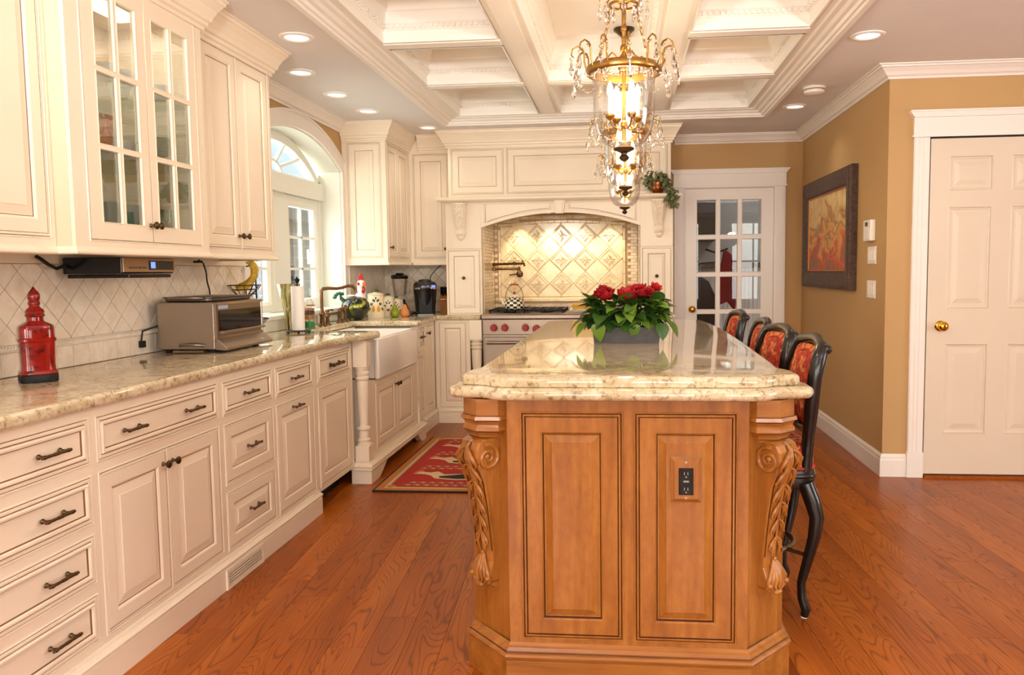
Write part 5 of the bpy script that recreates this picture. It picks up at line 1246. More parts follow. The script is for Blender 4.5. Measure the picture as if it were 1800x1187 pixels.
for q in (-1, 1):
    mb = MB(); pts = [(q * 0.165, 0.545), (q * 0.168, 0.62), (q * 0.172, 0.68), (q * 0.185, 0.75), (q * 0.196, 0.83), (q * 0.199, 0.90), (q * 0.192, 0.955), (q * 0.176, 0.990), (q * 0.15, 1.004)]
    mb.tube([backpt(y, z) for y, z in pts], [0.024, 0.023, 0.023, 0.025, 0.026, 0.026, 0.027, 0.026, 0.020], 10); build(mb, 'back_post', EBONY, st, 50)
    mb = MB(); mb.ell(backpt(q * 0.176, 0.992, 0.012), 0.026, 0.024, 0.020, 12, 8); mb.ell(backpt(q * 0.178, 0.994, 0.020), 0.016, 0.020, 0.014, 10, 6); build(mb, 'carved_ear', EBONY, st, 50)
mb = MB(); mb.tube([backpt(y, 1.004 + 0.012 * cos(y * 12)) for y in [-0.15 + 0.03 * k for k in range(11)]], 0.021, 10); build(mb, 'crest_rail', EBONY, st, 50)
mb = MB(); mb.tube([backpt(y, 0.70 - 0.02 * cos(y * 9)) for y in [-0.17 + 0.034 * k for k in range(11)]], 0.020, 10); build(mb, 'lower_rail', EBONY, st, 50)
def padmesh(dx, bul):
    mb = MB(); n = 12; m = 8; vs = []; fs = []
    for j in range(m + 1):
        for i in range(n + 1):
            u_ = -1 + 2 * i / n; w_ = -1 + 2 * j / m
            y = u_ * 0.165 * (0.90 + 0.10 * (w_ + 1) / 2); z = 0.845 + w_ * 0.148
            r = max(0, 1 - max(abs(u_), abs(w_)) ** 4); vs.append(backpt(y, z, dx + bul * r))
    for j in range(m):
        for i in range(n): k = j * (n + 1) + i; fs.append((k, k + 1, k + n + 2, k + n + 1))
    mb.add(vs, fs); return mb
build(padmesh(-0.004, -0.032), 'back_pad', FAB, st, 70, recalc=False); build(padmesh(0.008, 0.026), 'back_cover', FAB, st, 70, recalc=False)
mb = MB(); mb.tube([backpt(0.152 * cos(a) * (1 if abs(sin(a)) < .9 else .98), 0.845 + 0.13 * (abs(sin(a)) ** 0.7) * (1 if sin(a) > 0 else -1), -0.018) for a in [2 * pi * k / 40 for k in range(40)]], 0.005, 5, True); build(mb, 'back_gimp', TRIMF, st, 60)
labs = ['black carved bar stool with red tapestry, at the corbel end of the island', 'black and red bar stool second from the corbel end of the island', 'black and red bar stool between the second stool and the last one', 'black and red bar stool at the range end of the island']
for i, (x, y, a) in enumerate(((0.487, 3.085, 0), (0.485, 3.66, 6), (0.492, 4.17, -3), (0.485, 4.98, 3))):
    o = st if i == 0 else copy_tree(st)
    o.location = (x, y, 0.0); o.rotation_euler = (0, 0, radians(a)); o['label'] = labs[i]

# ================================================================ CHANDELIERS
def drop(mb, x, y, z, s_=1.0):                       # faceted almond crystal hanging from (x,y,z)
    mb.lathe([(0.0015, 0), (0.004 * s_, -0.006 * s_), (0.0085 * s_, -0.022 * s_), (0.0088 * s_, -0.030 * s_), (0.005 * s_, -0.040 * s_), (0, -0.045 * s_)], 6, (x, y, z), caps=False)
def bead(mb, x, y, z, r=0.005): mb.lathe([(0, r), (r * .8, r * .5), (r, 0), (r * .8, -r * .5), (0, -r)], 6, (x, y, z), caps=False)
def chandelier(name, label):
    t = thing(name, label, 'chandelier', (0, 0, 0), 'bell jar chandeliers over the island')
    mb = MB(); mb.lathe([(0.064, 2.759), (0.064, 2.750), (0.05, 2.738), (0.022, 2.715), (0.014, 2.70), (0, 2.70)], 24); build(mb, 'canopy', BRONZE, t, 45)
    mb = MB(); mb.tube([(0, 0, 2.70), (0, 0, 1.70)], 0.0065, 8)
    for z, r in ((2.12, 0.013), (2.05, 0.010), (1.99, 0.012), (1.955, 0.016), (1.93, 0.010), (1.75, 0.012)): mb.ell((0, 0, z), r, r, r * 1.3, 10, 6)
    build(mb, 'stem', BRASS, t, 50)
    # upper crown
    mb = MB(); mb.tube([(0.045 * cos(a), 0.045 * sin(a), 2.125) for a in [2 * pi * k / 20 for k in range(20)]], 0.005, 6, True)
    for k in range(8):
        a = 2 * pi * k / 8; c, s_ = cos(a), sin(a); mb.tube([(0.0 * c, 0 * s_, 2.12), (0.03 * c, 0.03 * s_, 2.145), (0.052 * c, 0.052 * s_, 2.165), (0.072 * c, 0.072 * s_, 2.155), (0.076 * c, 0.076 * s_, 2.14)], 0.0025, 5)
    build(mb, 'upper_crown', BRASS, t, 60)
    drops = []; beads = MB()
    for k in range(8):
        a = 2 * pi * k / 8; c, s_ = cos(a), sin(a); bead(beads, 0.076 * c, 0.076 * s_, 2.130, 0.006); drops += [(0.076 * c, 0.076 * s_, 2.122, 0.95), (0.045 * c, 0.045 * s_, 2.115, 0.8)]
    # three chains
    for q in range(3):
        a = radians(-30 + 120 * q + 180); mb = MB()
        for k in range(9):
            u_ = (k + 0.5) / 9; r = 0.045 + (0.098 - 0.045) * u_; z = 2.12 + (1.945 - 2.12) * u_
            dx, dz_ = 0.053, -0.175; L_ = math.hypot(dx, dz_); ex, ez = dx / L_, dz_ / L_
            lk = []
            for w in range(10):
                b_ = 2 * pi * w / 10; al, ac = 0.0125 * cos(b_), 0.0055 * sin(b_)
                rr_ = r + ex * al + (0 if k % 2 else -ez * ac); z_ = z + ez * al + (0 if k % 2 else ex * ac); tt = ac if k % 2 else 0
                lk.append((rr_ * cos(a) - tt * sin(a), rr_ * sin(a) + tt * cos(a), z_))
            mb.tube(lk, 0.0014, 4, True)
        build(mb, 'chain', BRASS, t, 60)
    # ring with scroll arms
    mb = MB(); mb.lathe([(0.106, 1.908), (0.118, 1.908), (0.122, 1.914), (0.120, 1.930), (0.115, 1.935), (0.106, 1.932), (0.106, 1.908)], 36, caps=False)
    for k in range(12):
        a = 2 * pi * k / 12 + 0.1; c, s_ = cos(a), sin(a)
        mb.tube([(r * c, r * s_, z) for r, z in ((0.118, 1.92), (0.126, 1.95), (0.126, 1.975), (0.133, 1.992), (0.148, 1.998), (0.163, 1.988), (0.168, 1.972), (0.160, 1.962))], [0.003, 0.003, 0.003, 0.003, 0.003, 0.0028, 0.0025, 0.0018], 6)
    for k in range(4):
        a = 2 * pi * k / 4 + 0.6; c, s_ = cos(a), sin(a); mb.tube([(r * c, r * s_, z) for r, z in ((0.006, 1.955), (0.022, 1.945), (0.032, 1.965), (0.045, 1.972), (0.06, 1.955), (0.108, 1.925))], 0.003, 6)
    build(mb, 'ring', BRASS, t, 60)
    for k in range(12):
        a = 2 * pi * k / 12 + 0.1; c, s_ = cos(a), sin(a); mb = beads
        bead(mb, 0.168 * c, 0.168 * s_, 1.958, 0.0065); drops.append((0.168 * c, 0.168 * s_, 1.95, 1.0)); bead(mb, 0.133 * c, 0.133 * s_, 1.985, 0.007)
        if k % 2: drops.append((0.182 * c, 0.182 * s_, 1.898, 1.05)); bead(mb, 0.175 * c, 0.175 * s_, 1.903, 0.005)
        else: drops.append((0.140 * c, 0.140 * s_, 1.902, 0.9))
        for w in range(1, 7):                        # bead swags between arms
            b_ = a + (2 * pi / 12) * w / 7; sag = 0.028 * sin(pi * w / 7); bead(mb, 0.156 * cos(b_), 0.156 * sin(b_), 1.905 - sag, 0.0042)
    o = build(beads, 'bead_swags', CRYSTAL, t, recalc=True); o['kind'] = 'stuff'
    mb = MB(); drop(mb, 0, 0, 0, 1.0); o = build(mb, 'crystal_drop', CRYSTAL, t, at=(0, 0, 0))
    for k, (x, y, z, q) in enumerate(drops):
        if k == 0: o.location = (x, y, z); o.scale = (q, q, q)
        else: inst(o, 'crystal_drop', t, (x, y, z), (0, 0, k), (q, q, q))
    # bell jar
    mb = MB(); mb.lathe([(0.110, 1.912), (0.100, 1.906), (0.0985, 1.88), (0.0985, 1.80), (0.096, 1.765), (0.088, 1.728), (0.072, 1.698), (0.048, 1.682), (0.02, 1.677)], 40, caps=False); build(mb, 'bell_jar', BELLGLASS, t, 80, recalc=True)
    mb = MB(); mb.lathe([(0.0, 1.686), (0.020, 1.684), (0.034, 1.676), (0.032, 1.670), (0.018, 1.664), (0.010, 1.660), (0.009, 1.655), (0.015, 1.650), (0.017, 1.645), (0.012, 1.638), (0.004, 1.634), (0, 1.632)], 20); build(mb, 'finial', BRONZE, t, 50)
    # candle cluster
    mb = MB()
    for k in range(4):
        a = 2 * pi * k / 4 + 0.5; c, s_ = cos(a), sin(a)
        mb.tube([(r * c, r * s_, z) for r, z in ((0.005, 1.745), (0.022, 1.735), (0.042, 1.745), (0.050, 1.765))], 0.003, 6); mb.lathe([(0.004, 1.762), (0.012, 1.768), (0.016, 1.776), (0.015, 1.780), (0.008, 1.778)], 12, (0.05 * c, 0.05 * s_, 0))
    build(mb, 'candle_arms', BRASS, t, 60)
    mb = MB(); mb2 = MB()
    for k in range(4):
        a = 2 * pi * k / 4 + 0.5; c, s_ = cos(a), sin(a); mb.lathe([(0.007, 1.778), (0.007, 1.835)], 10, (0.05 * c, 0.05 * s_, 0))
        mb2.lathe([(0.004, 1.834), (0.009, 1.844), (0.0105, 1.854), (0.008, 1.868), (0.003, 1.880), (0, 1.885)], 10, (0.05 * c, 0.05 * s_, 0))
    build(mb, 'candle_sleeves', TRAYW, t, 60); build(mb2, 'candle_bulbs', BULB, t, 60)
    return t
ch = chandelier('bell_chandelier', '')
cl = ['bell jar crystal chandelier over the corbel end of the island', 'bell jar crystal chandelier hanging between the other two', 'bell jar crystal chandelier over the range end of the island']
for i, (x, y) in enumerate(((0.005, 2.6), (0.013, 3.8), (0.012, 5.0))):
    o = ch if i == 0 else copy_tree(ch); o.location = (x, y, 0); o.rotation_euler = (0, 0, 0.25 * i); o['label'] = cl[i]
    light('POINT', 'chandelier_glow', (x, y, 1.86), 15, (1, 0.80, 0.56), radius=0.05)
# ================================================================ THINGS ON THE COUNTERS
def mloc(x, y, z, a=0.0): return Matrix.Translation((x, y, z)) @ Matrix.Rotation(a, 4, 'Z')
def sq_lathe(mb, prof, n=32, e=5.0):                 # (half width, z, squareness 0 round .. 1 square)
    vs = []; fs = []
    for r, z, s_ in prof:
        for k in range(n):
            t_ = 2 * pi * k / n + pi / n; c, q = cos(t_), sin(t_); sup = (abs(c) ** e + abs(q) ** e) ** (-1 / e); m_ = 1 + (sup - 1) * s_
            vs.append((r * c * m_, r * q * m_, z))
    for i in range(len(prof) - 1):
        for k in range(n): fs.append((i * n + k, i * n + (k + 1) % n, (i + 1) * n + (k + 1) % n, (i + 1) * n + k))
    fs.append(tuple(range(n - 1, -1, -1))); fs.append(tuple(range((len(prof) - 1) * n, len(prof) * n)))
    mb.add(vs, fs)
CZ = ZT + 0.0005
# red ceramic bottle
REDG = pmat('red_crackle_glaze', srgb(170, 30, 24), 0.12, coat=0.6); v = coords(REDG); n1 = noise(REDG, v, 26, 4, 0.65, 0.8)
setcol(REDG, ramp(REDG, n1, [(0.34, srgb(48, 16, 12)), (0.43, srgb(134, 20, 15)), (0.7, srgb(156, 28, 20))])); bump(REDG, n1, 0.2, 0.004)
t = thing('ceramic_bottle', 'square red glazed ceramic bottle with a tall tiered stopper', 'bottle', (-2.03, 2.555, CZ)); M = mloc(-2.03, 2.555, CZ, radians(-45))
mb = MB(M); sq_lathe(mb, [(0.056, 0, 1), (0.0575, 0.004, 1), (0.0575, 0.024, 1), (0.055, 0.027, 1)]); build(mb, 'base', BLACKM, t, 40)
mb = MB(M); sq_lathe(mb, [(0.055, 0.026, 1), (0.0585, 0.030, 1), (0.056, 0.038, 1), (0.052, 0.042, 1), (0.051, 0.06, 1), (0.052, 0.10, 1), (0.053, 0.138, 1), (0.057, 0.142, 1), (0.0575, 0.150, 1), (0.0535, 0.154, 1), (0.0535, 0.185, 1), (0.051, 0.195, 1), (0.040, 0.203, .6), (0.028, 0.208, .2), (0.026, 0.212, 0)]); build(mb, 'bottle_body', REDG, t, 40)
mb = MB(M); mb.lathe([(0.026, 0.210), (0.026, 0.224), (0.030, 0.227), (0.031, 0.232), (0.027, 0.235), (0.030, 0.242), (0.026, 0.250), (0.017, 0.258), (0.0155, 0.264), (0.019, 0.268), (0.019, 0.274), (0.016, 0.279), (0.0195, 0.290), (0.0195, 0.300), (0.015, 0.310), (0.010, 0.316), (0.006, 0.322), (0, 0.330)], 22); build(mb, 'stopper', REDG, t, 45)
# toaster oven
t = thing('toaster_oven', 'stainless steel toaster oven on the granite counter', 'toaster oven', (-2.02, 3.735, CZ))
M = frame(-1.89, 3.495, 0, '+X')
mb = MB(M); mb.prism([(-0.275, 0.945), (-0.26, 0.938), (-0.002, 0.938), (0.0, 0.945), (0.0, 1.148), (-0.012, 1.158), (-0.262, 1.158), (-0.275, 1.146)], 0, 0.48); mb.v = [tuple(M @ Vector(((M.inverted() @ Vector(p)).z, (M.inverted() @ Vector(p)).y, (M.inverted() @ Vector(p)).x))) for p in mb.v]
build(mb, 'housing', STEEL, t, bevel=0.003)
mb = MB(M); mb.rings(0.004, 0.476, 0.985, 1.156, [(0, 0.0), (0, 0.012), (0.012, 0.014), (0.014, 0.008)]); build(mb, 'front_bezel', STEEL, t, recalc=False)
mb = MB(M); mb.box(0.03, 0.45, 1.020, 1.118, 0.008, 0.0125); build(mb, 'door_glass', DARKGLASS, t)
mb = MB(M); mb.tube([(0.025, 1.017, 0.03), (0.455, 1.017, 0.03)], 0.006, 8); mb.box(0.03, 0.04, 1.010, 1.022, 0.008, 0.03); mb.box(0.44, 0.45, 1.010, 1.022, 0.008, 0.03); build(mb, 'door_handle', STEEL, t, 50)
mb = MB(M); mb.box(0.03, 0.12, 1.124, 1.142, 0.008, 0.010); build(mb, 'display', pmat('grey_lcd', srgb(170, 180, 200), 0.3), t)
mb = MB(); mb.prism([(0.0, 0.985), (0.0, 0.936), (0.055, 0.932), (0.062, 0.944), (0.016, 0.985)], 0.0, 0.48); mb.v = [(-1.89 + a, 3.495 + c, b) for a, b, c in mb.v]; build(mb, 'control_ledge', STEEL, t, bevel=0.003)
mb = MB(M)
for k in range(3): mb.box(0.36, 0.40, 0.957 + 0 * k, 0.959, 0.050 - 0.008 * k, 0.052 - 0.008 * k)
build(mb, 'button', PAPER, t)
mb = MB(M)
for a in (0.03, 0.45):
    for c in (-0.24, -0.02): mb.lathe([(0.012, 0), (0.012, 0.018)], 8, (0, 0, 0)) if False else mb.box(a - 0.012, a + 0.012, CZ, 0.94, c - 0.012, c + 0.012)
build(mb, 'foot', BLACKM, t)
mb = MB(); mb.tube([(-2.06, 3.494, 0.956), (-2.05, 3.478, 0.960), (-2.0, 3.472, 0.963), (-1.95, 3.478, 0.960), (-1.94, 3.494, 0.956)], 0.006, 8); mb.tube([(-2.08, 3.47, 0.93), (-1.93, 3.47, 0.93)], 0.006, 8); mb.box(-2.08, -1.93, 3.468, 3.495, 0.928, 0.932); build(mb, 'crumb_tray_handle', STEEL, t, 50)
mb = MB(); mb.tube([(-2.165, 3.5, 1.05), (-2.205, 3.44, 1.03), (-2.208, 3.43, 0.98)], 0.004, 6); mb.box(-2.215, -2.195, 3.42, 3.445, 0.955, 0.985); build(mb, 'power_plug', BLACKM, t)
t = thing('broiler_pan', 'flat steel pan with handles lying on the toaster oven', 'pan', (-2.03, 3.74, 1.1585))
mb = MB(); ro = fillet([(-2.155, 3.53), (-1.92, 3.53), (-1.92, 3.95), (-2.155, 3.95)], 0.03, 4); mb.slab(ro, 1.159, 1.178, 0.006, 3); mb.slab([(-2.0375 + (x + 2.0375) * 1.06, 3.74 + (y - 3.74) * 1.04) for x, y in ro], 1.174, 1.182, 0.003, 2); build(mb, 'pan', DARKSTEEL, t, 45)
mb = MB(); mb.tube([(-2.12, 3.52, 1.176), (-2.10, 3.500, 1.178), (-1.97, 3.500, 1.178), (-1.955, 3.52, 1.176)], 0.006, 8); build(mb, 'pan_handle', STEEL, t, 50)

# two-tier wire fruit stand with bananas and oranges
fx, fy = -2.075, 4.30
t = thing('fruit_stand', 'two-tier black wire fruit stand beside the toaster oven', 'fruit stand', (fx, fy, CZ))
mb = MB(); mb.tube([(fx + 0.035, fy + 0.01, 0.925), (fx + 0.02, fy + 0.015, 0.932), (fx, fy + 0.02, 0.95), (fx, fy + 0.02, 1.30), (fx - 0.01, fy, 1.335), (fx - 0.03, fy - 0.03, 1.33)], 0.004, 7); mb.tube([(fx + 0.035 + 0.012 * cos(a), fy + 0.01, 0.935 + 0.012 * sin(a)) for a in [k * 0.6 for k in range(8)]], 0.003, 6)
mb.tube([(fx - 0.06, fy + 0.02, 0.925), (fx - 0.06, fy + 0.02, 1.22)], 0.0035, 6); build(mb, 'stem', IRON, t, 50)
for z, r, nm in ((1.225, 0.085, 'upper_basket'), (1.035, 0.105, 'lower_basket')):
    mb = MB(); cx_, cy_ = fx - 0.03, fy - 0.06 if z > 1.1 else fy - 0.03
    for k in range(3): rr = r * (1 - 0.28 * k); zz_ = z - 0.024 * k - 0.012 * (k == 2); mb.tube([(cx_ + rr * cos(a), cy_ + rr * 1.15 * sin(a), zz_) for a in [2 * pi * q / 24 for q in range(24)]], 0.0028, 5, True)
    for q in range(12): a = 2 * pi * q / 12; mb.tube([(cx_ + r * cos(a), cy_ + r * 1.15 * sin(a), z), (cx_ + r * .75 * cos(a), cy_ + r * .86 * sin(a), z - 0.03), (cx_ + r * .4 * cos(a), cy_ + r * .46 * sin(a), z - 0.058), (cx_, cy_, z - 0.062)], 0.002, 5)
    mb.tube([(fx, fy + 0.02, z - 0.02), (cx_ + 0.02, cy_ + r * 1.1, z)], 0.003, 5); mb.tube([(fx + 0.005, fy + 0.02, z - 0.07), (fx, fy + 0.015, z - 0.05), (cx_, cy_ + r * .5, z - 0.05)], 0.003, 5)
    build(mb, nm, IRON, t, 60)
BAN = pmat('banana_skin', srgb(214, 172, 44), 0.5); n1 = noise(BAN, coords(BAN), 30, 3); setcol(BAN, ramp(BAN, n1, [(0.3, srgb(180, 140, 30)), (0.6, srgb(224, 186, 60))]))
for k in range(3):
    mb = MB(); qa = radians(26 + 16 * (k - 1.5)); e_ = Vector((cos(qa), sin(qa), 0)); dv = Vector((0.44, -0.90, 0)) * (0.046 * (k - 1.0)); c0 = Vector((fx - 0.025, fy - 0.045, 1.305 - 0.008 * k)) + dv + e_ * (0.012 * (1.5 - k))
    pts = []
    for q in range(9):
        u_ = q / 8; a = radians(62 - 150 * u_); R_ = 0.075 + 0.004 * k; pts.append(c0 + e_ * (R_ * cos(a) - 0.03 - 0.035 * u_ * u_) + Vector((0, 0, R_ * sin(a) - 0.004 * k)))
    mb.tube(pts, [0.005, 0.007, 0.013, 0.0165, 0.0175, 0.0175, 0.0155, 0.010, 0.004], 8)
    tag(build(mb, 'banana', BAN, smooth=60), 'yellow banana in the upper basket of the wire fruit stand', 'banana', 'bananas in the wire stand')
ORG = pmat('orange_peel', srgb(226, 120, 24), 0.45); bump(ORG, noise(ORG, coords(ORG), 260, 2), 0.2, 0.002)
for k, (dx, dy) in enumerate(((0.02, 0.005), (-0.05, -0.055), (-0.045, 0.03), (0.015, -0.075))):
    mb = MB(); mb.ell((fx - 0.03 + dx, fy - 0.03 + dy, 1.022), 0.036, 0.036, 0.034, 16, 10)
    tag(build(mb, 'orange', ORG, smooth=80), 'orange in the lower basket of the wire fruit stand', 'orange', 'oranges in the wire stand')

# marbled flared vase
VM = pmat('marbled_glass', srgb(150, 130, 70), 0.1, coat=0.5); v = coords(VM, (14, 14, 2.2)); n1 = noise(VM, v, 1.6, 3, 0.5, 1.5)
setcol(VM, ramp(VM, n1, [(0.3, srgb(84, 66, 30)), (0.42, srgb(150, 130, 60)), (0.52, srgb(206, 190, 140)), (0.6, srgb(128, 124, 58)), (0.75, srgb(92, 60, 34))]))
mb = MB(mloc(-2.135, 4.90, CZ, radians(20))); prof = [(0.020, 0), (0.022, 0.01), (0.026, 0.05), (0.036, 0.12), (0.050, 0.20), (0.066, 0.28), (0.069, 0.30), (0.064, 0.30), (0.045, 0.20), (0.02, 0.06), (0.0, 0.05)]
mb.lathe(prof, 28); mb.v = [tuple(p) for p in mb.v]; o = build(mb, 'flared_vase', VM, smooth=50); o.scale = (1.0, 1.25, 1); tag(o, 'tall flared marbled green and brown vase by the window', 'vase')
# paper towel holder
px_, py_ = -1.995, 4.70
t = thing('paper_towel_holder', 'black iron paper towel holder with a white roll', 'paper towel holder', (px_, py_, CZ))
mb = MB(); mb.lathe([(0, CZ + 0.010), (0.072, CZ + 0.010), (0.076, CZ + 0.013), (0.072, CZ + 0.017), (0, CZ + 0.017)], 28, (px_, py_, 0))
for k in range(4): a = k * pi / 2 + .4; mb.lathe([(0.007, CZ), (0.007, CZ + 0.011)], 8, (px_ + 0.062 * cos(a), py_ + 0.062 * sin(a), 0))
build(mb, 'base', IRON, t, 50)
mb = MB(); mb.tube([(px_, py_, CZ + 0.015), (px_, py_, CZ + 0.31)], 0.005, 8); mb.ell((px_, py_, CZ + 0.315), 0.012, 0.012, 0.012, 10, 6)
for k in range(4): a = k * pi / 2; mb.ell((px_ + 0.011 * cos(a), py_ + 0.011 * sin(a), CZ + 0.326), 0.008, 0.008, 0.008, 8, 5)
mb.ell((px_, py_, CZ + 0.336), 0.008, 0.008, 0.010, 8, 5); mb.tube([(px_ - 0.05, py_ - 0.03, CZ + 0.015), (px_ - 0.05, py_ - 0.03, CZ + 0.10)], 0.004, 6); build(mb, 'spindle', IRON, t, 50)
mb = MB(); mb.lathe([(0.008, CZ + 0.018), (0.038, CZ + 0.018), (0.038, CZ + 0.288), (0.008, CZ + 0.288), (0.008, CZ + 0.018)], 32, (px_, py_, 0), caps=False); build(mb, 'paper_roll', PAPER, t, 50)
# striped soap bottle and a small tumbler
sx_, sy_ = -2.085, 5.10
t = thing('soap_bottle', 'glass soap bottle with brown bands and green liquid by the window', 'bottle', (sx_, sy_, CZ))
BOT = [(0.0, 0.002), (0.032, 0.0), (0.034, 0.005), (0.034, 0.15), (0.035, 0.153), (0.031, 0.158), (0.028, 0.175), (0.014, 0.192), (0.010, 0.20), (0.010, 0.23), (0.013, 0.232), (0.013, 0.238), (0.007, 0.242), (0.007, 0.268), (0.0, 0.27)]
mb = MB(); mb.lathe([(r, CZ + z) for r, z in BOT], 22, (sx_, sy_, 0)); build(mb, 'glass', BELLGLASS, t, 45)
for z0, z1, c_, nm in ((0.004, 0.045, srgb(30, 150, 70), 'green_liquid'), (0.060, 0.090, srgb(176, 120, 70), 'amber_band'), (0.092, 0.120, srgb(84, 62, 40), 'brown_band'), (0.122, 0.136, srgb(196, 130, 92), 'rose_band')):
    mb = MB(); mb.lathe([(0.032, CZ + z0), (0.032, CZ + z1)], 22, (sx_, sy_, 0)); build(mb, nm, pmat(nm, c_, 0.2), t, 45)
mb = MB(); mb.lathe([(0.0352, CZ + 0.150), (0.0362, CZ + 0.153), (0.0352, CZ + 0.156)], 22, (sx_, sy_, 0), caps=False); build(mb, 'copper_rim', BRASS, t)
mb = MB(); mb.lathe([(0.0, 0.001), (0.025, 0), (0.028, 0.004), (0.031, 0.08), (0.029, 0.08), (0.026, 0.006), (0, 0.005)], 18, (-2.13, 5.27, CZ)); tag(build(mb, 'glass_tumbler', BELLGLASS, smooth=45), 'small clear glass tumbler beside the bronze tap', 'glass')
mb = MB(); mb.lathe([(0.0, 0.0), (0.03, 0), (0.036, 0.03), (0.038, 0.07), (0.034, 0.1), (0.0, 0.102)], 18, (-2.165, 5.02, CZ)); tag(build(mb, 'peach_candle', pmat('peach_wax', srgb(226, 164, 116), 0.5), smooth=45), 'round peach candle behind the soap bottle', 'candle')

# bronze bridge faucet
t = thing('bridge_faucet', 'antique bronze kitchen faucet behind the farmhouse sink', 'faucet', (-2.05, 5.2, CZ))
FB = pmat('antique_bronze', srgb(116, 84, 54), 0.25, 0.9)
a1, a2 = Vector((-2.085, 5.42, CZ)), Vector((-2.085, 5.66, CZ))
mb = MB()
for p in (a1, a2): mb.lathe([(0.026, 0), (0.026, 0.006), (0.016, 0.012), (0.013, 0.05), (0.018, 0.056), (0.018, 0.066), (0.013, 0.072), (0.013, 0.085), (0, 0.088)], 16, tuple(p))
mb.tube([a1 + Vector((0, 0, 0.075)), a2 + Vector((0, 0, 0.075))], 0.009, 10)
mid = (a1 + a2) / 2
build(mb, 'bridge', FB, t, 45)
mb = MB(); b0 = a1 + Vector((0, -0.10, 0)); mb.lathe([(0.028, 0), (0.028, 0.008), (0.018, 0.014), (0.015, 0.07), (0.020, 0.076), (0.020, 0.09), (0.013, 0.10), (0.0115, 0.12)], 16, tuple(b0))
mb.tube([b0 + Vector(q) for q in ((0, 0, 0.1), (0, 0, 0.20), (0.0, 0.0, 0.245), (0.012, 0.006, 0.258), (0.04, 0.02, 0.262), (0.09, 0.05, 0.258), (0.125, 0.075, 0.264), (0.155, 0.095, 0.276), (0.185, 0.115, 0.272), (0.20, 0.125, 0.25), (0.203, 0.127, 0.222))], [0.011, 0.011, 0.012, 0.013, 0.012, 0.011, 0.011, 0.012, 0.012, 0.0115, 0.014], 12)
build(mb, 'spout', FB, t, 50)
for p, d in ((a1, -1), (a2, 1)):
    mb = MB(); q = p + Vector((0, 0, 0.09)); mb.lathe([(0.012, 0), (0.014, 0.01), (0.008, 0.018), (0, 0.02)], 12, tuple(q)); mb.tube([q + Vector((0, 0, 0.012)), q + Vector((0.025, d * 0.02, 0.02)), q + Vector((0.05, d * 0.03, 0.018))], [0.005, 0.005, 0.007], 8); build(mb, 'lever', FB, t, 50)
mb = MB(); s0 = Vector((-2.085, 5.78, CZ)); mb.lathe([(0.022, 0), (0.022, 0.006), (0.013, 0.012), (0.012, 0.06), (0.016, 0.075), (0.018, 0.11), (0.012, 0.125), (0, 0.128)], 14, tuple(s0)); build(mb, 'side_spray', FB, t, 45)

# ceramic hen tureen
hx, hy = -2.075, 5.985
HB = pmat('hen_body_glaze', srgb(26, 30, 24), 0.08, coat=0.6); v = coords(HB); n1 = noise(HB, v, 9, 2, 0.4, 0.6)
setcol(HB, ramp(HB, n1, [(0.52, srgb(22, 26, 22)), (0.58, srgb(60, 76, 30)), (0.64, srgb(176, 172, 48)), (0.74, srgb(196, 190, 60))]))
t = thing('ceramic_rooster', 'round ceramic rooster jar painted black with lemons and a red comb', 'rooster jar', (hx, hy, CZ))
mb = MB(); mb.lathe([(0.0, 0.001), (0.05, 0), (0.058, 0.006), (0.085, 0.035), (0.105, 0.075), (0.110, 0.105), (0.102, 0.138), (0.082, 0.165), (0.05, 0.182), (0, 0.188)], 28, (hx, hy, CZ)); build(mb, 'body', HB, t, 60)
CWH = pmat('white_glaze', srgb(244, 238, 228), 0.12, coat=0.5); CRED = pmat('red_glaze', srgb(176, 32, 24), 0.15, coat=0.5); CORG = pmat('orange_glaze', srgb(226, 104, 40), 0.15); CGRN = pmat('green_glaze', srgb(40, 96, 60), 0.2)
hz = CZ
mb = MB(); mb.tube([(hx + 0.03, hy + 0.02, hz + 0.165), (hx + 0.045, hy + 0.02, hz + 0.215), (hx + 0.045, hy + 0.015, hz + 0.26)], [0.045, 0.034, 0.030], 14); mb.ell((hx + 0.047, hy + 0.012, hz + 0.278), 0.036, 0.034, 0.034, 16, 10); build(mb, 'head', CWH, t, 60)
mb = MB(); mb.prism([(-0.016, 0.30), (-0.02, 0.325), (-0.012, 0.345), (0.0, 0.37), (0.012, 0.345), (0.018, 0.325), (0.016, 0.30)], -0.008, 0.008); mb.v = [(hx + 0.045 + a * 1.2, hy + 0.012 + c, hz + b) for a, b, c in mb.v]; build(mb, 'comb', CRED, t, bevel=0.004)
mb = MB(); mb.ell((hx + 0.068, hy - 0.008, hz + 0.235), 0.016, 0.012, 0.03, 10, 6); build(mb, 'wattle', CRED, t, 60)
mb = MB(); mb.ell((hx + 0.034, hy - 0.022, hz + 0.282), 0.013, 0.006, 0.013, 10, 6); build(mb, 'cheek', CRED, t, 60)
mb = MB(); mb.tube([(hx + 0.07, hy, hz + 0.28), (hx + 0.085, hy - 0.012, hz + 0.275), (hx + 0.095, hy - 0.02, hz + 0.27)], [0.018, 0.013, 0.003], 10); build(mb, 'beak', CORG, t, 60)
for k in range(5):
    mb = MB(); a = radians(60 + 28 * k); mb.ell((hx - 0.105 + 0.03 * cos(a), hy - 0.04 - 0.01 * k, hz + 0.175 + 0.035 * sin(a)), 0.018, 0.006, 0.013, 10, 5); build(mb, 'tail_leaf', CGRN, t, 60)
mb = MB(); mb.tube([(hx - 0.07, hy - 0.02, hz + 0.14), (hx - 0.10, hy - 0.035, hz + 0.17), (hx - 0.105, hy - 0.04, hz + 0.2)], [0.02, 0.014, 0.006], 8); build(mb, 'tail', CGRN, t, 60)
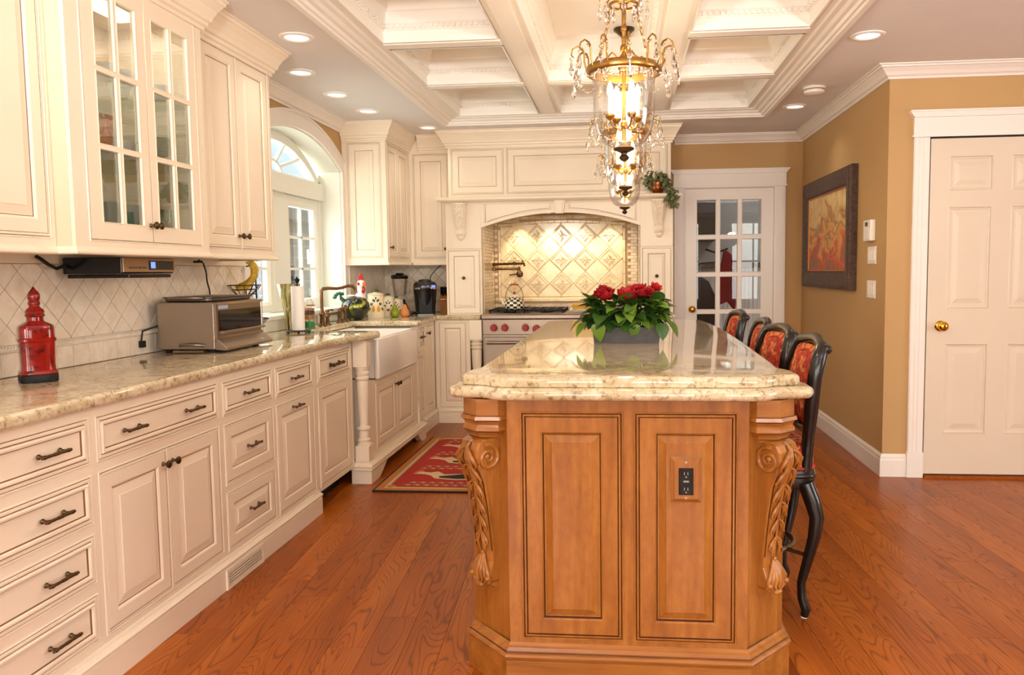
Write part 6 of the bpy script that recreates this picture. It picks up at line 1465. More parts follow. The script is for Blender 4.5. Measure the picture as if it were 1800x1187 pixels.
mb = MB(); mb.lathe([(0.0, 0), (0.03, 0), (0.036, 0.012), (0.02, 0.02), (0, 0.022)], 16, (hx - 0.035, hy + 0.0, hz + 0.178)); build(mb, 'lid_knob', CWH, t, 50)
# painted canisters
CAN = pmat('cream_stoneware', srgb(240, 222, 188), 0.2, coat=0.3); LEM = pmat('lemon_paint', srgb(226, 160, 32), 0.3); LFP = pmat('leaf_paint', srgb(60, 82, 40), 0.4); BER = pmat('berry_paint', srgb(140, 30, 44), 0.35)
def canister(x, y, r, h, label, fruit, ncol, lid=True):
    t = thing('canister', label, 'canister', (x, y, CZ), 'painted stoneware canisters'); a0 = math.atan2(-y, -x)
    mb = MB(); mb.lathe([(0, 0.001), (r * .96, 0), (r, 0.006), (r, h * .96), (r * .97, h), (0, h)], 28, (x, y, CZ)); build(mb, 'jar', CAN, t, 40)
    if lid:
        mb = MB(); mb.lathe([(r * .99, h), (r * 1.05, h + 0.003), (r * 1.05, h + 0.008), (r * .8, h + 0.018), (r * .35, h + 0.022), (r * .3, h + 0.026), (0, h + 0.026)], 28, (x, y, CZ)); ld = build(mb, 'lid', CAN, t, 40)
        mb = MB(); mb.lathe([(r * .3, h + 0.025), (r * .40, h + 0.034), (r * .36, h + 0.044), (0, h + 0.048)], 16, (x, y, CZ)); build(mb, 'knob', LFP, ld, 50)
    for k in range(ncol):
        a = a0 + (k - (ncol - 1) / 2) * 0.62; c, s_ = cos(a), sin(a); mb = MB(frame(x + r * c, y + r * s_, CZ + h * .42, a))
        if fruit == 'lemon': mb.ell((0, -0.004, 0), r * .22, r * .34, 0.002, 12, 6); mb.ell((0, r * .28, 0), r * .12, r * .16, 0.002, 10, 5)
        else:
            for q in range(6): mb.ell(((q % 3 - 1) * r * .15, -(q // 3) * r * .2, 0), r * .11, r * .11, 0.003, 8, 5)
        build(mb, 'painted_fruit', LEM if fruit == 'lemon' else BER, t, 60)
    mb = MB()
    for k in range(13):
        u_ = -1 + 2 * k / 12; a = a0 + u_ * 0.95; hh = h * (0.84 - 0.50 * abs(u_) ** 1.6) + 0.008 * (-1) ** k; c, s_ = cos(a), sin(a); mb.M = frame(x + r * c, y + r * s_, CZ + hh, a); mb.ell((0, 0, 0), r * .10, r * .18, 0.0015, 8, 4)
    mb.M = None; o = build(mb, 'painted_leaves', LFP, t, 60); o['kind'] = 'stuff'
canister(-1.985, 6.215, 0.066, 0.185, 'large cream canister painted with two lemons', 'lemon', 2)
canister(-1.945, 6.415, 0.048, 0.150, 'middle cream canister painted with red berries', 'berry', 1)
canister(-1.90, 6.500, 0.040, 0.125, 'smallest cream canister behind the green pear', 'berry', 1)
for x, y, c0, c1, nm, lab in ((-1.862, 6.325, srgb(150, 160, 40), srgb(112, 132, 30), 'ceramic_pear', 'green ceramic pear on the granite counter'), (-1.785, 6.345, srgb(222, 150, 88), srgb(200, 116, 60), 'ceramic_pear', 'peach coloured ceramic pear on the granite counter')):
    PM = tile_mat('pear_' + lab[:5].strip(), c0, c1, 0.15); t = thing(nm, lab, 'pear', (x, y, CZ))
    mb = MB(); mb.lathe([(0, 0.002), (0.02, 0), (0.034, 0.012), (0.039, 0.03), (0.035, 0.05), (0.024, 0.072), (0.018, 0.09), (0.012, 0.102), (0, 0.106)], 20, (x, y, CZ)); build(mb, 'fruit', PM, t, 60)
    mb = MB(); mb.tube([(x, y, CZ + 0.1), (x + 0.004, y, CZ + 0.118), (x + 0.01, y, CZ + 0.13)], 0.003, 6); build(mb, 'stalk', BARK, t)
# blender
x, y = -1.905, 6.64
t = thing('blender', 'chrome blender with a clear jar and black lid in the corner', 'blender', (x, y, CZ)); CHR = pmat('chrome', srgb(214, 206, 200), 0.08, 1.0)
mb = MB(); mb.lathe([(0, 0.001), (0.075, 0), (0.085, 0.008), (0.083, 0.03), (0.068, 0.08), (0.05, 0.12), (0.046, 0.135), (0.0, 0.137)], 26, (x, y, CZ)); build(mb, 'motor_base', CHR, t, 45)
mb = MB(); mb.lathe([(0.02, 0.0), (0.02, 0.004), (0, 0.004)], 16, (0, 0, 0)); mb.v = [((x + 0.0) + a * 1, y - 0.079 - c, CZ + 0.05 + b) for a, b, c in mb.v]; build(mb, 'dial', BLACK, t)
mb = MB(); mb.lathe([(0.046, 0.136), (0.05, 0.15), (0.047, 0.165), (0.053, 0.17), (0.07, 0.32), (0.068, 0.32), (0.05, 0.175), (0.0, 0.17)], 26, (x, y, CZ)); build(mb, 'glass_jar', BELLGLASS, t, 45)
mb = MB(); mb.lathe([(0.068, 0.312), (0.074, 0.318), (0.076, 0.335), (0.066, 0.345), (0.035, 0.35), (0.032, 0.362), (0, 0.363)], 26, (x, y, CZ)); build(mb, 'lid', BLACK, t, 45)
mb = MB(); mb.tube([(x + 0.06, y - 0.03, CZ + 0.29), (x + 0.105, y - 0.05, CZ + 0.28), (x + 0.10, y - 0.05, CZ + 0.20), (x + 0.05, y - 0.025, CZ + 0.19)], 0.007, 8); build(mb, 'jar_handle', BELLGLASS, t, 50)
# coffee maker
x, y = -1.69, 6.655
t = thing('coffee_maker', 'black single-cup coffee maker with a silver band', 'coffee maker', (x, y, CZ)); A_ = radians(-75); M = mloc(x, y, CZ, A_ + pi / 2)
mb = MB(M); sq_lathe(mb, [(0.078, 0, .7), (0.082, 0.004, .7), (0.085, 0.05, .7), (0.098, 0.20, .7), (0.102, 0.225, .7)], 36, 4); build(mb, 'body', BLACK, t, 40)
mb = MB(M); sq_lathe(mb, [(0.103, 0.222, .7), (0.105, 0.228, .7), (0.102, 0.236, .7)], 36, 4); build(mb, 'silver_band', CHR, t, 40)
mb = MB(M); sq_lathe(mb, [(0.102, 0.236, .7), (0.098, 0.265, .7), (0.085, 0.282, .6), (0.06, 0.29, .3), (0.0, 0.292, 0)], 36, 4); build(mb, 'top_cover', pmat('brown_black_gloss', srgb(44, 32, 26), 0.15), t, 40)
mb = MB(M); mb.lathe([(0.05, 0.27), (0.056, 0.285), (0.054, 0.30), (0.03, 0.308), (0, 0.309)], 22, (0, -0.03, 0)); mb.box(-0.045, 0.045, -0.125, -0.06, 0.205, 0.268); build(mb, 'brew_head', BLACK, t, 40, bevel=0.004)
mb = MB(M); mb.box(0.052, 0.085, -0.103, -0.098, 0.238, 0.256); build(mb, 'blue_display', BLUELCD, t)
mb = MB(M); mb.box(-0.07, 0.07, -0.14, -0.07, 0.0, 0.016); build(mb, 'drip_tray', DARKSTEEL, t, bevel=0.003)
mb = MB(M); mb.box(-0.055, 0.055, -0.088, -0.084, 0.02, 0.2); build(mb, 'cup_recess', BLACKM, t)
mb = MB(); mb.tube([(x + 0.02, y + 0.09, CZ + 0.25), (x + 0.02, y + 0.12, CZ + 0.33), (x + 0.06, y + 0.2, CZ + 0.40), (x + 0.09, 7.0, 1.365)], 0.004, 6); build(mb, 'cord', BLACKM, t)
mb = MB(); mb.tube([(-1.79, 6.80, CZ + 0.006), (-1.81, 6.74, CZ + 0.006), (-1.795, 6.56, CZ + 0.006), (-1.805, 6.68, CZ + 0.02), (-1.79, 6.78, CZ + 0.008)], 0.005, 6); tag(build(mb, 'coiled_cord', BLACKM, smooth=50), 'black coiled power cord beside the coffee maker', 'cord')
# knife block
x, y = -1.562, 6.86
t = thing('knife_block', 'wooden knife block with black handles beside the hood pier', 'knife block', (x, y, CZ)); KW = maple('knife_block_wood', (14, 14, 2)); M = mloc(x, y, CZ, radians(10))
mb = MB(); mb.prism([(-0.04, 0), (0.075, 0), (0.10, 0.13), (-0.01, 0.20)], -0.042, 0.042); mb.v = [tuple(M @ Vector((c, -a, b))) for a, b, c in mb.v]; build(mb, 'block', KW, t, bevel=0.003)
for k in range(5):
    mb = MB(); q = -0.03 + 0.015 * k; mb.tube([tuple(M @ Vector((q, -(0.03 + 0.02 * (k % 2)), 0.165 - 0.01 * (k % 2)))), tuple(M @ Vector((q, -(0.06 + 0.03 * (k % 2)), 0.235)))], [0.008, 0.010], 6); build(mb, 'knife_handle', BLACK, t, 50)

# under-cabinet radio
t = thing('under_cabinet_radio', 'black radio with a silver front and blue display under the glass cabinet', 'radio', (-2.06, 3.08, 1.28))
mb = MB(); mb.box(-2.18, -1.935, 2.905, 3.26, 1.293, 1.3575); build(mb, 'housing', BLACK, t, bevel=0.004)
mb = MB(); mb.box(-2.17, -1.91, 2.915, 3.20, 1.276, 1.291); build(mb, 'swing_tray', BLACK, t, bevel=0.004)
M = frame(-1.935, 0, 0, '+X'); mb = MB(M); mb.box(2.906, 3.259, 1.298, 1.355, 0.0, 0.008); build(mb, 'front_panel', pmat('champagne_plastic', srgb(176, 140, 104), 0.3, 0.5), t, bevel=0.002)
mb = MB(M); mb.box(3.07, 3.245, 1.308, 1.345, 0.008, 0.010); build(mb, 'display_window', BLACK, t)
mb = MB(M); mb.box(3.082, 3.112, 1.314, 1.340, 0.010, 0.011); build(mb, 'blue_display', BLUELCD, t)
for k in range(4):
    mb = MB(M); mb.box(2.94 + k * 0.03, 2.96 + k * 0.03, 1.312, 1.320, 0.008, 0.011); build(mb, 'button', DARKSTEEL, t)
mb = MB(); mb.tube([(-2.165, 2.91, 1.33), (-2.17, 2.86, 1.315), (-2.172, 2.82, 1.33), (-2.172, 2.78, 1.352), (-2.172, 2.76, 1.36)], 0.007, 8); build(mb, 'cord', BLACKM, t)
mb = MB(); mb.tube([(-2.12, 3.80, 1.360), (-2.13, 3.86, 1.345), (-2.16, 3.94, 1.30), (-2.19, 4.0, 1.25), (-2.20, 4.04, 1.20), (-2.20, 4.05, 1.10), (-2.20, 4.03, 0.925)], 0.004, 6); mb.box(-2.135, -2.105, 3.775, 3.81, 1.345, 1.3565)
tag(build(mb, 'power_cord', BLACKM, smooth=50), 'black power cord hanging down the tiles behind the toaster oven', 'cord')

# glassware in the glass-doored cabinet
def goblet(x, y, z, r, h, label, mat, kind):
    mb = MB()
    if kind == 'tumbler': pr = [(0, 0.001), (r * .6, 0), (r * .7, 0.006), (r * .95, h * .5), (r, h), (r * .94, h), (r * .85, h * .4), (0, 0.012)]
    elif kind == 'goblet': pr = [(0, 0.001), (r * .7, 0), (r * .6, 0.006), (r * .15, 0.015), (r * .15, h * .3), (r * .6, h * .4), (r, h * .7), (r * 1.02, h), (r * .95, h), (r * .8, h * .55), (0, h * .42)]
    else: pr = [(0, 0.001), (r * .65, 0), (r * .7, 0.01), (r * .95, h * .6), (r, h), (r * .93, h), (r * .85, h * .5), (0, 0.02)]
    n = 16 if mat is GREENGLASS else 20
    mb.lathe(pr, n, (x, y, z)); 
    if mat is GREENGLASS: mb.v = [(p[0] + (0.0025 if (i + i // n) % 2 else -0.0) * (p[0] - x) / r, p[1] + (0.0025 if (i + i // n) % 2 else 0) * (p[1] - y) / r, p[2]) for i, p in enumerate(mb.v)]
    if kind == 'cup': mb.tube([(x, y + r * .9, z + h * .8), (x, y + r * 1.5, z + h * .7), (x, y + r * 1.4, z + h * .35), (x, y + r * .75, z + h * .3)], 0.004, 6)
    return mb
gi = 0
GRC = pmat('cut_green_glass', srgb(92, 128, 82), 0.06, coat=0.5, trans=0.25)
for x, y, r in ((-1.872, 2.76, 0.040), (-1.872, 2.875, 0.040), (-1.88, 3.13, 0.036), (-2.05, 2.80, 0.036), (-2.05, 2.92, 0.036)):
    tag(build(goblet(x, y, 1.4405, r, 0.112, '', GRC, 'tumbler'), 'green_tumbler', GRC, smooth=25), 'green cut-glass tumbler on the bottom of the glass-doored cabinet', 'glass', 'green tumblers in the glass cabinet')
for x, y in ((-1.88, 3.13), (-2.0, 3.22)):
    tag(build(goblet(x, y, 1.7325, 0.044, 0.110, '', GRC, 'goblet'), 'green_goblet', GRC, smooth=25), 'green glass goblet on the middle shelf of the glass-doored cabinet', 'goblet', 'green goblets in the glass cabinet')
CUPW = tile_mat('floral_china', srgb(240, 236, 226), srgb(200, 206, 204), 0.15); MUG = pmat('painted_mug', srgb(220, 150, 60), 0.2); n1 = noise(MUG, coords(MUG), 40, 2, 0.5, 0.5)
setcol(MUG, ramp(MUG, n1, [(0.4, srgb(226, 150, 56)), (0.5, srgb(206, 96, 40)), (0.58, srgb(70, 110, 60)), (0.66, srgb(240, 226, 200))]))
tag(build(goblet(-1.88, 2.74, 1.7325, 0.045, 0.13, '', MUG, 'cup'), 'painted_mug', MUG, smooth=45), 'orange mug painted with flowers in the glass-doored cabinet', 'mug')
for x, y in ((-1.875, 2.86), (-1.90, 2.97), (-2.02, 2.91)):
    tag(build(goblet(x, y, 1.7325, 0.040, 0.06, '', CUPW, 'cup'), 'china_cup', CUPW, smooth=45), 'white patterned cup on the middle shelf of the glass-doored cabinet', 'cup', 'cups on the middle glass shelf')
for x, y in ((-2.03, 2.83), (-2.03, 3.04)):
    tag(build(goblet(x, y, 1.7325, 0.034, 0.14, '', BELLGLASS, 'goblet'), 'clear_glass', BELLGLASS, smooth=45), 'clear stemmed glass on the middle shelf of the glass-doored cabinet', 'glass', 'clear glasses on the middle glass shelf')
for x, y in ((-1.88, 2.79), (-1.88, 2.90), (-1.89, 3.14), (-2.02, 3.08)):
    tag(build(goblet(x, y, 1.9985, 0.042, 0.058, '', CUPW, 'cup'), 'china_cup', CUPW, smooth=45), 'white patterned cup on the top shelf of the glass-doored cabinet', 'cup', 'cups on the top glass shelf')

# ================================================================ ON THE RANGE
kx, ky, kz = -0.93, 6.74, 0.9622
KB = pmat('black_enamel', srgb(18, 16, 15), 0.12, coat=0.5); KWH = pmat('ivory_enamel', srgb(244, 234, 206), 0.12, coat=0.5)
t = thing('checkered_kettle', 'black and white checkered enamel kettle with a red knob', 'kettle', (kx, ky, kz))
pr = [(0.070, 0), (0.080, 0.008), (0.084, 0.026), (0.083, 0.046), (0.078, 0.066), (0.068, 0.084), (0.055, 0.098), (0.040, 0.108)]
mb = MB(); mb.lathe(pr, 32, (kx, ky, kz), fmi=lambda i, k: ((k // 2) + i) % 2); build(mb, 'body', [KWH, KB], t, 50)
mb = MB(); mb.lathe([(0.042, 0.106), (0.044, 0.110), (0.034, 0.120), (0.018, 0.127), (0.006, 0.129), (0, 0.129)], 24, (kx, ky, kz)); ld = build(mb, 'lid', KWH, t, 50)
mb = MB(); mb.lathe([(0.005, 0.128), (0.010, 0.134), (0.012, 0.142), (0.008, 0.149), (0, 0.151)], 12, (kx, ky, kz)); build(mb, 'lid_knob', REDKNOB, ld, 50)
mb = MB(); mb.tube([(kx - 0.07, ky, kz + 0.035), (kx - 0.098, ky, kz + 0.05), (kx - 0.106, ky, kz + 0.078), (kx - 0.118, ky, kz + 0.092)], [0.018, 0.014, 0.011, 0.009], 12); build(mb, 'spout', [KWH], t, 50)
mb = MB(); mb.tube([(kx + 0.072 * cos(a) * 1.05, ky, kz + 0.10 + 0.112 * sin(a)) for a in [radians(-12 + 204 * k / 20) for k in range(21)]], 0.003, 6); build(mb, 'bail_handle', BRONZE, t, 60)
mb = MB(); mb.tube([(kx - 0.035, ky, kz + 0.209), (kx, ky, kz + 0.213), (kx + 0.035, ky, kz + 0.209)], 0.0075, 10); build(mb, 'grip', pmat('red_wood_grip', srgb(180, 74, 30), 0.3), t, 50)
mb = MB(); mb.box(-0.75, -0.33, 6.68, 6.98, 0.9625, 0.975)
t = thing('dish_cloth', 'white striped cloth spread on the range top', 'cloth', (-0.5, 6.83, 0.9455))
CLO = pmat('striped_cloth', srgb(236, 226, 206), 0.9)
mb = MB(); n = 12; pts = []
mb.slab([(-0.45 + 0.0, 6.70), (0.05, 6.70), (0.06, 6.95), (-0.46, 6.96)], 0.9455, 0.957, 0.005, 2); mb.v = [(x - 0.24, y, z) for x, y, z in mb.v]; mb.v = [(max(x, -0.465) if False else x, y, z + 0.0) for x, y, z in mb.v]
mb.v = [(-0.46 + (x + 0.70) * 0.80, y, z) for x, y, z in mb.v]
build(mb, 'cloth', CLO, t, 45)
mb = MB()
for k in (0.1, 0.35, 0.6, 0.85): x = -0.455 + 0.41 * k; mb.box(x, x + 0.012, 6.703, 6.95, 0.9571, 0.9576)
build(mb, 'stripe', DARKSTEEL, t)
YT = pmat('yellow_towel', srgb(214, 168, 74), 0.95); bump(YT, noise(YT, coords(YT), 300, 2), 0.4, 0.003)
mb = MB(); mb.slab(fillet([(-0.435, 6.72), (-0.09, 6.72), (-0.09, 6.90), (-0.435, 6.90)], 0.03, 3), 0.9578, 0.978, 0.009, 4); mb.slab(fillet([(-0.44, 6.725), (-0.10, 6.718), (-0.10, 6.895), (-0.44, 6.905)], 0.03, 3), 0.978, 1.0, 0.0105, 4)
mb.v = [(x, y, z + (0.004 * sin(x * 30) if z > 0.98 else 0)) for x, y, z in mb.v]
tag(build(mb, 'folded_towel', YT, smooth=60), 'folded golden yellow towel on the range top', 'towel')
x, y, z = 0.02, 7.08, 0.9455
t = thing('checkered_crock', 'checkered enamel crock with a gold knob behind the flowers', 'crock', (x, y, z))
mb = MB(); mb.lathe([(0.045, 0), (0.05, 0.01), (0.05, 0.04), (0.05, 0.07), (0.046, 0.10)], 24, (x, y, z), fmi=lambda i, k: ((k // 2) + i) % 2); build(mb, 'jar', [KWH, KB], t, 50)
mb = MB(); mb.lathe([(0.049, 0.10), (0.05, 0.106), (0.03, 0.118), (0.008, 0.122), (0.006, 0.132), (0.011, 0.142), (0, 0.15)], 22, (x, y, z)); build(mb, 'lid', BRASS, t, 50)
# pot filler on the alcove wall
t = thing('pot_filler', 'folding antique bronze pot filler tap on the tiled alcove wall', 'tap', (-0.96, 7.22, 1.2))
mb = MB(); M = frame(0, YB - 0.017, 0, '-Y'); mb.lathe([(0.032, 0), (0.032, 0.006), (0.02, 0.012), (0.014, 0.02), (0.014, 0.07), (0, 0.072)], 18, (0, 0, 0)); mb.v = [tuple(M @ Vector((p[0] - 0.945, p[1] + 1.262, p[2]))) for p in mb.v]
yy = YB - 0.075; mb.tube([(-0.945, yy, 1.262), (-0.945, yy, 1.305)], 0.014, 10); mb.ell((-0.945, yy, 1.262), 0.022, 0.022, 0.022, 12, 8); mb.tube([(-0.96, yy - 0.012, 1.262), (-1.03, yy - 0.02, 1.252)], [0.006, 0.008], 8); build(mb, 'wall_valve', FB, t, 50)
mb = MB(); mb.tube([(-0.935, yy, 1.302), (-0.945, yy, 1.31), (-1.19 + 0.02, yy - 0.10, 1.312)], 0.0115, 10); mb.ell((-0.945, yy, 1.31), 0.017, 0.017, 0.019, 10, 6); build(mb, 'lower_arm', FB, t, 50)
mb = MB(); jx, jy = -1.155, yy - 0.105; mb.lathe([(0.012, 0), (0.019, 0.006), (0.019, 0.022), (0.012, 0.028), (0.011, 0.045), (0.017, 0.05), (0.019, 0.066), (0.014, 0.072), (0, 0.075)], 14, (jx, jy, 1.292)); build(mb, 'elbow', FB, t, 45)
mb = MB(); mb.tube([(jx, jy, 1.352), (jx + 0.25, jy - 0.03, 1.356), (jx + 0.275, jy - 0.033, 1.354), (jx + 0.28, jy - 0.034, 1.33)], [0.0105, 0.0105, 0.012, 0.011], 10); mb.lathe([(0.012, 0), (0.016, 0.005), (0.016, 0.02), (0.010, 0.026), (0, 0.028)], 10, (jx + 0.19, jy - 0.022, 1.345)); mb.tube([(jx + 0.262, jy - 0.032, 1.358), (jx + 0.262, jy - 0.032, 1.385)], [0.006, 0.009], 8); build(mb, 'upper_arm', FB, t, 50)

# ================================================================ PLANTS
LV = pmat('begonia_leaf', srgb(58, 92, 30), 0.35); oi = N(LV, 'ShaderNodeObjectInfo'); setcol(LV, ramp(LV, oi.outputs['Random'], [(0, srgb(30, 56, 20)), (0.6, srgb(52, 86, 28)), (1, srgb(112, 142, 46))]))
def leaf_mesh(L_, W_, bend, cup):
    mb = MB(); n = 6; m = 4; vs = []; fs = []
    for i in range(n + 1):
        u_ = i / n; w = W_ * (sin(pi * (u_ ** 0.72)) ** 0.75 if 0 < u_ < 1 else 0.02)
        for j in range(m + 1):
            s_ = -1 + 2 * j / m; vs.append((u_ * L_, s_ * w, -bend * u_ * u_ * L_ + cup * abs(s_) * w * (1 - 0.3 * u_)))
    for i in range(n):
        for j in range(m): k = i * (m + 1) + j; fs.append((k, k + m + 1, k + m + 2, k + 1))
    mb.add(vs, fs); return mb
px0, py0, pz0 = 0.012, 3.47, 0.9702
t = thing('begonia_planter', 'low grey planter of red begonias with broad green leaves on the island', 'planter', (px0, py0, pz0))
mb = MB(); M = mloc(px0, py0, pz0, radians(2)); mb.M = M
hx_, hy_ = 0.148, 0.058
vs = [(-hx_ + .008, -hy_ + .008, 0), (hx_ - .008, -hy_ + .008, 0), (hx_ - .008, hy_ - .008, 0), (-hx_ + .008, hy_ - .008, 0), (-hx_, -hy_, 0.068), (hx_, -hy_, 0.068), (hx_, hy_, 0.068), (-hx_, hy_, 0.068), (-hx_ + .007, -hy_ + .007, 0.068), (hx_ - .007, -hy_ + .007, 0.068), (hx_ - .007, hy_ - .007, 0.068), (-hx_ + .007, hy_ - .007, 0.068), (-hx_ + .012, -hy_ + .012, 0.05), (hx_ - .012, -hy_ + .012, 0.05), (hx_ - .012, hy_ - .012, 0.05), (-hx_ + .012, hy_ - .012, 0.05)]
fs = [(3, 2, 1, 0)] + [(a * 4 + k, a * 4 + (k + 1) % 4, a * 4 + 4 + (k + 1) % 4, a * 4 + 4 + k) for a in range(3) for k in range(4)] + [(12, 13, 14, 15)]
mb.add(vs, fs); build(mb, 'trough', tile_mat('slate_grey_metal', srgb(84, 82, 80), srgb(64, 60, 58), 0.45), t)
lm = [leaf_mesh(0.085, 0.042, 0.45, 0.25), leaf_mesh(0.075, 0.040, 0.9, 0.2), leaf_mesh(0.09, 0.038, 0.25, 0.35)]
lo = []
for k, mb in enumerate(lm): lo.append(build(mb, 'leaf', LV, t, 70, at=(0, 0, 0), recalc=False))
rr = random.Random(3); cnt = 0; STEMS = []
def place_leaf(x, y, z, az, el, s_, rl=0.0):
    global cnt
    o = lo[cnt] if cnt < 3 else bpy.data.objects.new('leaf', lo[cnt % 3].data)
    if cnt >= 3: C.objects.link(o); o.parent = t
    o.location = Vector((x, y, z)) - wpos(t); o.rotation_euler = (rl, -el, az); o.scale = (s_, s_, s_); cnt += 1
for k in range(190):
    u_ = rr.uniform(-1, 1); w = rr.uniform(-1, 1); x = px0 + u_ * 0.155; y = py0 + w * 0.062
    az = math.atan2(w * 0.9 - 0.35, u_ * 1.2) + rr.uniform(-.7, .7); lvl = rr.random()
    z = pz0 + 0.095 + 0.082 * lvl; place_leaf(x, y, z, az, radians(62 * lvl - 18 + rr.uniform(-15, 15)), rr.uniform(0.6, 0.92), rr.uniform(-.5, .5))
    STEMS.append((x, y, z))
for x, y, z, az, el, s_ in ((-0.115, -0.07, 0.088, -110, -58, 0.85), (-0.165, -0.05, 0.09, -150, -35, 0.9), (-0.18, -0.02, 0.10, -170, -15, 0.9), (0.035, -0.06, 0.085, -80, -62, 0.66), (0.145, -0.065, 0.088, -65, -58, 0.85), (0.175, -0.03, 0.09, -25, -30, 0.9)):
    place_leaf(px0 + x, py0 + y, pz0 + z, radians(az), radians(el), s_)
mb = MB()
for x, y, z in STEMS[::3]: mb.tube([(px0 + (x - px0) * .7, py0 + (y - py0) * .7, pz0 + 0.05), (x, y, z)], 0.002, 4)
o = build(mb, 'stems', LV, t); o['kind'] = 'stuff'
RP = pmat('red_petal', srgb(170, 24, 30), 0.5); oi = N(RP, 'ShaderNodeObjectInfo'); setcol(RP, ramp(RP, oi.outputs['Random'], [(0, srgb(140, 14, 22)), (1, srgb(200, 40, 44))]))
fm = MB(); pl = leaf_mesh(0.030, 0.017, -0.5, 0.2)
for ring, (nr, el, s_) in enumerate(((7, 12, 1.0), (6, 38, 0.85), (5, 62, 0.7), (3, 80, 0.5))):
    for k in range(nr):
        Mx = Matrix.Rotation(2 * pi * k / nr + ring * .5, 4, 'Z') @ Matrix.Rotation(-radians(el), 4, 'Y') @ Matrix.Scale(s_, 4); fm.M = Mx; fm.add(pl.v, pl.f)
fm.M = None; fo = build(fm, 'flower', RP, t, 80, at=(0, 0, 0), recalc=False)
FL = []
for cxx, nn in ((-0.095, 12), (0.012, 9), (0.098, 11)):
    for k in range(nn): FL.append((cxx + rr.gauss(0, 0.024), rr.uniform(-0.075, 0.03), 0.205 + rr.uniform(-0.018, 0.025), rr.uniform(0.95, 1.35)))
for k, (x, y, z, s_) in enumerate(FL):
    o = fo if k == 0 else bpy.data.objects.new('flower', fo.data)
    if k: C.objects.link(o); o.parent = t
    o.location = Vector((px0 + x, py0 + y, pz0 + z)) - wpos(t); o.rotation_euler = (rr.uniform(0.1, .7), rr.uniform(-.4, .4), rr.uniform(0, 6)); o.scale = (s_, s_, s_)
# trailing plant on the mantel
x, y, z = 0.285, 6.615, 1.9095
t = thing('trailing_plant', 'trailing green plant in a copper pot at the end of the mantel shelf', 'plant', (x, y, z))
mb = MB(); mb.lathe([(0, 0.001), (0.035, 0), (0.055, 0.03), (0.058, 0.06), (0.05, 0.085), (0.055, 0.095), (0.05, 0.095), (0, 0.08)], 20, (x, y, z)); build(mb, 'pot', pmat('copper', srgb(150, 88, 50), 0.3, 0.9), t, 45)
PLF = tile_mat('variegated_leaf', srgb(140, 144, 98), srgb(84, 100, 58), 0.5); mb = MB(); lf = leaf_mesh(0.034, 0.014, 0.4, 0.2); rp = random.Random(5)
for k in range(330):
    if k < 230:
        d = Vector((rp.gauss(0, 1), rp.gauss(0, .7), rp.gauss(0, 1))).normalized() * rp.random() ** 0.4; q = Vector((x - 0.01 + d.x * 0.115, y + d.y * 0.075, z + 0.115 + d.z * 0.075))
    else: u_ = rp.random(); q = Vector((x + 0.085 + 0.05 * u_ + rp.gauss(0, .022), y - 0.088 + rp.gauss(0, .012), z + 0.08 - 0.19 * u_))
    mb.M = Matrix.Translation(q) @ Matrix.Rotation(rp.uniform(0, 6.28), 4, 'Z') @ Matrix.Rotation(rp.uniform(-.3, 1.0), 4, 'Y') @ Matrix.Rotation(rp.uniform(-.8, .8), 4, 'X') @ Matrix.Scale(rp.uniform(.8, 1.25), 4); mb.add(lf.v, lf.f)
mb.M = None; o = build(mb, 'foliage', PLF, t, recalc=False); o['kind'] = 'stuff'
mb = MB()
for k in range(8): a = k * 0.8; mb.tube([(x, y, z + 0.08), (x + 0.05 * cos(a), y + 0.04 * sin(a), z + 0.14), (x + 0.09 * cos(a), y + 0.05 * sin(a), z + 0.13)], 0.0025, 5)
mb.tube([(x + 0.02, y - 0.02, z + 0.09), (x + 0.08, y - 0.08, z + 0.09), (x + 0.115, y - 0.09, z + 0.0), (x + 0.125, y - 0.088, z - 0.10)], 0.0025, 5); o = build(mb, 'stems', BARK, t)

# ================================================================ RUG
RZ = 0.0008; rx0, rx1, ry0, ry1 = -1.475, -0.70, 4.445, 5.955
def clothm(n, c): 
    m = pmat(n, c, 0.95); f = noise(m, coords(m), 180, 2); setcol(m, ramp(m, f, [(0.3, tuple(q * .82 for q in c[:3]) + (1,)), (0.7, c)])); bump(m, f, 0.3, 0.003); return m
RR, RC, RK, RG, RO = clothm('rug_red', srgb(176, 44, 34)), clothm('rug_cream', srgb(214, 190, 146)), clothm('rug_black', srgb(40, 36, 32)), clothm('rug_sage', srgb(170, 160, 110)), clothm('rug_gold', srgb(196, 124, 60))
t = thing('kitchen_rug', 'red hooked rug with rooster figures in front of the sink', 'rug', ((rx0 + rx1) / 2, (ry0 + ry1) / 2, 0))
mb = MB(); mb.box(rx0, rx1, ry0, ry1, RZ, 0.010); build(mb, 'backing', RK, t)
def ringpatch(i0, i1, zt, nm, mat):
    mb = MB(); x0, x1, y0, y1 = rx0, rx1, ry0, ry1
    for a in ((x0 + i0, x1 - i0, y0 + i0, y0 + i1), (x0 + i0, x1 - i0, y1 - i1, y1 - i0), (x0 + i0, x0 + i1, y0 + i1, y1 - i1), (x1 - i1, x1 - i0, y0 + i1, y1 - i1)): mb.box(a[0], a[1], a[2], a[3], 0.010, zt)
    build(mb, nm, mat, t)
ringpatch(0.012, 0.055, 0.0116, 'border_gold', RO); ringpatch(0.055, 0.070, 0.0118, 'border_cream', RC); ringpatch(0.070, 0.080, 0.0118, 'border_grey', RG)
mb = MB(); mb.box(rx0 + 0.08, rx1 - 0.08, ry0 + 0.08, ry1 - 0.08, 0.010, 0.0118); build(mb, 'field', RR, t)
def patch(poly, nm, mat, z=0.0126, c=(0, 0), s_=1.0):
    mb = MB(); mb.prism([(c[0] + x * s_, c[1] + y * s_) for x, y in poly], 0.0118, z); build(mb, nm, mat, t)
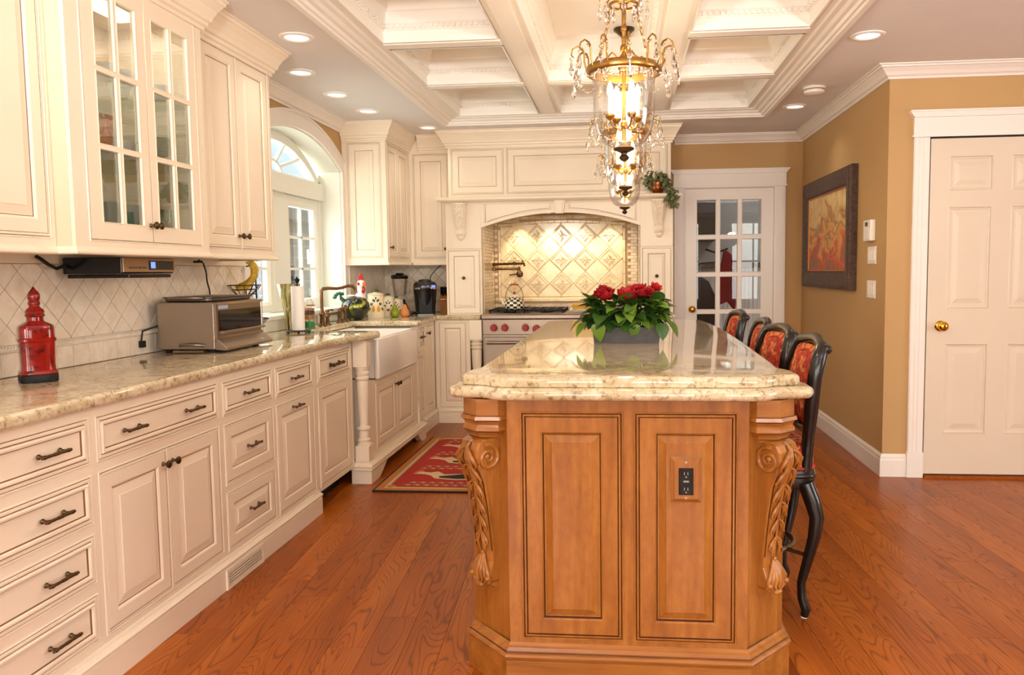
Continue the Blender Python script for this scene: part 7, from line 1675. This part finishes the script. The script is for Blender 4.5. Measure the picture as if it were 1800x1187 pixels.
for x0 in (rx0 + 0.055, rx1 - 0.125): 
    for y0 in (ry0 + 0.055, ry1 - 0.125): patch([(0.0, 0.035), (0.035, 0.0), (0.07, 0.035), (0.035, 0.07)], 'corner_motif', RO, 0.0127, (x0, y0))
SW = [(-0.20, 0.03), (-0.17, 0.06), (-0.12, 0.05), (-0.09, 0.07), (-0.05, 0.02), (0.03, 0.035), (0.10, 0.08), (0.17, 0.09), (0.20, 0.06), (0.19, 0.0), (0.12, -0.06), (0.02, -0.075), (-0.08, -0.05), (-0.11, 0.0), (-0.14, 0.02)]
WG = [(-0.07, -0.015), (0.0, 0.012), (0.10, 0.055), (0.17, 0.06), (0.16, 0.0), (0.10, -0.045), (0.02, -0.058), (-0.06, -0.04)]
for k in range(3):
    cyy = ry0 + 0.35 + k * 0.40; cxx = (rx0 + rx1) / 2 + 0.03
    patch(SW, 'rooster_motif', RC, 0.0124, (cxx, cyy), 1.38); patch(WG, 'rooster_wing', RK, 0.0128, (cxx, cyy), 1.38); patch([(-0.2, 0.065), (-0.175, 0.095), (-0.15, 0.065), (-0.165, 0.055)], 'rooster_comb', RO, 0.0127, (cxx, cyy), 1.38)
sp = MB()
for k in range(4):
    for w in (0, 0.055):
        yb_ = ry0 + 0.125 + k * 0.40 + w
        if yb_ > ry1 - 0.11: continue
        for q in range(9):
            xq = rx0 + 0.15 + q * 0.058 + w * .4; sp.prism([(xq, yb_), (xq + 0.030, yb_ + 0.018), (xq + 0.050, yb_ + 0.004), (xq + 0.034, yb_ - 0.018), (xq + 0.018, yb_)], 0.0118, 0.0125)
o = build(sp, 'sprig_border', RG, t); o['kind'] = 'stuff'

# ================================================================ RIGHT WALL
FRM = pmat('dark_weathered_frame', srgb(74, 52, 40), 0.5); n1 = noise(FRM, coords(FRM, (6, 2, 6)), 8, 4, 0.6, 1); setcol(FRM, ramp(FRM, n1, [(0.3, srgb(52, 36, 28)), (0.6, srgb(86, 62, 48)), (0.75, srgb(108, 88, 74))]))
M = frame(XR, 6.99, 0, '-X'); PW_, z0, z1 = 6.99 - 5.57, 1.13, 1.985
t = thing('landscape_painting', 'red and gold landscape painting in a wide dark frame', 'painting', (XR - 0.03, 6.35, z0))
mb = MB(M); mb.rings(0, PW_, z0, z1, [(0, 0.002), (0, 0.045), (0.008, 0.055), (0.03, 0.060), (0.11, 0.050), (0.125, 0.044), (0.13, 0.030)]); mb.f.pop(); mb.m.pop(); build(mb, 'frame', FRM, t, recalc=False)
mb = MB(M); mb.rings(0.13, PW_ - 0.13, z0 + 0.13, z1 - 0.13, [(0, 0.030), (0.0, 0.036), (0.012, 0.033), (0.014, 0.028)]); mb.f.pop(); mb.m.pop(); build(mb, 'gilt_fillet', pmat('gilt', srgb(186, 116, 50), 0.4, 0.6), t, recalc=False)
ART = pmat('oil_paint', srgb(180, 100, 50), 0.5); tc = N(ART, 'ShaderNodeTexCoord'); sp_ = N(ART, 'ShaderNodeSeparateXYZ'); L(ART, tc.outputs['Generated'], sp_.inputs[0])
na = noise(ART, coords(ART, (1, 1.2, 2.2)), 3.2, 5, 0.55, 0.8); nb = noise(ART, coords(ART, (1, 5, 1.5)), 4, 4, 0.6, 1.0)
ad = N(ART, 'ShaderNodeMath', operation='MULTIPLY_ADD'); ad.inputs[1].default_value = 0.95; L(ART, na, ad.inputs[0]); 
ml = N(ART, 'ShaderNodeMath', operation='MULTIPLY_ADD'); ml.inputs[1].default_value = 0.55; ml.inputs[2].default_value = -0.22; L(ART, sp_.outputs['Z'], ml.inputs[0]); L(ART, ml.outputs[0], ad.inputs[2])
ca = ramp(ART, ad.outputs[0], [(0.14, srgb(104, 110, 110)), (0.25, srgb(150, 110, 80)), (0.34, srgb(196, 84, 54)), (0.42, srgb(214, 120, 60)), (0.50, srgb(226, 172, 92)), (0.58, srgb(170, 116, 74)), (0.66, srgb(220, 184, 120)), (0.85, srgb(234, 206, 144))])
cb_ = ramp(ART, nb, [(0.35, srgb(150, 120, 110)), (0.5, (1, 1, 1, 1)), (0.7, (1, 0.92, 0.75, 1))]); setcol(ART, mix(ART, 0.35, ca, cb_, 'MULTIPLY'))
mb = MB(M); mb.box(0.14, PW_ - 0.14, z0 + 0.14, z1 - 0.14, 0.004, 0.028); build(mb, 'canvas', ART, t)
SWM = pmat('ivory_switch', srgb(246, 236, 224), 0.3)
M = frame(XR, 0, 0, '-X')
t = thing('thermostat', 'white wall thermostat above two switch plates', 'thermostat', (XR - 0.015, 5.25, 1.45))
mb = MB(M); mb.box(-5.325, -5.180, 1.452, 1.585, 0.001, 0.034); build(mb, 'case', SWM, t, bevel=0.004)
mb = MB(M); mb.box(-5.285, -5.235, 1.545, 1.572, 0.034, 0.0355); build(mb, 'screen', pmat('lcd_dark', srgb(70, 70, 60), 0.3), t)
mb = MB(M); mb.box(-5.31, -5.2, 1.462, 1.53, 0.034, 0.0365); build(mb, 'cover', SWM, t, bevel=0.001, seg=1)
for (zz0, zz1), lab in (((1.305, 1.418), 'white triple switch plate just below the thermostat'), ((1.088, 1.201), 'white triple switch plate, the lower of the two by the painting')):
    t = thing('switch_plate', lab, 'light switch', (XR - 0.005, 5.235, zz0), 'triple switch plates')
    mb = MB(M); mb.rings(-5.318, -5.152, zz0, zz1, [(0, 0.001), (0, 0.004), (0.004, 0.007), (0.006, 0.007)]); build(mb, 'plate', SWM, t, recalc=False)
    for k in range(3):
        a = -5.235 + (k - 1) * 0.046; mb = MB(M); mb.rings(a - 0.0175, a + 0.0175, zz0 + 0.022, zz1 - 0.022, [(0, 0.007), (0.001, 0.0055), (0.002, 0.0055), (0.003, 0.010)]); build(mb, 'rocker', SWM, t, recalc=False)
